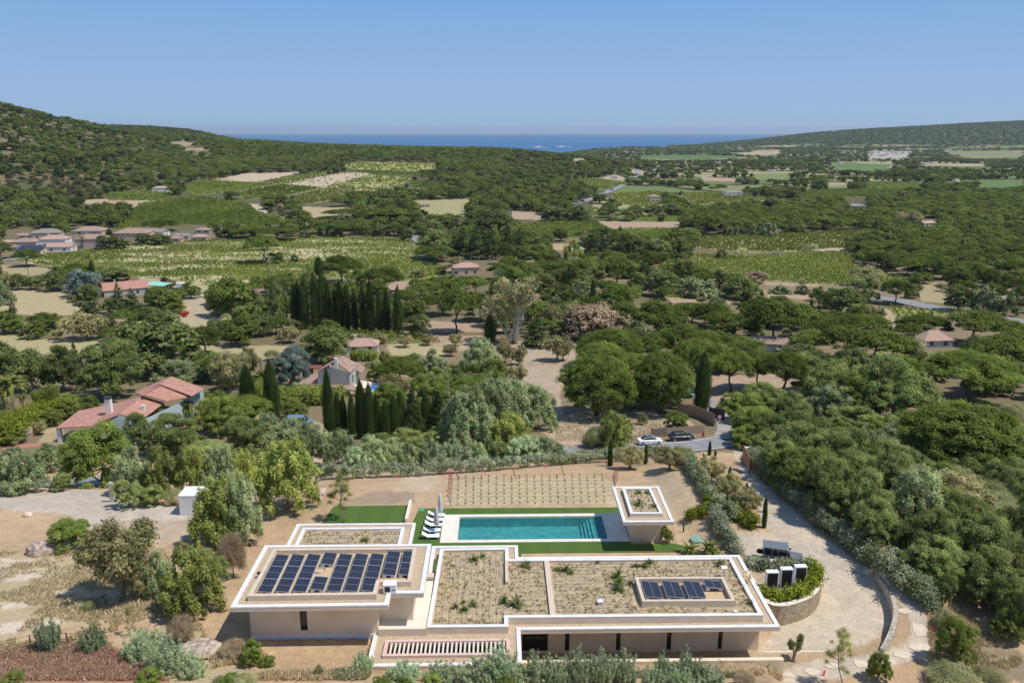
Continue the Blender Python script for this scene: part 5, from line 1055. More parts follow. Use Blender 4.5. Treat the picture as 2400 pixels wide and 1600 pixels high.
nv = 0
for i, (poly, col, dens, rd) in enumerate(FIELDS):
    if dens > 0: nv += vines(col, poly, dens, rd, i) or 0
print('VINES', nv)
# ------------------------------------------------------------------ houses
def depth_at(x, y, z): return (x*math.sin(YAW)+y*math.cos(YAW))*math.cos(TH)+(CAMZ-z)*math.sin(TH)
def tilemat(name, c1, c2):
    m, nt, b = newmat(name); L = nt.links.new; tc = N(nt, 'ShaderNodeTexCoord'); wv_ = N(nt, 'ShaderNodeTexWave'); wv_.inputs['Scale'].default_value = 1.3; wv_.inputs['Distortion'].default_value = .8; L(tc.outputs['Object'], wv_.inputs[0])
    no = N(nt, 'ShaderNodeTexNoise'); no.inputs['Scale'].default_value = 1.4; no.inputs['Detail'].default_value = 9; no.inputs['Roughness'].default_value = .75; L(tc.outputs['Object'], no.inputs[0])
    mr = N(nt, 'ShaderNodeMapRange'); mr.inputs[1].default_value = .35; mr.inputs[2].default_value = .65; L(no.outputs[0], mr.inputs[0])
    mx = N(nt, 'ShaderNodeMix', data_type='RGBA'); mx.inputs[6].default_value = c4(c1); mx.inputs[7].default_value = c4(c2); L(mr.outputs[0], mx.inputs[0])
    m2 = N(nt, 'ShaderNodeMix', data_type='RGBA', blend_type='MULTIPLY'); m2.inputs[0].default_value = .35; L(mx.outputs[2], m2.inputs[6]); L(wv_.outputs['Color'], m2.inputs[7]); L(m2.outputs[2], b.inputs['Base Color'])
    bp = N(nt, 'ShaderNodeBump'); bp.inputs['Strength'].default_value = .5; bp.inputs['Distance'].default_value = .1; L(wv_.outputs['Fac'], bp.inputs['Height']); L(bp.outputs[0], b.inputs['Normal']); b.inputs['Roughness'].default_value = .95
tilemat('tile_red', (.50, .22, .155), (.68, .38, .28)); tilemat('tile_brown', (.36, .225, .165), (.58, .41, .31)); tilemat('tile_pink', (.52, .32, .24), (.66, .45, .34)); tilemat('tile_grey', (.30, .24, .2), (.44, .37, .31))
mat('plaster_pink', (.62, .46, .36), .9, .08, .7); mat('plaster_white', (.78, .74, .68), .9, .05, .6); mat('plaster_ochre', (.62, .47, .30), .9, .08, .7); mat('plaster_grey', (.50, .47, .43), .9, .14, 1.2); mat('plaster_blue', (.46, .56, .58), .9, .05, .7)
mat('shutter', (.22, .38, .33), .7, .1, 3); mat('dark_window', (.04, .045, .05), .3, .2, 2)
def roof_mesh(mb, L_, W_, h, kind, ov=.35, t=.16, z0=0):
    a, b_ = L_/2+ov, W_/2+ov; r = a-b_ if kind == 'hip' else a
    if kind == 'shed': low = [(-a, -b_, z0), (a, -b_, z0), (a, b_, z0+h), (-a, b_, z0+h)]; mb.add(low+[(x, y, z+t) for x, y, z in low], [(3, 2, 1, 0), (4, 5, 6, 7), (0, 1, 5, 4), (1, 2, 6, 5), (2, 3, 7, 6), (3, 0, 4, 7)]); return
    r = max(.1, r) if kind == 'hip' else r
    base = [(-a, -b_), (a, -b_), (a, b_), (-a, b_)]; vs = [(x, y, z0) for x, y in base]+[(x, y, z0+t) for x, y in base]+[(-r, 0, z0+t+h), (r, 0, z0+t+h)]
    mb.add(vs, [(3, 2, 1, 0), (0, 1, 5, 4), (1, 2, 6, 5), (2, 3, 7, 6), (3, 0, 4, 7), (4, 5, 9, 8), (6, 7, 8, 9), (5, 6, 9), (7, 4, 8)])
    if kind == 'gable': pass
def ridge(mb, L_, W_, h, kind, z0, ov=.35):
    a, b_ = L_/2+ov, W_/2+ov; r = max(.1, a-b_) if kind == 'hip' else a; top = z0+.18+h
    mb.tube([(-r, 0, top), (r, 0, top)], .1, 5)
    if kind == 'hip':
        for sx in (-1, 1):
            for sy in (-1, 1): mb.tube([(sx*r, 0, top), (sx*a, sy*b_, z0+.18)], .09, 4)
def house(name, pos, L_, W_, hw, rz, kind, wallm, roofm, label, hr=None, chim=0, win=2, group=None, parent=None, detail=True, floors=1):
    o = parent or tag(empty(name, pos, rz), label, 'house', group); hr = hr or W_*.2
    mb = MB().box(-L_/2, L_/2, -W_/2, W_/2, -3, hw); wl = mb.build('wall', [MATS[wallm]], o)
    mb = MB(); roof_mesh(mb, L_, W_, hr, kind, z0=hw); ridge(mb, L_, W_, hr, kind, hw) if kind != 'shed' else None; rf = mb.build('roof', [MATS[roofm]], o)
    for c in range(chim):
        x = L_*(-.22+.4*c); mb = MB().box(x-.3, x+.3, -.25, .25, hw, hw+hr+1.1); mb.box(x-.38, x+.38, -.33, .33, hw+hr+1.1, hw+hr+1.2); mb.build('chimney', [MATS[wallm]], rf)
    if detail:
        for f_ in range(floors):
            for k in range(win):
                x = L_*((k+.5)/win-.5); zb = .9+2.7*f_
                if zb+1.2 > hw: continue
                w_ = MB().box(x-.75, x+.75, -W_/2-.05, -W_/2-.003, zb-.05, zb+1.25).build('window', [MATS['shutter']], o); MB().box(x-.4, x+.4, -W_/2-.07, -W_/2-.052, zb, zb+1.2).build('pane', [MATS['dark_window']], w_)
            x = L_/2; w_ = MB().box(x+.003, x+.05, -.75, .75, .85+2.7*f_, 2.15+2.7*f_).build('window', [MATS['shutter']], o); MB().box(x+.052, x+.07, -.4, .4, .9+2.7*f_, 2.1+2.7*f_).build('pane', [MATS['dark_window']], w_)
            w_ = MB().box(-x-.05, -x-.003, -.6, .6, .85+2.7*f_, 2.15+2.7*f_).build('window', [MATS['shutter']], o)
    return o
def hpx(zone, X, Yb, Wp, Hp, *a, name='house', depth=.62, **kw):
    x0, y0, s = ZF[zone]; u, v = x0+X*s, y0+Yb*s; x, y, z = G(u, v); dp = depth_at(x, y, z); L_ = Wp*s*dp/FPX; hw = Hp*s*dp/FPX*1.03
    return house(name, (x, y+L_*depth/2, z), L_*.93, L_*depth, max(2.2, hw), *a, **kw)
VG_ = 'houses of the village on the left'
for k, (X, Yb, Wp, Hp, kd, wm, rm, lab, rz) in enumerate([
 (45, 272, 120, 35, 'hip', 'plaster_ochre', 'tile_brown', 'ochre village house at the left edge below the long roofs', .2), (190, 292, 175, 34, 'shed', 'plaster_ochre', 'solar', 'village house with a blue sloping solar roof beside the road', .1),
 (165, 240, 170, 40, 'hip', 'plaster_grey', 'tile_brown', 'village house behind the solar roof', .1), (170, 180, 100, 26, 'gable', 'plaster_grey', 'tile_brown', 'small brown roofed village house next to the big grey roof', .3), (60, 232, 110, 30, 'gable', 'plaster_white', 'tile_pink', 'pale roofed village house above the ochre one', .3),
 (300, 178, 200, 40, 'hip', 'plaster_pink', 'tile_grey', 'village house with a wide grey brown hipped roof, rearmost on the left', .15), (355, 232, 190, 50, 'hip', 'plaster_white', 'tile_pink', 'pale pink roofed village house in the middle of the cluster', .1), (395, 268, 180, 34, 'gable', 'plaster_white', 'tile_pink', 'white village house with a light roof, nearest the vines', .1),
 (600, 180, 215, 55, 'hip', 'plaster_pink', 'tile_brown', 'village house with a dark hipped roof, behind the arched one', .05), (620, 242, 215, 62, 'hip', 'plaster_pink', 'tile_brown', 'pink village house with an arched window beside a palm', .05), (895, 188, 240, 48, 'hip', 'plaster_pink', 'tile_brown', 'broad brown roofed village house right of the dark tree', 0),
 (1065, 165, 150, 35, 'gable', 'plaster_white', 'tile_grey', 'pale grey roofed village house right of the broad brown one', -.1), (1195, 200, 110, 24, 'hip', 'plaster_pink', 'tile_brown', 'low brown village house in front of the pale terrace', -.1), (1255, 180, 120, 22, 'gable', 'plaster_white', 'tile_grey', 'low pale village house with a flat terrace', -.1),
 (1370, 195, 120, 30, 'hip', 'plaster_pink', 'tile_pink', 'pinkish village house behind the lamp pole', 0), (1395, 138, 110, 14, 'hip', 'plaster_grey', 'tile_brown', 'low village house on the right end by the pines', 0)]):
    hpx('Z0', X, Yb, Wp, Hp, rz, kd, wm, rm, lab, chim=1 if k % 3 == 0 else 0, win=2, group=VG_, name='village_house', depth=.6, floors=2)
hpx('Z0', 820, 572, 300, 45, .5, 'gable', 'plaster_grey', 'tile_red', 'old farmhouse with a red tiled roof behind the two firs', hr=2.2, chim=1, name='farmhouse', depth=.7)
hpx('Z1', 1150, 485, 190, 50, .12, 'hip', 'plaster_pink', 'tile_pink', 'two storey pink farmhouse with a terrace beside the main road', chim=1, name='farmhouse', win=3, floors=2, hr=1.9, depth=.6)
hpx('Z1', 1060, 487, 90, 14, .12, 'shed', 'plaster_pink', 'tile_brown', 'low brown annex at the left foot of the pink farmhouse', name='annex', hr=.6)
hpx('Z6', 430, 150, 230, 34, .1, 'hip', 'plaster_white', 'tile_pink', 'small white cottage with pink tiles behind the bamboo', chim=1, name='cottage', hr=1.5)
hpx('Z7', 1095, 268, 200, 14, -.25, 'gable', 'plaster_grey', 'tile_brown', 'long low house with a ribbed brown roof among the umbrella pines', name='long_house', depth=.45, hr=1.4)
hpx('Z7', 860, 205, 90, 10, -.25, 'gable', 'plaster_grey', 'tile_red', 'small tiled roof half hidden by the umbrella pines', name='shed', depth=.5, hr=1)
hpx('Z7', 1915, 250, 165, 16, .1, 'hip', 'plaster_grey', 'tile_pink', 'tiled bungalow under the pines near the right edge', name='bungalow', hr=2.2)
hpx('Z4', 655, 437, 55, 22, .1, 'hip', 'plaster_pink', 'tile_brown', 'square stone barn standing alone in the striped vineyard', name='barn', depth=.8)
hpx('Z4', 1018, 412, 88, 16, .1, 'hip', 'plaster_white', 'tile_grey', 'pale far farmhouse right of the line of pines', name='farmhouse', depth=.5)
hpx('Z4', 1585, 472, 88, 14, .1, 'hip', 'plaster_grey', 'tile_grey', 'grey roofed house at the edge of the dark pines', name='farmhouse', depth=.5)
hpx('Z4', 1912, 553, 80, 16, .4, 'gable', 'plaster_pink', 'tile_pink', 'pinkish house roof rising out of the right pine forest', name='farmhouse', depth=.6)
hpx('Z2', 135, 420, 85, 12, .2, 'hip', 'plaster_pink', 'tile_red', 'small salmon roofed house between round trees', name='cottage', depth=.7)
hpx('Z3', 735, 492, 80, 18, .2, 'hip', 'plaster_white', 'tile_pink', 'white walled farm with pink roof below the left hill', name='farmhouse', depth=.5)
hpx('Z3', 842, 380, 75, 8, 0, 'gable', 'plaster_pink', 'tile_pink', 'long pink house in the trees halfway up the left hill', name='hill_house', depth=.3)
hpx('Z3', 1050, 262, 44, 12, 0, 'hip', 'plaster_ochre', 'tile_pink', 'orange villa on the ridge left of the sea', name='hill_house', depth=.5); hpx('Z3', 1098, 276, 26, 7, 0, 'hip', 'plaster_ochre', 'tile_pink', 'small orange annex right of the ridge villa', name='hill_house', depth=.5, detail=False)
hpx('Z3', 1482, 388, 36, 12, .3, 'gable', 'plaster_ochre', 'tile_pink', 'cottage beyond the sloping tan fields', name='cottage', depth=.6); hpx('Z3', 1950, 562, 45, 10, .3, 'gable', 'plaster_pink', 'tile_grey', 'small grey roofed house by the gravel clearing', name='cottage', depth=.6)
fh = house('far_house', (0, 0, 0), 16, 9, 5, 0, 'hip', 'plaster_white', 'tile_pink', 'tiny far house', hr=2.2, win=3, group='tiny houses on the far plain'); k = 0
for X, Y in [(945,260),(975,258),(1000,262),(1045,260),(1150,268),(1185,300),(730,292),(650,292),(490,270),(330,382),(1650,215),(1668,210),(1690,215),(1712,208),(1730,222),(1750,212),(1775,220),(1790,215),(1815,203),(1830,215),(1700,228),(1660,226),(1885,266),(1905,268),(2160,262),(2190,262),(2240,258),(1920,262),(1510,262),(1385,318),(1205,300),(2040,345),(470,330),(1480,120),(490,312),(40,295)]:
    x, y, z = G(1200+X*.5102, 250+Y*.5102); q = fh if k == 0 else copy_tree(fh); sc = min(1.6, max(.55, y/2600)); q.location = (x, y, z); q.scale = (sc,)*3; q.rotation_euler = (0, 0, (k*1.7) % 1.2-.6); side = 'of the white village below the right hill' if 1600 < X < 1860 else ('on the far right plain' if X >= 1860 else 'scattered over the middle plain')
    tag(q, 'tiny pale far house, one '+side, 'house', 'tiny far houses '+side); k += 1
o = tag(empty('lighthouse', G(1200+1778*.5102, 250+88*.5102)), 'small pale lighthouse tower on the right ridge', 'lighthouse'); MB().lathe([(7, -4), (6, 12), (5, 26), (5, 27)], 12).build('tower', [MATS['plaster_grey']], o); MB().lathe([(3, 27), (3, 33), (4, 33.5), (0, 37)], 10).build('lantern', [MATS['white_paint']], o)
# the long red roofed house on the left: two stepped volumes and a lower porch roof
def pw(zone, X, Y, z): x0, y0, s = ZF[zone]; return P(x0+X*s, y0+Y*s, z)
g0 = G(*[(700, 1)[0]*.34014, 780+760*.34014]); zb = g0[2]
o = tag(empty('red_roofed_house', (0, 0, 0)), 'long red tiled bungalow with a tall white chimney behind the oaks', 'house')
RT = zb+4.6; EV = zb+3.1
def quad3(mb, a, b_, c, d_, t=.18): 
    vs = [a, b_, c, d_]; mb.add([(x, y, z) for x, y, z in vs]+[(x, y, z-t) for x, y, z in vs], [(0, 1, 2, 3), (7, 6, 5, 4), (0, 4, 5, 1), (1, 5, 6, 2), (2, 6, 7, 3), (3, 7, 4, 0)])
def q3(X, Y, z): return (*pw('Z5', X, Y, z), z)
mb = MB(); quad3(mb, q3(640, 635, EV), q3(825, 555, RT), q3(985, 435, RT), q3(790, 485, EV)); quad3(mb, q3(825, 555, RT), q3(960, 605, EV), q3(1130, 480, EV), q3(985, 435, RT)); mb.build('roof', [MATS['tile_red']], o)
RT2 = RT+.7; mb = MB(); quad3(mb, q3(985, 430, RT2), q3(1100, 355, RT2+.5), q3(1105, 340, RT2), q3(930, 410, EV+.8)); quad3(mb, q3(1000, 425, RT2-.1), q3(1150, 470, EV+.6), q3(1320, 435, EV+.6), q3(1100, 355, RT2+.3)); quad3(mb, q3(1100, 352, RT2+.5), q3(1320, 433, EV+.9), q3(1405, 382, EV+.9), q3(1182, 298, RT2+.5)); quad3(mb, q3(1100, 352, RT2+.5), q3(1182, 298, RT2+.5), q3(1060, 345, EV+.5), q3(930, 408, EV+.5)); mb.build('roof', [MATS['tile_red']], o)
mb = MB(); quad3(mb, q3(385, 655, zb+2.6), q3(640, 640, zb+2.9), q3(800, 485, zb+3.3), q3(540, 535, zb+2.9)); mb.build('porch_roof', [MATS['tile_red']], o)
mb = MB(); a, b_, c = pw('Z5', 645, 650, zb+2.9), pw('Z5', 825, 575, zb+4.3), pw('Z5', 955, 615, zb+2.9)
mb.add([(a[0]+.3, a[1]+.4, zb-1), (c[0]-.3, c[1]+.4, zb-1), (c[0]-.3, c[1]+.4, zb+2.9), (b_[0], b_[1]+.4, zb+4.3), (a[0]+.3, a[1]+.4, zb+2.9)], [(0, 1, 2, 3, 4)])
d_ = pw('Z5', 1300, 445, zb+3); e_ = pw('Z5', 1400, 392, zb+3.4); f_ = pw('Z5', 800, 490, zb+3)
mb.add([(c[0]-.3, c[1]+.4, zb-1), (d_[0], d_[1]+.2, zb-1), (d_[0], d_[1]+.2, zb+2.8), (c[0]-.3, c[1]+.4, zb+2.8)], [(0, 1, 2, 3)])
mb.add([(d_[0], d_[1]+.2, zb-1), (e_[0], e_[1], zb-1), (e_[0], e_[1], zb+3.6), (d_[0], d_[1]+.2, zb+3.3)], [(0, 1, 2, 3)]); mb.add([(a[0]+.3, a[1]+.4, zb-1), (f_[0], f_[1], zb-1), (f_[0], f_[1], zb+2.9), (a[0]+.3, a[1]+.4, zb+2.9)], [(0, 1, 2, 3)])
mb.build('wall', [MATS['plaster_blue']], o)
x, y = pw('Z5', 755, 540, EV+.6); mb = MB().box(x-.45, x+.45, y-.4, y+.4, EV-.3, EV+2.9); ch = mb.build('chimney', [MATS['plaster_white']], o); mb = MB().box(x-.55, x+.55, y-.5, y+.5, EV+2.9, EV+3.15); mb.build('chimney_cap', [MATS['dark_window']], ch)
x, y = pw('Z5', 988, 520, EV+.8); MB().box(x-.28, x+.28, y-.25, y+.25, EV, EV+1.4).build('chimney', [MATS['plaster_white']], o)
x, y = pw('Z5', 420, 750, zb); MB().box(x-.3, x+.3, y-.3, y+.3, zb-1, zb+2.45).build('porch_post', [MATS['plaster_white']], o)
o = tag(MB().prism([pw('Z5', *q, zb-.2) for q in ((90, 775), (95, 745), (225, 685), (235, 735))], zb-1, zb+1.1).build('tool_shed', [MATS['tile_brown']]), 'low brown shed left of the red roofed house', 'shed')
tag(MB().prism([pw('Z5', *q, zb-.5) for q in ((20, 830), (20, 800), (380, 770), (385, 795))], zb-1.5, zb+.1).build('brick_wall', [mat('brick_red', (.42, .20, .13), .9, .15, 4)]), 'low red brick wall below the red roofed house', 'wall')
# the old gabled house
g1 = G(700+300*.34014, 780+400*.34014); zc = g1[2]
def q6(X, Y, z): return (*pw('Z6', X, Y, z), z)
o = tag(empty('gabled_house', (0, 0, 0)), 'old two storey house with brown tiles, grey walls and green shutters', 'house')
A_, B_, C_ = q6(125, 268, zc+5.2), q6(300, 158, zc+7), q6(412, 215, zc+5.4); D_ = q6(350, 275, zc+5.2); E_ = q6(300, 160, zc+7)
mb = MB(); quad3(mb, q6(120, 268, zc+5), q6(250, 192, zc+6.2), q6(300, 158, zc+6.6), q6(190, 215, zc+5.2)); quad3(mb, q6(250, 190, zc+6.2), q6(355, 275, zc+5), q6(415, 213, zc+5), q6(300, 158, zc+6.6)); quad3(mb, q6(355, 225, zc+4.6), q6(430, 275, zc+4), q6(460, 238, zc+4), q6(400, 200, zc+4.6)); mb.build('roof', [MATS['tile_brown']], o)
mb = MB(); p0, p1, p2, p3 = q6(132, 340, zc+1.4), q6(348, 352, zc+.4), q6(410, 320, zc+.4), q6(250, 200, zc+6.1); bl = (*pw('Z6', 132, 268, zc+4.9), 0); br = (*pw('Z6', 350, 274, zc+4.9), 0); rr_ = (*pw('Z6', 412, 218, zc+4.9), 0)
mb.add([(bl[0], bl[1], zc-1), (br[0], br[1], zc-1), (br[0], br[1], zc+4.9), (p3[0], (bl[1]+br[1])/2, zc+6), (bl[0], bl[1], zc+4.9)], [(0, 1, 2, 3, 4)]); mb.add([(br[0], br[1], zc-1), (rr_[0], rr_[1], zc-1), (rr_[0], rr_[1], zc+4.9), (br[0], br[1], zc+4.9)], [(0, 1, 2, 3)])
mb.add([(bl[0], bl[1], zc-1), (bl[0]+1.5, bl[1]+6, zc-1), (bl[0]+1.5, bl[1]+6, zc+4.9), (bl[0], bl[1], zc+4.9)], [(3, 2, 1, 0)]); mb.build('wall', [MATS['plaster_grey']], o)
for t in (.3, .75):
    x = br[0]+(rr_[0]-br[0])*t; y = br[1]+(rr_[1]-br[1])*t; MB().box(x-.1, x+.25, y-.35, y+.2, zc+2.6, zc+4.0).build('shutter', [MATS['shutter']], o)
x, y = pw('Z6', 258, 215, zc+6); MB().box(x-.3, x+.3, y-.3, y+.3, zc+5, zc+7.3).build('chimney', [MATS['plaster_white']], o)
mb = MB(); quad3(mb, q6(-10, 355, zc+2), q6(130, 350, zc+2.3), q6(135, 275, zc+2.8), q6(60, 290, zc+2.6)); quad3(mb, q6(130, 350, zc+2.2), q6(500, 420, zc+1.6), q6(370, 360, zc+2.2), q6(240, 325, zc+2.6)); mb.build('lean_to_roof', [MATS['tile_brown']], o)
mb = MB(); quad3(mb, q6(20, 240, zc+2.4), q6(150, 245, zc+2.4), q6(165, 222, zc+2.5), q6(40, 220, zc+2.5)); mb.box(*[f(q6(20, 240, zc+2.4)[0], q6(150, 245, zc)[0]) for f in (min, max)], q6(20, 240, zc+2.4)[1]+.2, q6(20, 240, zc+2.4)[1]+.4, zc-1, zc+2.2); mb.build('carport', [mat('rust_red', (.25, .08, .06), .9)], o)
mb = MB(); quad3(mb, q6(380, 370, zc+1.2), q6(500, 385, zc+1), q6(560, 345, zc+1), q6(400, 322, zc+1.2), 1.5); tag(mb.build('terrace', [MATS['patio']]), 'pale paved terrace at the foot of the old gabled house', 'terrace')
# green roofed shed, white containers
mb = MB(); zz = G(1050*.34014, 500+510*.34014)[2]; f0 = lambda X, Y, z: (*pw('Z0', X, Y, z), z)
o = tag(empty('farm_shed', (0, 0, 0)), 'open shed with a pale green roof behind the old farmhouse', 'shed'); quad3(mb, f0(960, 492, zz+3.2), f0(1120, 500, zz+3), f0(1185, 478, zz+3.2), f0(1060, 468, zz+3.6), .25); mb.build('roof', [mat('green_sheet', (.30, .60, .48), .7)], o)
mb = MB()
for X, Y in ((975, 492), (1115, 500), (1060, 470), (1180, 480)): x, y = pw('Z0', X, Y, zz+3); mb.box(x-.15, x+.15, y-.15, y+.15, zz-1, zz+2.8)
mb.build('post_frame', [MATS['bark']], o)
def container(name, x, y, z, w, d_, h, rz, label):
    o = tag(empty(name, (x, y, z), rz), label, 'container'); mb = MB(); n = int(w/.22)
    mb.box(0, w, 0, d_, 0, h)
    for k in range(n): mb.box(.05+k*w/n, .05+k*w/n+.1, -.035, -.002, .12, h-.12)
    for k in range(int(d_/.22)): mb.box(-.035, -.002, .05+k*.22, .15+k*.22, .12, h-.12)
    mb.build('body', [MATS['white_paint']], o); ring(MB(), [(-.05, -.05), (w+.05, -.05), (w+.05, d_+.05), (-.05, d_+.05)], .1, h, h+.06).build('top_frame', [MATS['white_paint']], o); ring(MB(), [(-.05, -.05), (w+.05, -.05), (w+.05, d_+.05), (-.05, d_+.05)], .1, -.3, .1).build('base_frame', [MATS['alu']], o)
x, y, z = G(1380*.3061, 1120+283*.3061); container('white_container', x, y, z, 3.9, 2.4, 2.25, 0, 'white ribbed metal container half hidden by the feathery trees')
x, y, z = G(1215*.34014, 500+525*.34014); container('shipping_container', x, y, z, 4, 2.4, 2.6, 0, 'small grey container beside the green roofed shed')
# ------------------------------------------------------------------ vehicles
def paint(name, c, rough=.25): 
    m = mat(name, c, rough, .02, 1, spec=.6); return m
paint('car_white', (.82, .82, .82)); paint('car_black', (.015, .018, .03)); paint('car_grey', (.16, .175, .19)); paint('car_blue', (.12, .22, .38)); mat('tyre', (.02, .02, .02), .9); mat('rim', (.45, .45, .47), .35, metal=.8); mat('lamp_glass', (.8, .8, .78), .1); mat('tail_red', (.5, .02, .02), .3)
def car(x, y, z, rz, L_, pm, label, cat='car', kind='sedan', name='parked_car', sc=1., group=None):
    o = tag(empty(name, (x, y, z), rz), label, cat, group); o.scale = (sc,)*3; W_ = .9; hl = L_/2
    def sec(xx, hw, zb, zt, r=.12): return [(xx, -hw, zb), (xx, hw, zb), (xx, hw, zt-r), (xx, hw-r, zt), (xx, -hw+r, zt), (xx, -hw, zt-r)]
    if kind == 'jeep':
        S_ = [(-hl, .82, .45, 1.1), (-hl+.05, .88, .4, 1.2), (hl-1.2, .88, .4, 1.2), (hl-1.15, .80, .4, 1.12), (hl-.05, .78, .4, 1.05), (hl, .74, .5, 1.0)]; C_ = [(-hl+.03, .84, 1.2, 1.9), (-hl+.12, .84, 1.2, 1.95), (hl-1.55, .84, 1.2, 1.95), (hl-1.25, .82, 1.2, 1.3)]; RF = (-hl+.1, hl-1.55, .82, 1.955)
    elif kind == 'van':
        S_ = [(-hl, .8, .4, 1.1), (-hl+.1, .9, .3, 1.2), (hl-.9, .9, .3, 1.15), (hl-.1, .82, .3, .85), (hl, .7, .4, .7)]; C_ = [(-hl+.05, .82, 1.1, 1.6), (-hl+.2, .85, 1.1, 1.85), (hl-1.6, .82, 1.1, 1.85), (hl-.8, .8, 1.1, 1.15)]; RF = (-hl+.2, hl-1.6, .78, 1.86)
    else:
        S_ = [(-hl, .72, .45, .85), (-hl+.15, .86, .3, .98), (-hl+.9, .9, .25, 1.0), (0, .92, .22, .98), (hl-1.0, .9, .25, .9), (hl-.2, .82, .3, .74), (hl, .66, .4, .6)]
        e = .15 if kind == 'wagon' else .75; C_ = [(-hl+e, .66, .95, 1.02), (-hl+e+.55, .68, .95, 1.36), (-.25, .70, .95, 1.46), (.35, .68, .95, 1.42), (hl-1.05, .74, .86, .93)]; RF = (-hl+e+.6, .3, .6, 1.452)
    MB().loft([sec(*q) for q in S_]).build('body', [MATS[pm]], o, smooth=False); MB().loft([sec(*q, .1) for q in C_]).build('windows', [MATS['glass']], o)
    mb = MB(); a, b_, hw, zt = RF; mb.loft([[(xx, -hw_, zt-.03), (xx, hw_, zt-.03), (xx, hw_*.9, zt+.03), (xx, -hw_*.9, zt+.03)] for xx, hw_ in ((a-.05, hw*.9), (a+.2, hw), (b_-.1, hw), (b_+.05, hw*.9))])
    if kind != 'sedan' or pm != 'car_white': mb.build('roof', [MATS[pm]], o)
    else: mb.build('roof', [MATS['glass']], o); pl = MB(); [pl.tube([(C_[0][0], s*.62, 1.0), (C_[1][0], s*.62, 1.385), (-.25, s*.64, 1.47), (.35, s*.62, 1.44), (C_[-1][0], s*.70, .93)], .05, 5) for s in (-1, 1)]; pl.build('pillar', [MATS[pm]], o)
    R_ = .40 if kind == 'jeep' else .33
    for sx in (-hl+.8, hl-.85):
        for sy in (-1, 1):
            mb = MB(); n = 16; yy = sy*(.80 if kind != 'jeep' else .82); ring_ = lambda r, y_: [(sx+r*math.cos(2*math.pi*k/n), y_, R_+r*math.sin(2*math.pi*k/n)) for k in range(n)]
            mb.loft([ring_(R_, yy-.11), ring_(R_, yy+.11)]); wh = mb.build('wheel', [MATS['tyre']], o); MB().loft([ring_(R_*.62, yy+sy*.112), ring_(R_*.62, yy+sy*.125)]).build('rim', [MATS['rim']], wh)
    for sy in (-1, 1):
        MB().box(hl-.12, hl+.01, sy*.6-.12, sy*.6+.12, .6 if kind != 'jeep' else .8, .72 if kind != 'jeep' else .98).build('headlight', [MATS['lamp_glass']], o); MB().box(-hl-.01, -hl+.08, sy*.62-.12, sy*.62+.12, .75, .88).build('tail_light', [MATS['tail_red']], o)
        MB().box(.75, .92, sy*.98-.07, sy*.98+.07, .95 if kind != 'jeep' else 1.15, 1.08 if kind != 'jeep' else 1.3).build('mirror', [MATS[pm]], o)
    if kind == 'jeep':
        pl = MB(); [pl.box(xx, xx+.13, sy*.86-.03, sy*.86+.03, 1.15, 1.97) for xx in (-hl+.06, -hl+.85, -.55, hl-1.62) for sy in (-1, 1)]; pl.build('pillar', [MATS[pm]], o)
        MB().lathe([(.36, 0), (.36, .2), (.2, .22), (0, .22)], 14, (-hl-.22, 0, 0)).build('spare_wheel', [MATS['tyre']], o).location = (0, 0, .9); 
    return o
x, y, z = G(1300+480*.4677, 700+738*.4677); car(x, y+.9, z+.12, math.radians(8), 4.7, 'car_white', 'white saloon car with a dark glass roof parked on the lane', sc=.86)
x, y, z = G(1300+640*.4677, 700+718*.4677); car(x, y+.9, z+.12, math.radians(8), 4.7, 'car_black', 'shiny black estate car parked behind the white one', kind='wagon', sc=.90)
x, y = pw('ZN', 352, 830, 1.0); z = float(TZ(x, y)); car(x, y+.3, z, math.radians(-17), 4.0, 'car_grey', 'dark grey boxy off road car behind the planted island', 'jeep', 'jeep', 'off_road_car', sc=.9)
x, y, z = G(1490*.34014, 500+690*.34014); car(x, y+.5, z+.05, -.5, 4.6, 'car_white', 'white car parked in the farmyard under a round tree', kind='wagon', sc=1.05)
x, y, z = G(2070*.34014, 780+640*.34014); car(x, y, z, .05, 4.5, 'car_blue', 'blue grey van parked among the trees right of the two cypresses', 'van', 'van', 'parked_van', sc=1.)
x, y, z = G(700+228*.34014, 480+568*.34014); car(x, y, z, .1, 4.4, 'car_white', 'small white car under the pines behind the cypress row', kind='wagon')
x, y, z = G(700+5*.34014, 480+620*.34014); car(x, y, z, .9, 4.4, 'car_white', 'white car behind the left end of the cypress row', kind='sedan')
x, y, z = G(700+2050*.34014, 480+568*.34014); car(x, y, z, .0, 4.6, 'car_blue', 'dark blue car parked under the trees beyond the orange shrub', kind='wagon')
x, y, z = G(700+1430*.34014, 480+530*.34014); car(x, y, z, .2, 4.6, 'car_white', 'white van like car beside the round crowned tree near the pink farmhouse', kind='van')
for k, (X, Y) in enumerate([(430, 395), (460, 385), (575, 315), (582, 330), (300, 445), (325, 440)]): x, y, z = G(1200+X*.5102, 250+Y*.5102); car(x, y, z+.6, .8, 4.5, ['car_white', 'car_grey', 'car_black'][k % 3], '%s car, one of those driving on the far main road' % ['white', 'grey', 'black'][k % 3], kind='wagon', group='cars on the far road', sc=1.25)
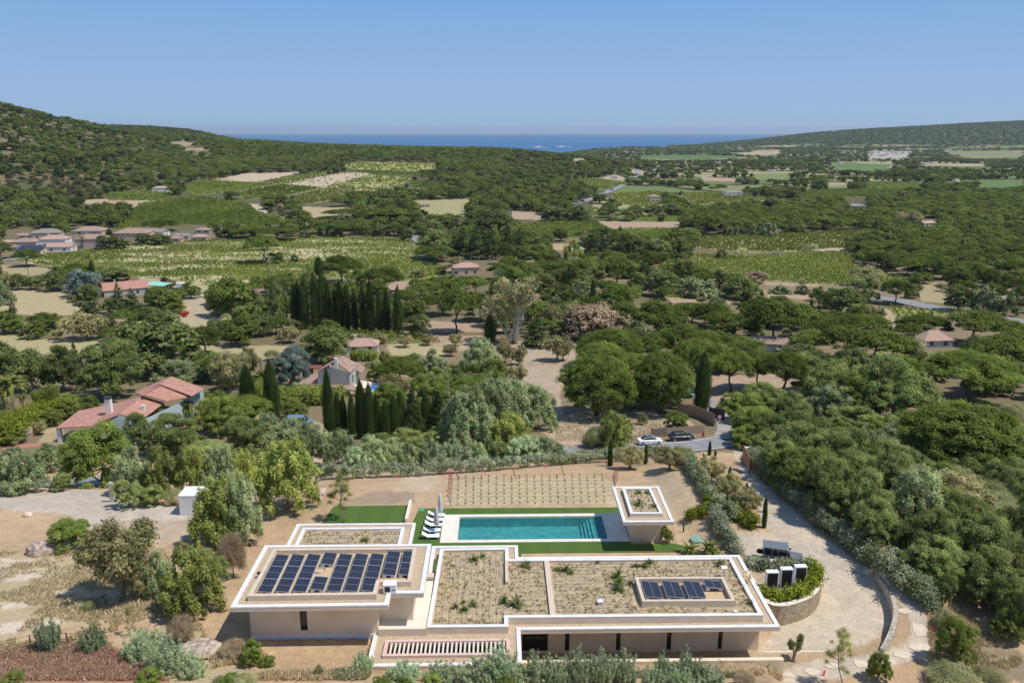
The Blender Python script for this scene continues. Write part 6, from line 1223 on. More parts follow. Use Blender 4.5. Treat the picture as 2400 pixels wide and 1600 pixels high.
# boat on a trailer, red trailer, blue skip
x, y, z = G(1145*.34014, 500+712*.34014); o = tag(empty('motor_boat', (x, y, z), -.15), 'white motor boat on a trailer in the farmyard', 'boat')
S = [[(xx, -w_, 1.2), (xx, 0, zb_), (xx, w_, 1.2), (xx, w_*.9, 1.35), (xx, -w_*.9, 1.35)] for xx, w_, zb_ in ((-2.6, 1.0, .6), (-1, 1.1, .55), (1, 1.0, .6), (2.2, .6, .8), (3, .08, 1.2))]; MB().loft(S).build('hull', [MATS['white_paint']], o); MB().box(-1.6, .4, -.6, .6, 1.35, 1.9).build('canopy', [MATS['car_blue']], o)
mb = MB(); mb.box(-2, 3.4, -.06, .06, .35, .45); mb.box(-.8, -.7, -.9, .9, .3, .4); mb.build('trailer', [MATS['alu']], o)
x, y, z = G(1270*.34014, 500+712*.34014); o = tag(empty('red_trailer', (x, y, z), .1), 'bright red tipping trailer in the farmyard', 'trailer'); mb = MB(); mb.loft([[(-1.3, -.8, .6), (1.3, -.8, .6), (1.3, .8, .6), (-1.3, .8, .6)], [(-1.7, -1, 1.8), (1.7, -1, 1.8), (1.7, 1, 1.8), (-1.7, 1, 1.8)]]); mb.build('tub', [mat('red_paint', (.55, .06, .03), .5)], o); mb = MB(); mb.tube([(0, -1, .35), (0, -.8, .35)], .35, 12); mb.tube([(0, .8, .35), (0, 1, .35)], .35, 12); mb.build('wheel', [MATS['tyre']], o)
x, y, z = G(1440*.34014, 500+590*.34014); mb = MB().loft([[(-1.2, -.6, .4), (1.4, -.6, .4), (1.4, .6, .4), (-1.2, .6, .4)], [(-1, -.5, 1.2), (.4, -.5, 1.2), (.4, .5, 1.2), (-1, .5, 1.2)]]); [mb.tube([(a, s*.6, .5), (a, s*.85, .5)], .5, 10) for a in (-.9, .9) for s in (-1, 1)]; q = mb.build('tractor', [mat('orange_paint', (.6, .15, .02), .5)], None, (x, y, z)); tag(q, 'small orange tractor at the edge of the farmyard', 'tractor')
# yachts and boats
def yacht(X, Y, L_, lab):
    x, y = P(1200+X*.5102, 250+Y*.5102, -45); o = tag(empty('yacht', (x, y, -45), .05), lab, 'yacht'); mb = MB().loft([[(xx, -w_, 4), (xx, 0, -1), (xx, w_, 4)] for xx, w_ in ((-L_/2, 4), (-L_/4, 5), (L_/4, 4.5), (L_/2, .2))]); mb.build('hull', [MATS['white_paint']], o)
    mb = MB().box(-L_*.38, L_*.2, -3.5, 3.5, 4, 8); mb.box(-L_*.25, L_*.1, -3, 3, 8, 11); mb.box(-L_*.1, L_*.02, -2, 2, 11, 14); mb.tube([(-2, 0, 14), (-2, 0, 22)], .5, 5); mb.build('superstructure', [MATS['white_paint']], o)
yacht(125, 192, 80, 'white yacht on the sea, the left one of two'); yacht(232, 190, 95, 'large white yacht on the sea, the right one of two')
b0 = None
for k, (X, Y) in enumerate([(690, 187), (750, 162), (625, 155), (1065, 158), (320, 158), (-300, 180), (-610, 168), (-830, 165)]):
    x, y = P(1200+X*.5102, 250+Y*.5102, -45)
    q = MB().loft([[(xx, -w_, 2), (xx, 0, -1), (xx, w_, 2)] for xx, w_ in ((-12, 3), (0, 3), (12, .2))]).box(-6, 2, -2, 2, 2, 5).build('speed_boat', [MATS['white_paint']], None, (x, y, -45)) if b0 is None else b0.copy()
    if b0 is None: b0 = q
    else: COL.objects.link(q); q.location = (x, y, -45)
    tag(q, 'tiny white boat far out on the sea', 'boat', 'tiny boats on the sea')
# ------------------------------------------------------------------ palms and poles
def palm(zone, X, Yb, Yt, Wp, lab):
    x0, y0, s = ZF[zone]; x, y, z = G(x0+X*s, y0+Yb*s); dp = depth_at(x, y, z); H = (Yb-Yt)*s*dp/FPX*1.05; R_ = Wp*s*dp/FPX/2; rg = np.random.default_rng(int(X)); o = tag(empty('palm_tree', (x, y, z)), lab, 'palm')
    mb = MB().tube([(0, 0, -.2), (.15, 0, H*.4), (.1, .1, H-R_*.6)], [.3, .2, .22], 7); mb.build('trunk', [MATS['bark_grey']], o); V = []; T_ = []
    for k in range(34):
        a = rg.random()*6.28; el = rg.uniform(-.7, 1.3); p0 = np.array((.1, .1, H-R_*.6)); pr = p0
        for j in range(1, 9):
            t = j/8; r = R_*(t*math.cos(el)**.5 if math.cos(el) > 0 else t*.2); p = p0+np.array((math.cos(a)*r, math.sin(a)*r, R_*(math.sin(el)*t*1.1-.75*t*t))); d_ = p-pr; wv2 = np.array((-math.sin(a), math.cos(a), 0))*R_*.13*math.sin(math.pi*min(1, t+.12)); dz = np.array((0, 0, -R_*.05))
            V += [pr-wv2+dz, p-wv2+dz, p, pr, pr, p, p+wv2+dz, pr+wv2+dz]; T_ += [(rg.uniform(.7, 1.2), rg.random(), .5)]*2; pr = p
    link('crown', leafmesh('palm_crown', np.array(V), np.array(T_), MATS['leaf_green_willow' if 'silver' not in lab else 'leaf_olive']), o)
palm('Z5', 105, 590, 265, 260, 'large fan palm beside the garden pool at the left edge'); palm('Z5', 40, 600, 330, 150, 'smaller palm cut by the left edge of the picture'); palm('Z5', 160, 545, 400, 110, 'leaning palm just right of the large fan palm'); palm('Z0', 1860, 520, 290, 95, 'tall slim silver palm standing above the cypresses'); palm('Z0', 575, 245, 155, 45, 'small palm beside the arched village house'); palm('Z0', 735, 160, 80, 40, 'small palm between the brown village roofs'); palm('Z1', 1445, 400, 300, 70, 'small palm left of the round pines near the pink farmhouse'); palm('Z0', 1765, 85, 25, 50, 'pale palm in the dark vineyard'); palm('Z5', 1300, 620, 440, 150, 'feathery palm in front of the red roofed house')
for zone, X, Yb, Yt, lab in [('Z0', 212, 520, 352, 'dark wooden pole at the left field'), ('Z0', 692, 672, 452, 'tall thin pole in front of the old farmhouse'), ('Z0', 1343, 192, 100, 'pale lamp pole by the village houses'), ('Z5', 1805, 312, 168, 'dark pole left of the blue grey cedar'), ('Z7', 1705, 180, 85, 'wooden pole on the dirt track at the right'), ('Z1', 1190, 390, 325, 'thin mast behind the pink farmhouse'), ('Z0', 1500, 890, 720, 'thin pole in the garden below the farmyard'), ('Z6', 278, 60, 10, 'short pole beside the cottage hedge'), ('Z1', 560, 60, 0, 'pole in the trees beyond the vineyard')]:
    x0, y0, s = ZF[zone]; x, y, z = G(x0+X*s, y0+Yb*s); H = (Yb-Yt)*s*depth_at(x, y, z)/FPX*1.05; o = tag(empty('utility_pole', (x, y, z)), lab, 'pole'); MB().tube([(0, 0, -.5), (0, 0, H)], [.16, .10], 7).build('post', [MATS['bark' if 'dark' in lab or 'wood' in lab else 'bark_grey']], o); MB().box(-.5, .5, -.05, .05, H-.6, H-.5).build('crossarm', [MATS['bark']], o)
# ------------------------------------------------------------------ hedges
def zpx(zone, X, Y): x0, y0, s = ZF[zone]; return x0+X*s, y0+Y*s
def hedge(zone, pts, w_, h, lm, label, z=None, leaf=.13, name='hedge', dens=1.0):
    rg = np.random.default_rng(int(abs(pts[0][0]))+len(label)); pw_ = [np.array(G(*zpx(zone, *p))[:2]) if z is None else np.array(P(*zpx(zone, *p), z)) for p in pts]; pw_ = smooth(resample(pw_, .5), 3); cl = []
    for p in pw_:
        z0 = float(TZ(*p)) if z is None else z
        for k in range(3):
            r = w_*rg.uniform(.28, .42); cl.append((p[0]+rg.normal()*w_*.16, p[1]+rg.normal()*w_*.16, z0+h*rg.uniform(.25, .82), r, 1.0, rg.uniform(.72, 1.25), rg.random()*.8))
    V, T_ = leaves(cl, dens, leaf*.8, rg, low=-.8); o = link(name, leafmesh(name, V, T_, MATS[lm])); return tag(o, label, 'hedge')
leafmat('leaf_laurel', (.20, .25, .03), (.34, .37, .05)); leafmat('leaf_oleander', (.19, .24, .08), (.42, .44, .30))
hedge('Z6', [(150,1010),(300,1005),(430,998),(560,995),(700,990),(850,982),(1000,970),(1150,962),(1300,950),(1450,938),(1600,925),(1750,912),(1900,900),(2130,885),(2300,885),(2420,880)], 1.3, 1.9, 'leaf_oleander', 'long pale flecked hedge between the lane and the young vines')
hedge('Z7', [(650,800),(680,860),(715,915),(750,970),(790,1030),(840,1075),(900,1110)], 1.5, 1.9, 'leaf_oleander', 'tall grey green hedge curving round the right end of the vines')
hedge('ZB', [(1560,210),(1600,240),(1660,270),(1740,310),(1860,372)], 1.5, 1.3, 'leaf_laurel', 'bright green hedge running down to the lone young cypress')
hedge('ZB', [(1395,315),(1440,275),(1500,255),(1560,265)], 1.4, 1.2, 'leaf_laurel', 'short green hedge stub on the bare soil left of the olives')
hedge('ZB', [(1560,300),(1585,350),(1610,410),(1650,470),(1700,525),(1730,565)], 1.5, 1.5, 'leaf_oleander', 'straight hedge ending behind the back corner of the villa roof')
hedge('ZN', [(150,225),(230,300),(340,400),(470,515),(600,620),(760,730),(880,830),(1000,920),(1130,1000),(1230,1110)], 2.0, 2.0, 'leaf_oleander', 'very long grey green hedge along the far side of the drive')
hedge('Z7', [(0,835),(60,830),(130,815),(220,800),(300,800),(420,790),(560,790),(660,800)], 1.2, 1.7, 'leaf_hedge', 'low hedge between the lane and the two olive trees')
hedge('Z6', [(1040,285),(1260,275)], 2, 2.2, 'leaf_bright', 'clipped green hedge behind the small oval pool'); hedge('Z6', [(600,240),(810,250)], 3, 3, 'leaf_bright', 'thick green hedge right of the pink cottage', leaf=.2)
hedge('Z5', [(1740,540),(1990,500),(2200,490),(2350,480)], 3, 3, 'leaf_bamboo', 'tall yellow green bamboo hedge behind the cypresses', leaf=.22); hedge('Z5', [(0,770),(80,720),(200,650),(330,600),(480,560)], 4.5, 3, 'leaf_laurel', 'wide bright yellow green hedge by the garden lawn', leaf=.22)
# ------------------------------------------------------------------ planted island with its stone wall, heat pumps
m, nt, b = newmat('rubble'); L = nt.links.new; tc = N(nt, 'ShaderNodeTexCoord'); vo = N(nt, 'ShaderNodeTexVoronoi'); vo.inputs['Scale'].default_value = 3.6; L(tc.outputs['Object'], vo.inputs[0])
v2 = N(nt, 'ShaderNodeTexVoronoi', feature='DISTANCE_TO_EDGE'); v2.inputs['Scale'].default_value = 3.6; L(tc.outputs['Object'], v2.inputs[0]); mr = N(nt, 'ShaderNodeMapRange'); mr.inputs[2].default_value = .08; L(v2.outputs[0], mr.inputs[0])
mx = N(nt, 'ShaderNodeMix', data_type='RGBA'); mx.inputs[6].default_value = (.36, .27, .17, 1); mx.inputs[7].default_value = (.55, .44, .31, 1); sp = N(nt, 'ShaderNodeSeparateColor'); L(vo.outputs['Color'], sp.inputs[0]); L(sp.outputs[0], mx.inputs[0])
m2 = N(nt, 'ShaderNodeMix', data_type='RGBA'); m2.inputs[6].default_value = (.24, .19, .13, 1); L(mr.outputs[0], m2.inputs[0]); L(mx.outputs[2], m2.inputs[7]); L(m2.outputs[2], b.inputs['Base Color']); b.inputs['Roughness'].default_value = .95
bp = N(nt, 'ShaderNodeBump'); bp.inputs['Strength'].default_value = .7; bp.inputs['Distance'].default_value = .05; L(mr.outputs[0], bp.inputs['Height']); L(bp.outputs[0], b.inputs['Normal'])
ISL = [(22.0, 64.4), (22.1, 59.0), (22.6, 57.75), (24.0, 57.95), (25.3, 58.5), (26.9, 59.5), (28.1, 61.1), (28.9, 62.7), (28.95, 64.0), (28.0, 64.9), (25.4, 65.5), (23, 65.3)]
isl = np.array(smooth(resample(ISL, .5), 3)).tolist(); isl = [tuple(q) for q in isl]
o = tag(empty('stone_planter', (0, 0, 0)), 'raised half round bed with a rubble stone wall beside the forecourt', 'planter'); ring(MB(), isl, .4, -.4, 1.9).build('wall', [MATS['rubble']], o); ring(MB(), inset(isl, -.02)[1], .46, 1.9, 1.97).build('coping', [MATS['stone_cream']], o)
MB().prism(inset(isl, .38)[1], 1.2, 1.8).build('soil', [MATS['bed_soil']], o)
hedge('ZN', [(235,1040),(300,1070),(380,1065),(460,1040),(530,990),(565,940),(560,890),(520,860)], 1.3, 1.0, 'leaf_laurel', 'bright green hedge round the outer rim of the stone planter', z=1.8)
hedge('ZN', [(140,865),(220,868),(300,875),(380,875),(450,870),(520,885)], 1.2, 1.1, 'leaf_oleander', 'pale flecked hedge behind the three heat pumps', z=1.8)
for (X, Y), w_, h, lab in (((284, 985), 1.0, 1.5, 'white heat pump with a dark grille, the left and smallest of three'), ((370, 985), .98, 1.8, 'white heat pump with a dark grille, the middle of three'), ((455, 973), .98, 1.85, 'white heat pump with a dark grille, the right one of three')):
    x, y = P(*zpx('ZN', X, Y), 1.85); fan_unit('heat_pump', x, y+.2, 1.82, w_, .5, h, 0, lab, 'heat pump', 'heat pumps in the stone planter')
x0_, y0_ = P(*zpx('ZN', 255, 988), 1.85); MB_ = MB().box(x0_, x0_+2.1, y0_-.35, y0_-.25, 1.8, 1.92); tag(MB_.build('metal_rail', [MATS['alu']]), 'thin metal rail lying in front of the heat pumps', 'rail')
# curved stone wall of the forecourt
arc = [(22.43+11.8*math.cos(t), 63.35+11.8*math.sin(t)) for t in np.radians(np.linspace(6, -48, 40))]; out_ = [(22.43+12.2*math.cos(t), 63.35+12.2*math.sin(t)) for t in np.radians(np.linspace(6, -48, 40))]
tops = [1.05-.0*k for k in range(40)]; tops = [1.05*min(1, (k+2)/6)*min(1, (41-k)/12) for k in range(40)]
mb = MB(); vs = [(x, y, -.3) for x, y in arc]+[(x, y, t+.15) for (x, y), t in zip(arc, tops)]+[(x, y, t+.15) for (x, y), t in zip(out_, tops)]+[(x, y, -.3) for x, y in out_]; n = 40
mb.add(vs, [(r*n+i, r*n+i+1, (r+1)*n+i+1, (r+1)*n+i) for r in range(3) for i in range(n-1)]+[(0, n, 2*n, 3*n), (n-1, 4*n-1, 3*n-1, 2*n-1)]); m = MATS['rubble'].copy(); m.name = 'pale_rubble'; [setattr(n.inputs[6], 'default_value', (.50, .43, .33, 1)) or setattr(n.inputs[7], 'default_value', (.66, .58, .46, 1)) for n in m.node_tree.nodes if n.type == 'MIX' and not n.inputs[7].is_linked]; tag(mb.build('curved_wall', [m]), 'curved pale stone wall holding back the path round the forecourt', 'wall')
# kerb line in front of the bare strip
a = P(*zpx('ZN', 230, 1378), 0); b_ = P(*zpx('ZN', 640, 1378), 0); tag(MB().box(a[0], b_[0], a[1]-.06, a[1]+.06, -.1, .04).build('edging', [MATS['stone_cream']]), 'straight pale edging strip in front of the forecourt gravel', 'edging')
# stepping slabs
mat('flagstone', (.68, .56, .42), .9, .12, 2); k = 0
for X, Y, r, lab in [(530,1497,.62,'second flagstone from the wall end'), (650,1462,.6,'long flagstone in front of the leafy young tree'), (830,1452,.75,'large triangular flagstone left of the small shrub'), (1005,1440,.65,'flagstone behind the small shrub on the path'), (1095,1398,.75,'flagstone where the path begins to curve up'), (1190,1348,.85,'broad flagstone low on the curve of the path'), (1190,1240,.8,'flagstone beside the grey slab on the curve'), (385,1520,.55,'flagstone at the end of the retaining wall'), (885,865,.7,'flagstone at the top end of the curved wall'), (1100,1130,.55,'flagstone in the tree shade on the curve')]:
    x, y, z = G(*zpx('ZN', X, Y)); rg = np.random.default_rng(k+5); n = 6; pts = [(x+r*math.cos(t)*rg.uniform(.7, 1.3), y+r*.8*math.sin(t)*rg.uniform(.6, 1.2)) for t in np.linspace(0, 6.28, n+1)[:-1]]; k += 1
    tag(MB().prism(pts, [float(TZ(*p))-.2 for p in pts], [float(TZ(*p))+.05 for p in pts]).build('flagstone', [MATS['flagstone']]), lab, 'flagstone', 'flagstones of the garden path')
# gate: grey pier and wooden leaf, low wall by the olives
x, y, z = G(*zpx('ZN', 148, 215)); o = tag(empty('gate_pier', (x, y, z)), 'grey rendered gate pier at the top of the drive', 'gate pier'); MB().box(-.7, .7, -.3, .5, -.5, 2.0).build('pier', [MATS['plaster_grey']], o); MB().box(-.78, .78, -.38, .58, 2.0, 2.12).build('cap', [MATS['plaster_white']], o)
x, y, z = G(*zpx('ZN', 148, 290)); x2, y2, z2 = G(*zpx('ZN', 120, 262)); o = tag(empty('wooden_gate', (x, y, z), math.atan2(y2+1.2-y, x2-x)), 'open reddish wooden gate leaf beside the grey pier', 'gate'); L_ = math.hypot(x2-x, y2+1.2-y)
mat('gate_wood', (.45, .22, .12), .7, .12, 2, stretch=(1, 1, 8)); mb = MB(); [mb.box(0, L_, -.03, .03, .1+k*.2, .28+k*.2) for k in range(10)]; mb.build('leaf', [MATS['gate_wood']], o); MB().box(-.06, 0, -.06, .06, -.3, 2.2).build('post', [MATS['black_metal']], o)
x, y, z = G(*zpx('Z7', 745, 800)); x2, y2, z2 = G(*zpx('Z7', 838, 835)); tag(MB().prism([(x, y), (x2, y2), (x2, y2+.3), (x, y+.3)], z-1.5, z+.9).build('low_wall', [MATS['bark']]), 'dark low wall behind the olives by the gate', 'wall')
x, y, z = G(*zpx('ZL', 866, 180)); o = tag(MB().box(-.22, .22, -.22, .22, -.3, 2.4).build('gate_post', [MATS['plaster_grey']], None, (x, y, z)), 'weathered pale gate post beside the shaded tree', 'post')
# reed fences and rail fences
def fence(pts, h, mt, lab, zone, name='reed_fence', step=.18, rail=False):
    pw_ = resample([np.array(G(*zpx(zone, *p))[:2]) for p in pts], step if not rail else 2.5); rg = np.random.default_rng(5); mb = MB()
    for p, q in zip(pw_[:-1], pw_[1:]):
        z = float(TZ(*p)); hh = h*rg.uniform(.9, 1.05)
        if rail: mb.tube([(p[0], p[1], z-.2), (p[0], p[1], z+h)], .05, 5); z2 = float(TZ(*q)); [mb.tube([(p[0], p[1], z+h*f), (q[0], q[1], z2+h*f)], .02, 4) for f in (.5, .95)]
        else: mb.add([(p[0], p[1], z-.3), (q[0], q[1], z-.3), (q[0], q[1], z+hh), (p[0], p[1], z+hh), (p[0]+.03, p[1]+.06, z-.3), (q[0]+.03, q[1]+.06, z-.3), (q[0]+.03, q[1]+.06, z+hh), (p[0]+.03, p[1]+.06, z+hh)], [(0, 1, 2, 3), (7, 6, 5, 4), (3, 2, 6, 7), (0, 3, 7, 4), (1, 5, 6, 2)])
    return tag(mb.build(name, [MATS[mt]]), lab, 'fence')
mat('reed', (.34, .27, .20), .95, .35, 6, stretch=(6, 6, .4)); fence([(612,575),(690,590),(750,610),(800,640)], 2.2, 'reed', 'tall brown reed fence behind the two parked cars', 'Z7'); fence([(480,690),(560,690),(665,680),(750,672)], 1.5, 'reed', 'lower reed fence running along behind the parked cars', 'Z7')
fence([(770,590),(850,610)], 2.0, 'dark_window', 'dark fence in the shade right of the tall cypress', 'Z7'); fence([(750,205),(860,225),(1000,240),(1190,250)], 2, 'shutter', 'dark green fence among the umbrella pines', 'Z7'); fence([(0,200),(1,1)][:1]+[(1040,210)], 1, 'reed', '', 'Z6') if 0 else None
fence([(1460,225),(1600,232),(1760,222),(1900,218)], 1.1, 'bark', 'wire fence with thin posts across the bare orchard', 'Z6', 'wire_fence', rail=True); fence([(0,128),(60,122),(190,110),(380,95),(480,90)], 1.6, 'alu', 'wire fence along the lane at the left edge', 'ZL', 'wire_fence', rail=True); fence([(0,1350),(240,1300),(520,1280),(700,1290),(860,1250)], 1.1, 'bark', 'old wire fence above the reddish grass', 'ZL', 'wire_fence', rail=True)
# road sign by the reed fence
x, y, z = G(*zpx('Z7', 822, 655)); o = tag(empty('road_sign', (x, y, z)), 'round red and white road sign at the lane junction', 'sign'); MB().tube([(0, 0, 0), (0, 0, 2.2)], .04, 6).build('post', [MATS['alu']], o); n = 20; rr2 = lambda r, yy: [(r*math.cos(6.2832*k/n), yy, 2.3+r*math.sin(6.2832*k/n)) for k in range(n)]
MB().loft([rr2(.42, 0), rr2(.42, .03)]).build('rim', [mat('sign_red', (.6, .03, .03), .5)], o); MB().loft([rr2(.30, -.01), rr2(.30, -.004)]).build('face', [MATS['white_paint']], o); MB().box(-.2, .2, -.02, -.012, 2.26, 2.34).build('symbol', [MATS['black_metal']], o)
x, y, z = G(*zpx('Z7', 745, 690)); o = tag(MB().tube([(0, 0, 0), (0, 0, .55), (0, 0, .8)], [.16, .16, .06], 10).tube([(-.25, 0, .5), (.25, 0, .5)], .08, 8).build('fire_hydrant', [MATS['sign_red']], None, (x, y, z)), 'small red hydrant on the kerb beside the dark car', 'hydrant')
# ------------------------------------------------------------------ young vines: posts, wires, seedlings
mat('rust_post', (.28, .10, .06), .8); mat('red_tape', (.75, .05, .03), .6); mat('wire', (.22, .19, .16), .6)
row_y = [80.9+1.85*k for k in range(8)]; sd0 = None; PL = ['front', 'second', 'third', 'fourth', 'fifth', 'sixth', 'seventh', 'back']; pp = None
for r, y in enumerate(row_y):
    xl, xr = -5.2-.08*r, 13.0+.22*r; y2 = y+.25
    mb = MB(); pts = [(xl+(xr-xl)*t, y+(y2-y)*t, float(TZ(xl+(xr-xl)*t, y+(y2-y)*t))+.45) for t in np.linspace(0, 1, 12)]; mb.tube(pts, .018, 3); tag(mb.build('vine_wire', [MATS['wire']]), 'thin wire of the %s row of young vines' % PL[r], 'wire', 'wires of the young vines')
    for e, x in ((0, xl), (1, xr)):
        if e == 1 and r < 4: continue
        z = float(TZ(x, y)); o = tag(empty('vine_post', (x, y, z)), 'leaning rusty end post with red tape, %s end of the %s row of young vines' % (('left', 'right')[e], PL[r]), 'post', 'end posts of the young vines'); dx = -.5 if e == 0 else .6
        MB().tube([(0, 0, -.1), (dx*.9, 0, 1.35)], .05, 5).build('stake', [MATS['rust_post']], o); MB().tube([(dx*.9+.45*(1 if e == 0 else -1), -.1, -.05), (dx*.8, 0, 1.25)], .025, 4).build('brace', [MATS['wire']], o)
        MB().tube([(dx*.86, 0, 1.25), (dx*.92, 0, 1.42)], .07, 5).build('tape', [MATS['red_tape']], o)
    for k in range(20):
        x = xl+.7+k*(xr-xl-1)/20; z = float(TZ(x, y))
        if sd0 is None:
            rg = np.random.default_rng(2); V, T_ = leaves([(0, 0, .28, .17, 1.2, .9, .5), (.05, 0, .48, .12, 1, 1, .4)], .6, .07, rg); q = sd0 = link('vine_seedling', leafmesh('vine_seedling', V, T_, MATS['leaf_oak']))
        else: q = sd0.copy(); COL.objects.link(q)
        q.location = (x, y+.25*(x-xl)/(xr-xl), z); q.rotation_euler = (0, 0, k*2.1+r); q.scale = (.6, .6, .55+.4*((k*7+r*3) % 5)/5); tag(q, 'tiny young vine in the %s row beyond the lawn' % PL[r], 'vine', 'young vines in the %s row' % PL[r])
for X, Y, lab in ((1500, 1005, 'leaning rusty stake behind the middle of the young vines'), (1830, 980, 'leaning rusty stake behind the right part of the young vines'), (1105, 1010, 'leaning rusty stake at the back left of the young vines')):
    x, y, z = G(*zpx('Z6', X, Y)); tag(MB().tube([(0, 0, -.1), (-.5, 0, 1.5)], .06, 5).build('stake', [MATS['rust_post']], None, (x, y, z)), lab, 'stake')
for X, Y in ((685, 998), (1000, 985), (1285, 968), (1505, 948), (1700, 932), (1888, 915), (2120, 905)):
    x, y, z = G(*zpx('Z6', X, Y)); tag(MB().tube([(0, 0, 0), (.05, 0, .45)], [.06, .03], 5).tube([(-.12, 0, .3), (.2, .02, .5)], .05, 4).build('marker', [MATS['red_tape']], None, (x, y, z)), 'short red marker at the foot of the long flecked hedge', 'marker', 'red markers along the hedge')
for zone, X, Y, lab in (('ZN', 602, 1520, 'red marker lying on the stone path'), ('ZN', 1262, 1245, 'red marker standing in the shade right of the path'), ('ZL', 5, 5, '')):
    if lab: x, y, z = G(*zpx(zone, X, Y)); tag(MB().tube([(0, 0, 0), (.06, 0, .4)], [.07, .04], 5).tube([(-.12, 0, .25), (.15, .02, .4)], .05, 4).build('marker', [MATS['red_tape']], None, (x, y, z)), lab, 'marker')
mat('cover_green', (.08, .42, .26), .6); mat('cover_teal', (.22, .38, .34), .7)
for zone, X, Y, lab in (('ZA', 730, 222, 'small green inspection cover on the soil left of the lawn'), ('ZA', 1553, 241, 'small green inspection cover on the grass by the parasols')):
    x, y, z = G(*zpx(zone, X, Y)); tag(MB().box(-.25, .25, -.25, .25, -.1, .09).build('inspection_cover', [MATS['cover_green']], None, (x, y, max(z, 0))), lab, 'cover')
x, y, z = G(*zpx('ZB', 1445, 458)); tag(MB().lathe([(.72, -.1), (.72, .06), (.6, .12), (0, .14)], 24).build('tank_lid', [MATS['cover_teal']], None, (x, y, z)), 'round grey green tank lid on the bare soil by the pool house', 'lid')
a = [G(*zpx('ZA', *q)) for q in ((755, 168), (800, 168), (842, 78), (795, 80))]; tag(MB().prism([q[:2] for q in a], [q[2]-.2 for q in a], [q[2]+.1 for q in a]).build('timber_panel', [MATS['pink_lath']]), 'long pinkish timber panel lying on the soil left of the lawn', 'panel')
# boulders
def rock(zone, X, Y, r, lab, mt='flagstone', seed=0, sz=.7):
    x, y, z = G(*zpx(zone, X, Y)); rg = np.random.default_rng(seed); import bmesh; bm = bmesh.new(); bmesh.ops.create_icosphere(bm, subdivisions=4, radius=1)
    for v in bm.verts: n = .35*float(fbm(np.array([v.co.x*2+seed*3]), np.array([v.co.y*2+v.co.z*1.7]), 1.1, 4)[0]); v.co *= (1+1.1*n); v.co.x *= r; v.co.y *= r*.7; v.co.z *= r*sz
    me = bpy.data.meshes.new('rock'); bm.to_mesh(me); bm.free(); me.materials.append(MATS[mt]); tag(link('rock', me, None, (x, y, z+r*.2)), lab, 'rock')
mat('rock_mix', (.30, .21, .165), .95, .4, 2.5, bump=1, bscale=5, col2=(.52, .42, .33)); rock('ZL', 320, 575, 1.45, 'large rugged brown boulder beside the bright green tree', 'rock_mix', 3); rock('ZL', 213, 288, .55, 'small white rock at the edge of the pale track', 'flagstone', 5)
rock('ZL', 1555, 1040, .45, 'white rock at the foot of the bushes left of the villa', 'flagstone', 8); rock('ZA', 645, 215, .7, 'pale rock under the trees left of the lawn', 'flagstone', 9); rock('ZN', 985, 905, .45, 'blue grey bundle resting at the top of the path', 'plaster_blue', 4); rock('ZN', 905, 1500, .45, 'brown stone by the small shrub on the path', 'rust_post', 6); rock('ZL', 1540, 1335, 1.6, 'low pale rubble mound below the left corner of the villa', 'rock_mix', 12, .3)
# garden pools
x, y, z = G(*zpx('Z6', 1158, 312)); o = tag(empty('garden_pool', (x, y, z)), 'small oval turquoise pool with a white rim', 'pool'); R1 = 3.4; el = lambda r: [(r*math.cos(t), r*.75*math.sin(t)) for t in np.linspace(0, 6.2832, 33)[:-1]]; ring(MB(), el(R1), .45, -.1, .2).build('rim', [MATS['white_paint']], o); MB().prism(inset(el(R1), .44)[1], -.1, .12).build('water', [mat('pool_water', (.05, .52, .50), .1, .05, 2)], o)
x, y, z = G(*zpx('Z5', 40, 590)); o = tag(empty('garden_pool', (x, y, z)), 'blue corner of a garden pool at the left edge', 'pool'); MB().box(-6, 3, -2.5, 2.5, -.2, .1).build('deck', [MATS['patio']], o); MB().box(-5.5, 1.4, -1.9, 1.9, .1, .13).build('water', [mat('pool_blue', (.02, .16, .42), .1, .05, 2)], o)
x, y, z = G(*zpx('Z6', 535, 450)); tag(MB().loft([[(-1.3, -1, 2.2), (1.3, -1, 2.2), (1.3, 1, 2.2), (-1.3, 1, 2.2)], [(-.1, -.1, 2.8), (.1, -.1, 2.8), (.1, .1, 2.8), (-.1, .1, 2.8)]]).tube([(0, 0, 0), (0, 0, 2.5)], .05, 5).build('blue_parasol', [mat('blue_cloth', (.04, .2, .6), .8)], None, (x, y, z)), 'open blue parasol among the trees by the cypress row', 'parasol')
# ------------------------------------------------------------------ planting on the roofs
leafmat('leaf_yucca', (.10, .16, .05), (.22, .26, .07)); rg = np.random.default_rng(21)
def blades(n, h, sp, w_, rg, curve=.5, elmin=.3):
    V = []; T_ = []
    for k in range(n):
        a = rg.random()*6.28; el = rg.uniform(elmin, 1.45); hh = h*rg.uniform(.7, 1.1); p0 = np.zeros(3); sd = np.array((-math.sin(a), math.cos(a), 0))*w_; t = rg.uniform(.7, 1.25); hu = rg.random()
        p1 = np.array((math.cos(a)*math.cos(el), math.sin(a)*math.cos(el), math.sin(el)))*hh*.55; p2 = p1+np.array((math.cos(a)*math.cos(el-curve), math.sin(a)*math.cos(el-curve), math.sin(el-curve)))*hh*.45
        V += [p0-sd*.6, p0+sd*.6, p1+sd, p1-sd, p1-sd, p1+sd, p2+sd*.15, p2-sd*.15]; T_ += [(t, hu, .5)]*2
    return np.array(V), np.array(T_)
tuft = [leafmesh('tuft', *blades(26, .55, 0, .018, rg), MATS['straw']) for _ in range(3)]; yuc = [leafmesh('yucca', *blades(34, .75, 0, .05, rg, .6, .1), MATS['leaf_yucca']) for _ in range(3)]; cyc = leafmesh('cycad', *blades(46, 1.1, 0, .09, rg, .9, .1), MATS['leaf_yucca'])
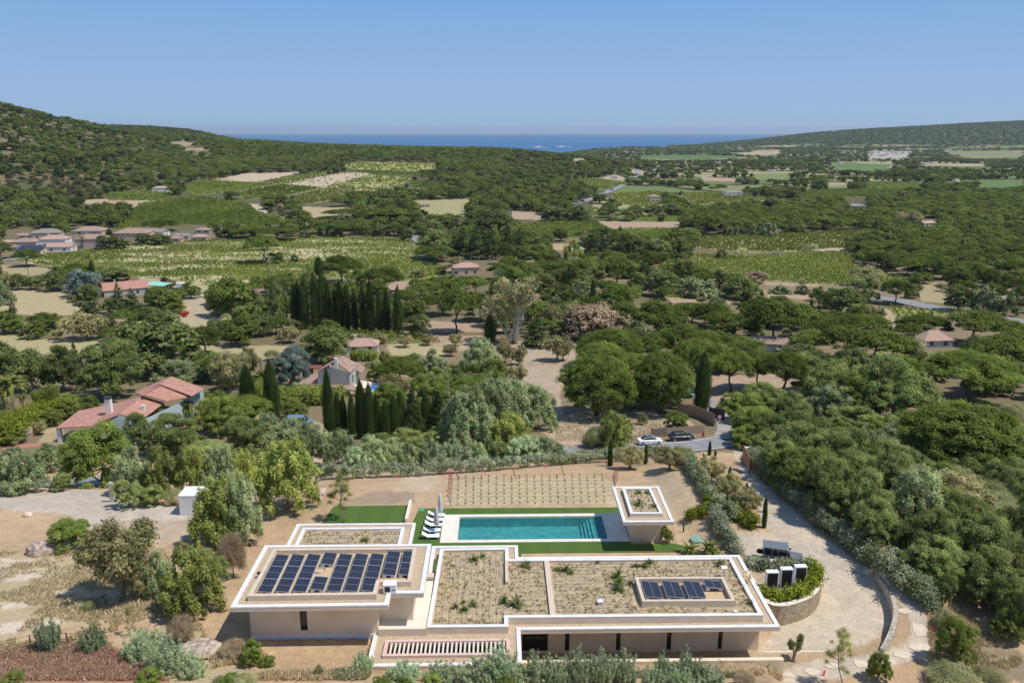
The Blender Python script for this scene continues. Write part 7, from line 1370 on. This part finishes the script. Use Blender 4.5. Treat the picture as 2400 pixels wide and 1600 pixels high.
greyp = [leafmesh('lavender', *leaves([(0, 0, .2, .28, .8, 1, .4)], .7, .05, rg), MATS['leaf_olive']) for _ in range(2)]
ZBED = T+.28
def plant(zone, X, Y, z, me, name, cat, lab, grp, s=1.):
    x, y = P(*zpx(zone, X, Y), z); o = link(name, me, None, (x, y, z-.02), rg.random()*6.28); q = s*rg.uniform(.65, .95); o.scale = (q, q, q); return tag(o, lab, cat, grp)
YU = [('ZA',1945,615,1.2,'spiky green plant at the back of the square bed'),('ZA',2010,590,.9,'smaller spiky plant beside the one at the back of the square bed'),('ZA',2262,940,1.5,'large spiky yucca by the divider'),('ZA',2170,930,1.1,'grey green spiky clump left of the large yucca'),('ZA',1800,965,1,'spiky plant, lower left of the clump in the square bed'),('ZA',1870,990,1.1,'spiky plant, middle of the clump in the square bed'),('ZA',1935,945,1.,'spiky plant, right of the clump in the square bed'),('ZA',1860,930,.8,'dark spiky plant behind the clump in the square bed'),('ZA',1135,470,1,'small dark green plant on the rear roof bed'),
 ('ZB',850,745,1.5,'tall spiky yucca left of the panel pit'),('ZB',855,790,1.4,'broad green agave below the tall yucca'),('ZB',855,840,1.2,'spiky plant nearest the camera in the column left of the panels'),('ZB',1095,635,1.1,'spiky plant behind the panel pit'),('ZB',1605,650,1.3,'spiky plant behind the right end of the panel pit'),('ZB',160,665,1.1,'green clump in the narrow bed by the divider'),('ZB',180,640,.9,'small green clump at the back of the narrow bed'),('ZB',465,690,1.2,'green clump at the back left of the long bed'),('ZB',500,710,1,'brown green clump right of the back left one'),('ZB',950,790,1.1,'dry brown grass clump beside the tall yucca'),('ZB',1040,660,1,'grey clump behind the panels'),('ZB',980,660,.8,'small green clump left of the one behind the panels'),('ZB',405,690,.8,'small grey clump at the back left of the long bed'),('ZB',700,630,.7,'small dark tuft at the back edge of the long bed'),('ZB',1840,935,1,'green clump in the front right corner of the long bed')]
for zone, X, Y, s, lab in YU: plant(zone, X, Y, ZBED if X != 1135 else T+.1, yuc[int(rg.integers(0, 3))], 'yucca', 'plant', lab+' on the roof' if len(lab.split()) < 13 else lab, 'spiky plants on the roofs', s)
for X, Y, s, lab in [(1010,195,1.3,'large spiky plant in the middle of the pool house roof'),(1000,115,1,'spiky plant at the back of the pool house roof'),(1125,210,.9,'small spiky plant at the right of the pool house roof'),(1070,110,.8,'thin green tuft at the back right of the pool house roof')]: plant('ZB', X, Y, 3.6, yuc[0], 'yucca', 'plant', lab, 'spiky plants on the pool house roof', s)
for X, Y, lab in [(1385,560,'dark green cycad on the ground at the back right of the villa, left one'),(1530,568,'dark green cycad on the ground at the back right of the villa, right one')]: x, y = P(*zpx('ZB', X, Y), .2); o = tag(link('cycad', cyc, None, (x, y, float(TZ(x, y))+.1)), lab, 'cycad', 'cycads behind the villa'); o.scale = (1.5,)*3
TU = []
for X in range(8): TU.append(('ZA', [720, 790, 845, 885, 1140, 1160, 1220, 1265][X], [405, 420, 405, 380, 400, 385, 415, 405][X], 'on the rear roof bed', T+.1))
for (x0, x1, y0, y1, n, where, zone) in [(1730, 1830, 570, 660, 9, 'at the back left of the square bed', 'ZA'), (1680, 1800, 790, 900, 12, 'on the left of the square bed', 'ZA'), (1660, 2150, 1030, 1090, 14, 'along the front of the square bed', 'ZA'), (2200, 2330, 620, 700, 8, 'at the back of the narrow bed', 'ZA'), (60, 310, 940, 1000, 10, 'at the front of the narrow bed', 'ZB'), (600, 700, 830, 900, 6, 'left of the little vent box', 'ZB'), (640, 1500, 920, 995, 26, 'along the front of the long bed', 'ZB'), (1160, 1300, 640, 700, 8, 'behind the panel pit', 'ZB'), (1700, 1850, 700, 960, 22, 'right of the panel pit', 'ZB'), (760, 830, 690, 760, 5, 'left of the tall yucca', 'ZB'), (1540, 1700, 620, 670, 7, 'at the back right corner of the long bed', 'ZB')]:
    for k in range(n): TU.append((zone, rg.uniform(x0, x1), rg.uniform(y0, y1), where, ZBED))
for zone, X, Y, where, z in TU: plant(zone, X, Y, z, tuft[int(rg.integers(0, 3))], 'grass_tuft', 'grass', 'straw yellow grass tuft '+where, 'grass tufts '+where, 1.0)
# tiny seedlings set out over the beds: nobody could count them
def seed_cover(poly, z, sp, name, hole=None):
    xs = np.arange(min(p[0] for p in poly), max(p[0] for p in poly), sp); ys = np.arange(min(p[1] for p in poly), max(p[1] for p in poly), sp*.9); X, Y = np.meshgrid(xs, ys); X = (X+rg.normal(0, sp*.24, X.shape)).ravel(); Y = (Y+rg.normal(0, sp*.2, Y.shape)).ravel(); ok = inpoly(X, Y, poly) & (rg.random(len(X)) < .8-1.2*fbm(X, Y, 3, 2))
    if hole: ok &= ~inpoly(X, Y, hole)
    cl = [(x, y, z+.05, rg.uniform(.04, .11), 1, rg.uniform(.7, 1.2), rg.random()) for x, y in zip(X[ok], Y[ok])]; V, T_ = leaves(cl, .5, .045, rg); return tag(link(name, leafmesh(name, V, T_, MATS['leaf_gum'])), kind='stuff')
big = inset(PIT, -.3)[1]
seed_cover(inset(BED, .45)[1], ZBED, .42, 'ground_cover', big); seed_cover(inset(BI, .45)[1], T+.1, .42, 'ground_cover'); seed_cover(inset(PI_, .35)[1], 3.6, .4, 'ground_cover')
mat('hose', (.07, .055, .045), .6)
def hose(x0, x1, y0, y1, z, n, lab, horiz=True, hole=None):
    mb = MB(); pts = []
    for k in range(n):
        yy = y0+(y1-y0)*k/(n-1); a, b_ = (x0, x1) if k % 2 == 0 else (x1, x0)
        for t in np.linspace(0, 1, 26):
            x = a+(b_-a)*t; y = yy+.11*math.sin(x*1.1+k*1.9)+.05*math.sin(x*3.3+k*2)
            if not horiz: x, y = x0+(x1-x0)*k/(n-1)+.05*math.sin(t*20+k), (y0+(y1-y0)*t if k % 2 == 0 else y1+(y0-y1)*t)
            if hole and inpoly(np.array([x]), np.array([y]), hole)[0]:
                if len(pts) > 1: mb.tube(pts, .011, 3, cap=False)
                pts = []; continue
            pts.append((x, y, z+.015))
    if len(pts) > 1: mb.tube(pts, .011, 3, cap=False)
    tag(mb.build('drip_hose', [MATS['hose']]), lab, 'hose')
hose(4.6, 19.9, 54.1, 61.7, ZBED, 16, 'thin black drip hose winding over the long planted bed', hole=big); hose(-4.9, .3, 53.2, 63.8, ZBED, 11, 'thin black drip hose winding over the square bed', False); hose(1.1, 3.7, 54.2, 61.7, ZBED, 12, 'thin black drip hose in the narrow bed by the divider'); hose(-18, -9.4, 60.7, 68.3, T+.1, 12, 'thin black drip hose over the rear roof bed')
# ------------------------------------------------------------------ dry grass and weeds on the open ground
def weeds(polys, n, h, mt, name, seed, w_=.03, clump=3.0, thr=-.05):
    rg = np.random.default_rng(seed); us, vs_ = zip(*[p for q in polys for p in q]); U = rg.uniform(min(us), max(us), n*3); Vv = rg.uniform(min(vs_), max(vs_), n*3); ok = masked(U, Vv, polys); pts = []
    dx, dy, dz = ray(U, Vv)
    X0, Y0 = dx/(-dz)*CAMZ, dy/(-dz)*CAMZ
    for _ in range(6): Z0_ = TZ(X0, Y0); t = (Z0_-CAMZ)/dz; X0, Y0 = .5*X0+.5*dx*t, .5*Y0+.5*dy*t
    ok &= fbm(X0, Y0, clump, 3) > thr; X, Y = X0[ok][:n], Y0[ok][:n]; Z = TZ(X, Y); n = len(X); a = rg.random(n)*6.28; le = rg.normal(0, .35, (n, 2)); hh = h*rg.uniform(.5, 1.3, n); ww = w_*rg.uniform(.6, 1.6, n)
    c, s = np.cos(a)*ww, np.sin(a)*ww; B = np.stack([X, Y, Z-.03], 1); M_ = B+np.stack([le[:, 0]*hh*.4, le[:, 1]*hh*.4, hh*.6], 1); T_ = B+np.stack([le[:, 0]*hh, le[:, 1]*hh, hh], 1); S_ = np.stack([c, s, 0*c], 1)
    V = np.stack([B-S_, B+S_, M_+S_, T_], 1).reshape(-1, 3); tag(link(name, leafmesh(name, V, np.stack([rg.uniform(.7, 1.2, n), rg.random(n), rg.random(n)], 1), MATS[mt])), kind='stuff')
LF = [ZL([(0,560),(260,570),(560,480),(1250,520),(1450,900),(1300,1080),(900,1100),(0,1280)]), ZL([(900,1040),(1480,1000),(1620,1300),(1700,1568),(0,1568),(0,1240)])]
leafmat('leaf_russet', (.42, .23, .16), (.54, .34, .23), .15)
weeds(LF, 26000, .28, 'straw', 'dry_grass', 1); weeds([ZL([(0,1350),(300,1290),(800,1290),(1150,1420),(1300,1570),(0,1570)])], 22000, .3, 'leaf_russet', 'russet_grass', 2, thr=-.3); weeds([ZA([(0,1250),(300,1290),(1130,1440),(2352,1420),(2352,1526),(0,1526)]), ZB([(0,1420),(400,1400),(1900,1400),(2050,1480),(2080,1526),(0,1526)])], 30000, .42, 'straw', 'dry_grass', 3, thr=-.2)
weeds([ZB([(0,1420),(400,1400),(1900,1430),(2050,1526),(0,1526)]), ZA([(900,1400),(2352,1400),(2352,1526),(900,1526)])], 16000, .45, 'leaf_fennel', 'green_weeds', 4, thr=-.02)
weeds([ZN([(1240,1100),(1400,1100),(1829,1400),(1829,1568),(1250,1500)])], 7000, .3, 'straw', 'dry_grass', 5); weeds([Z7([(0,590),(400,560),(760,640),(500,700),(0,780)])], 5000, .4, 'straw', 'dry_grass', 6)
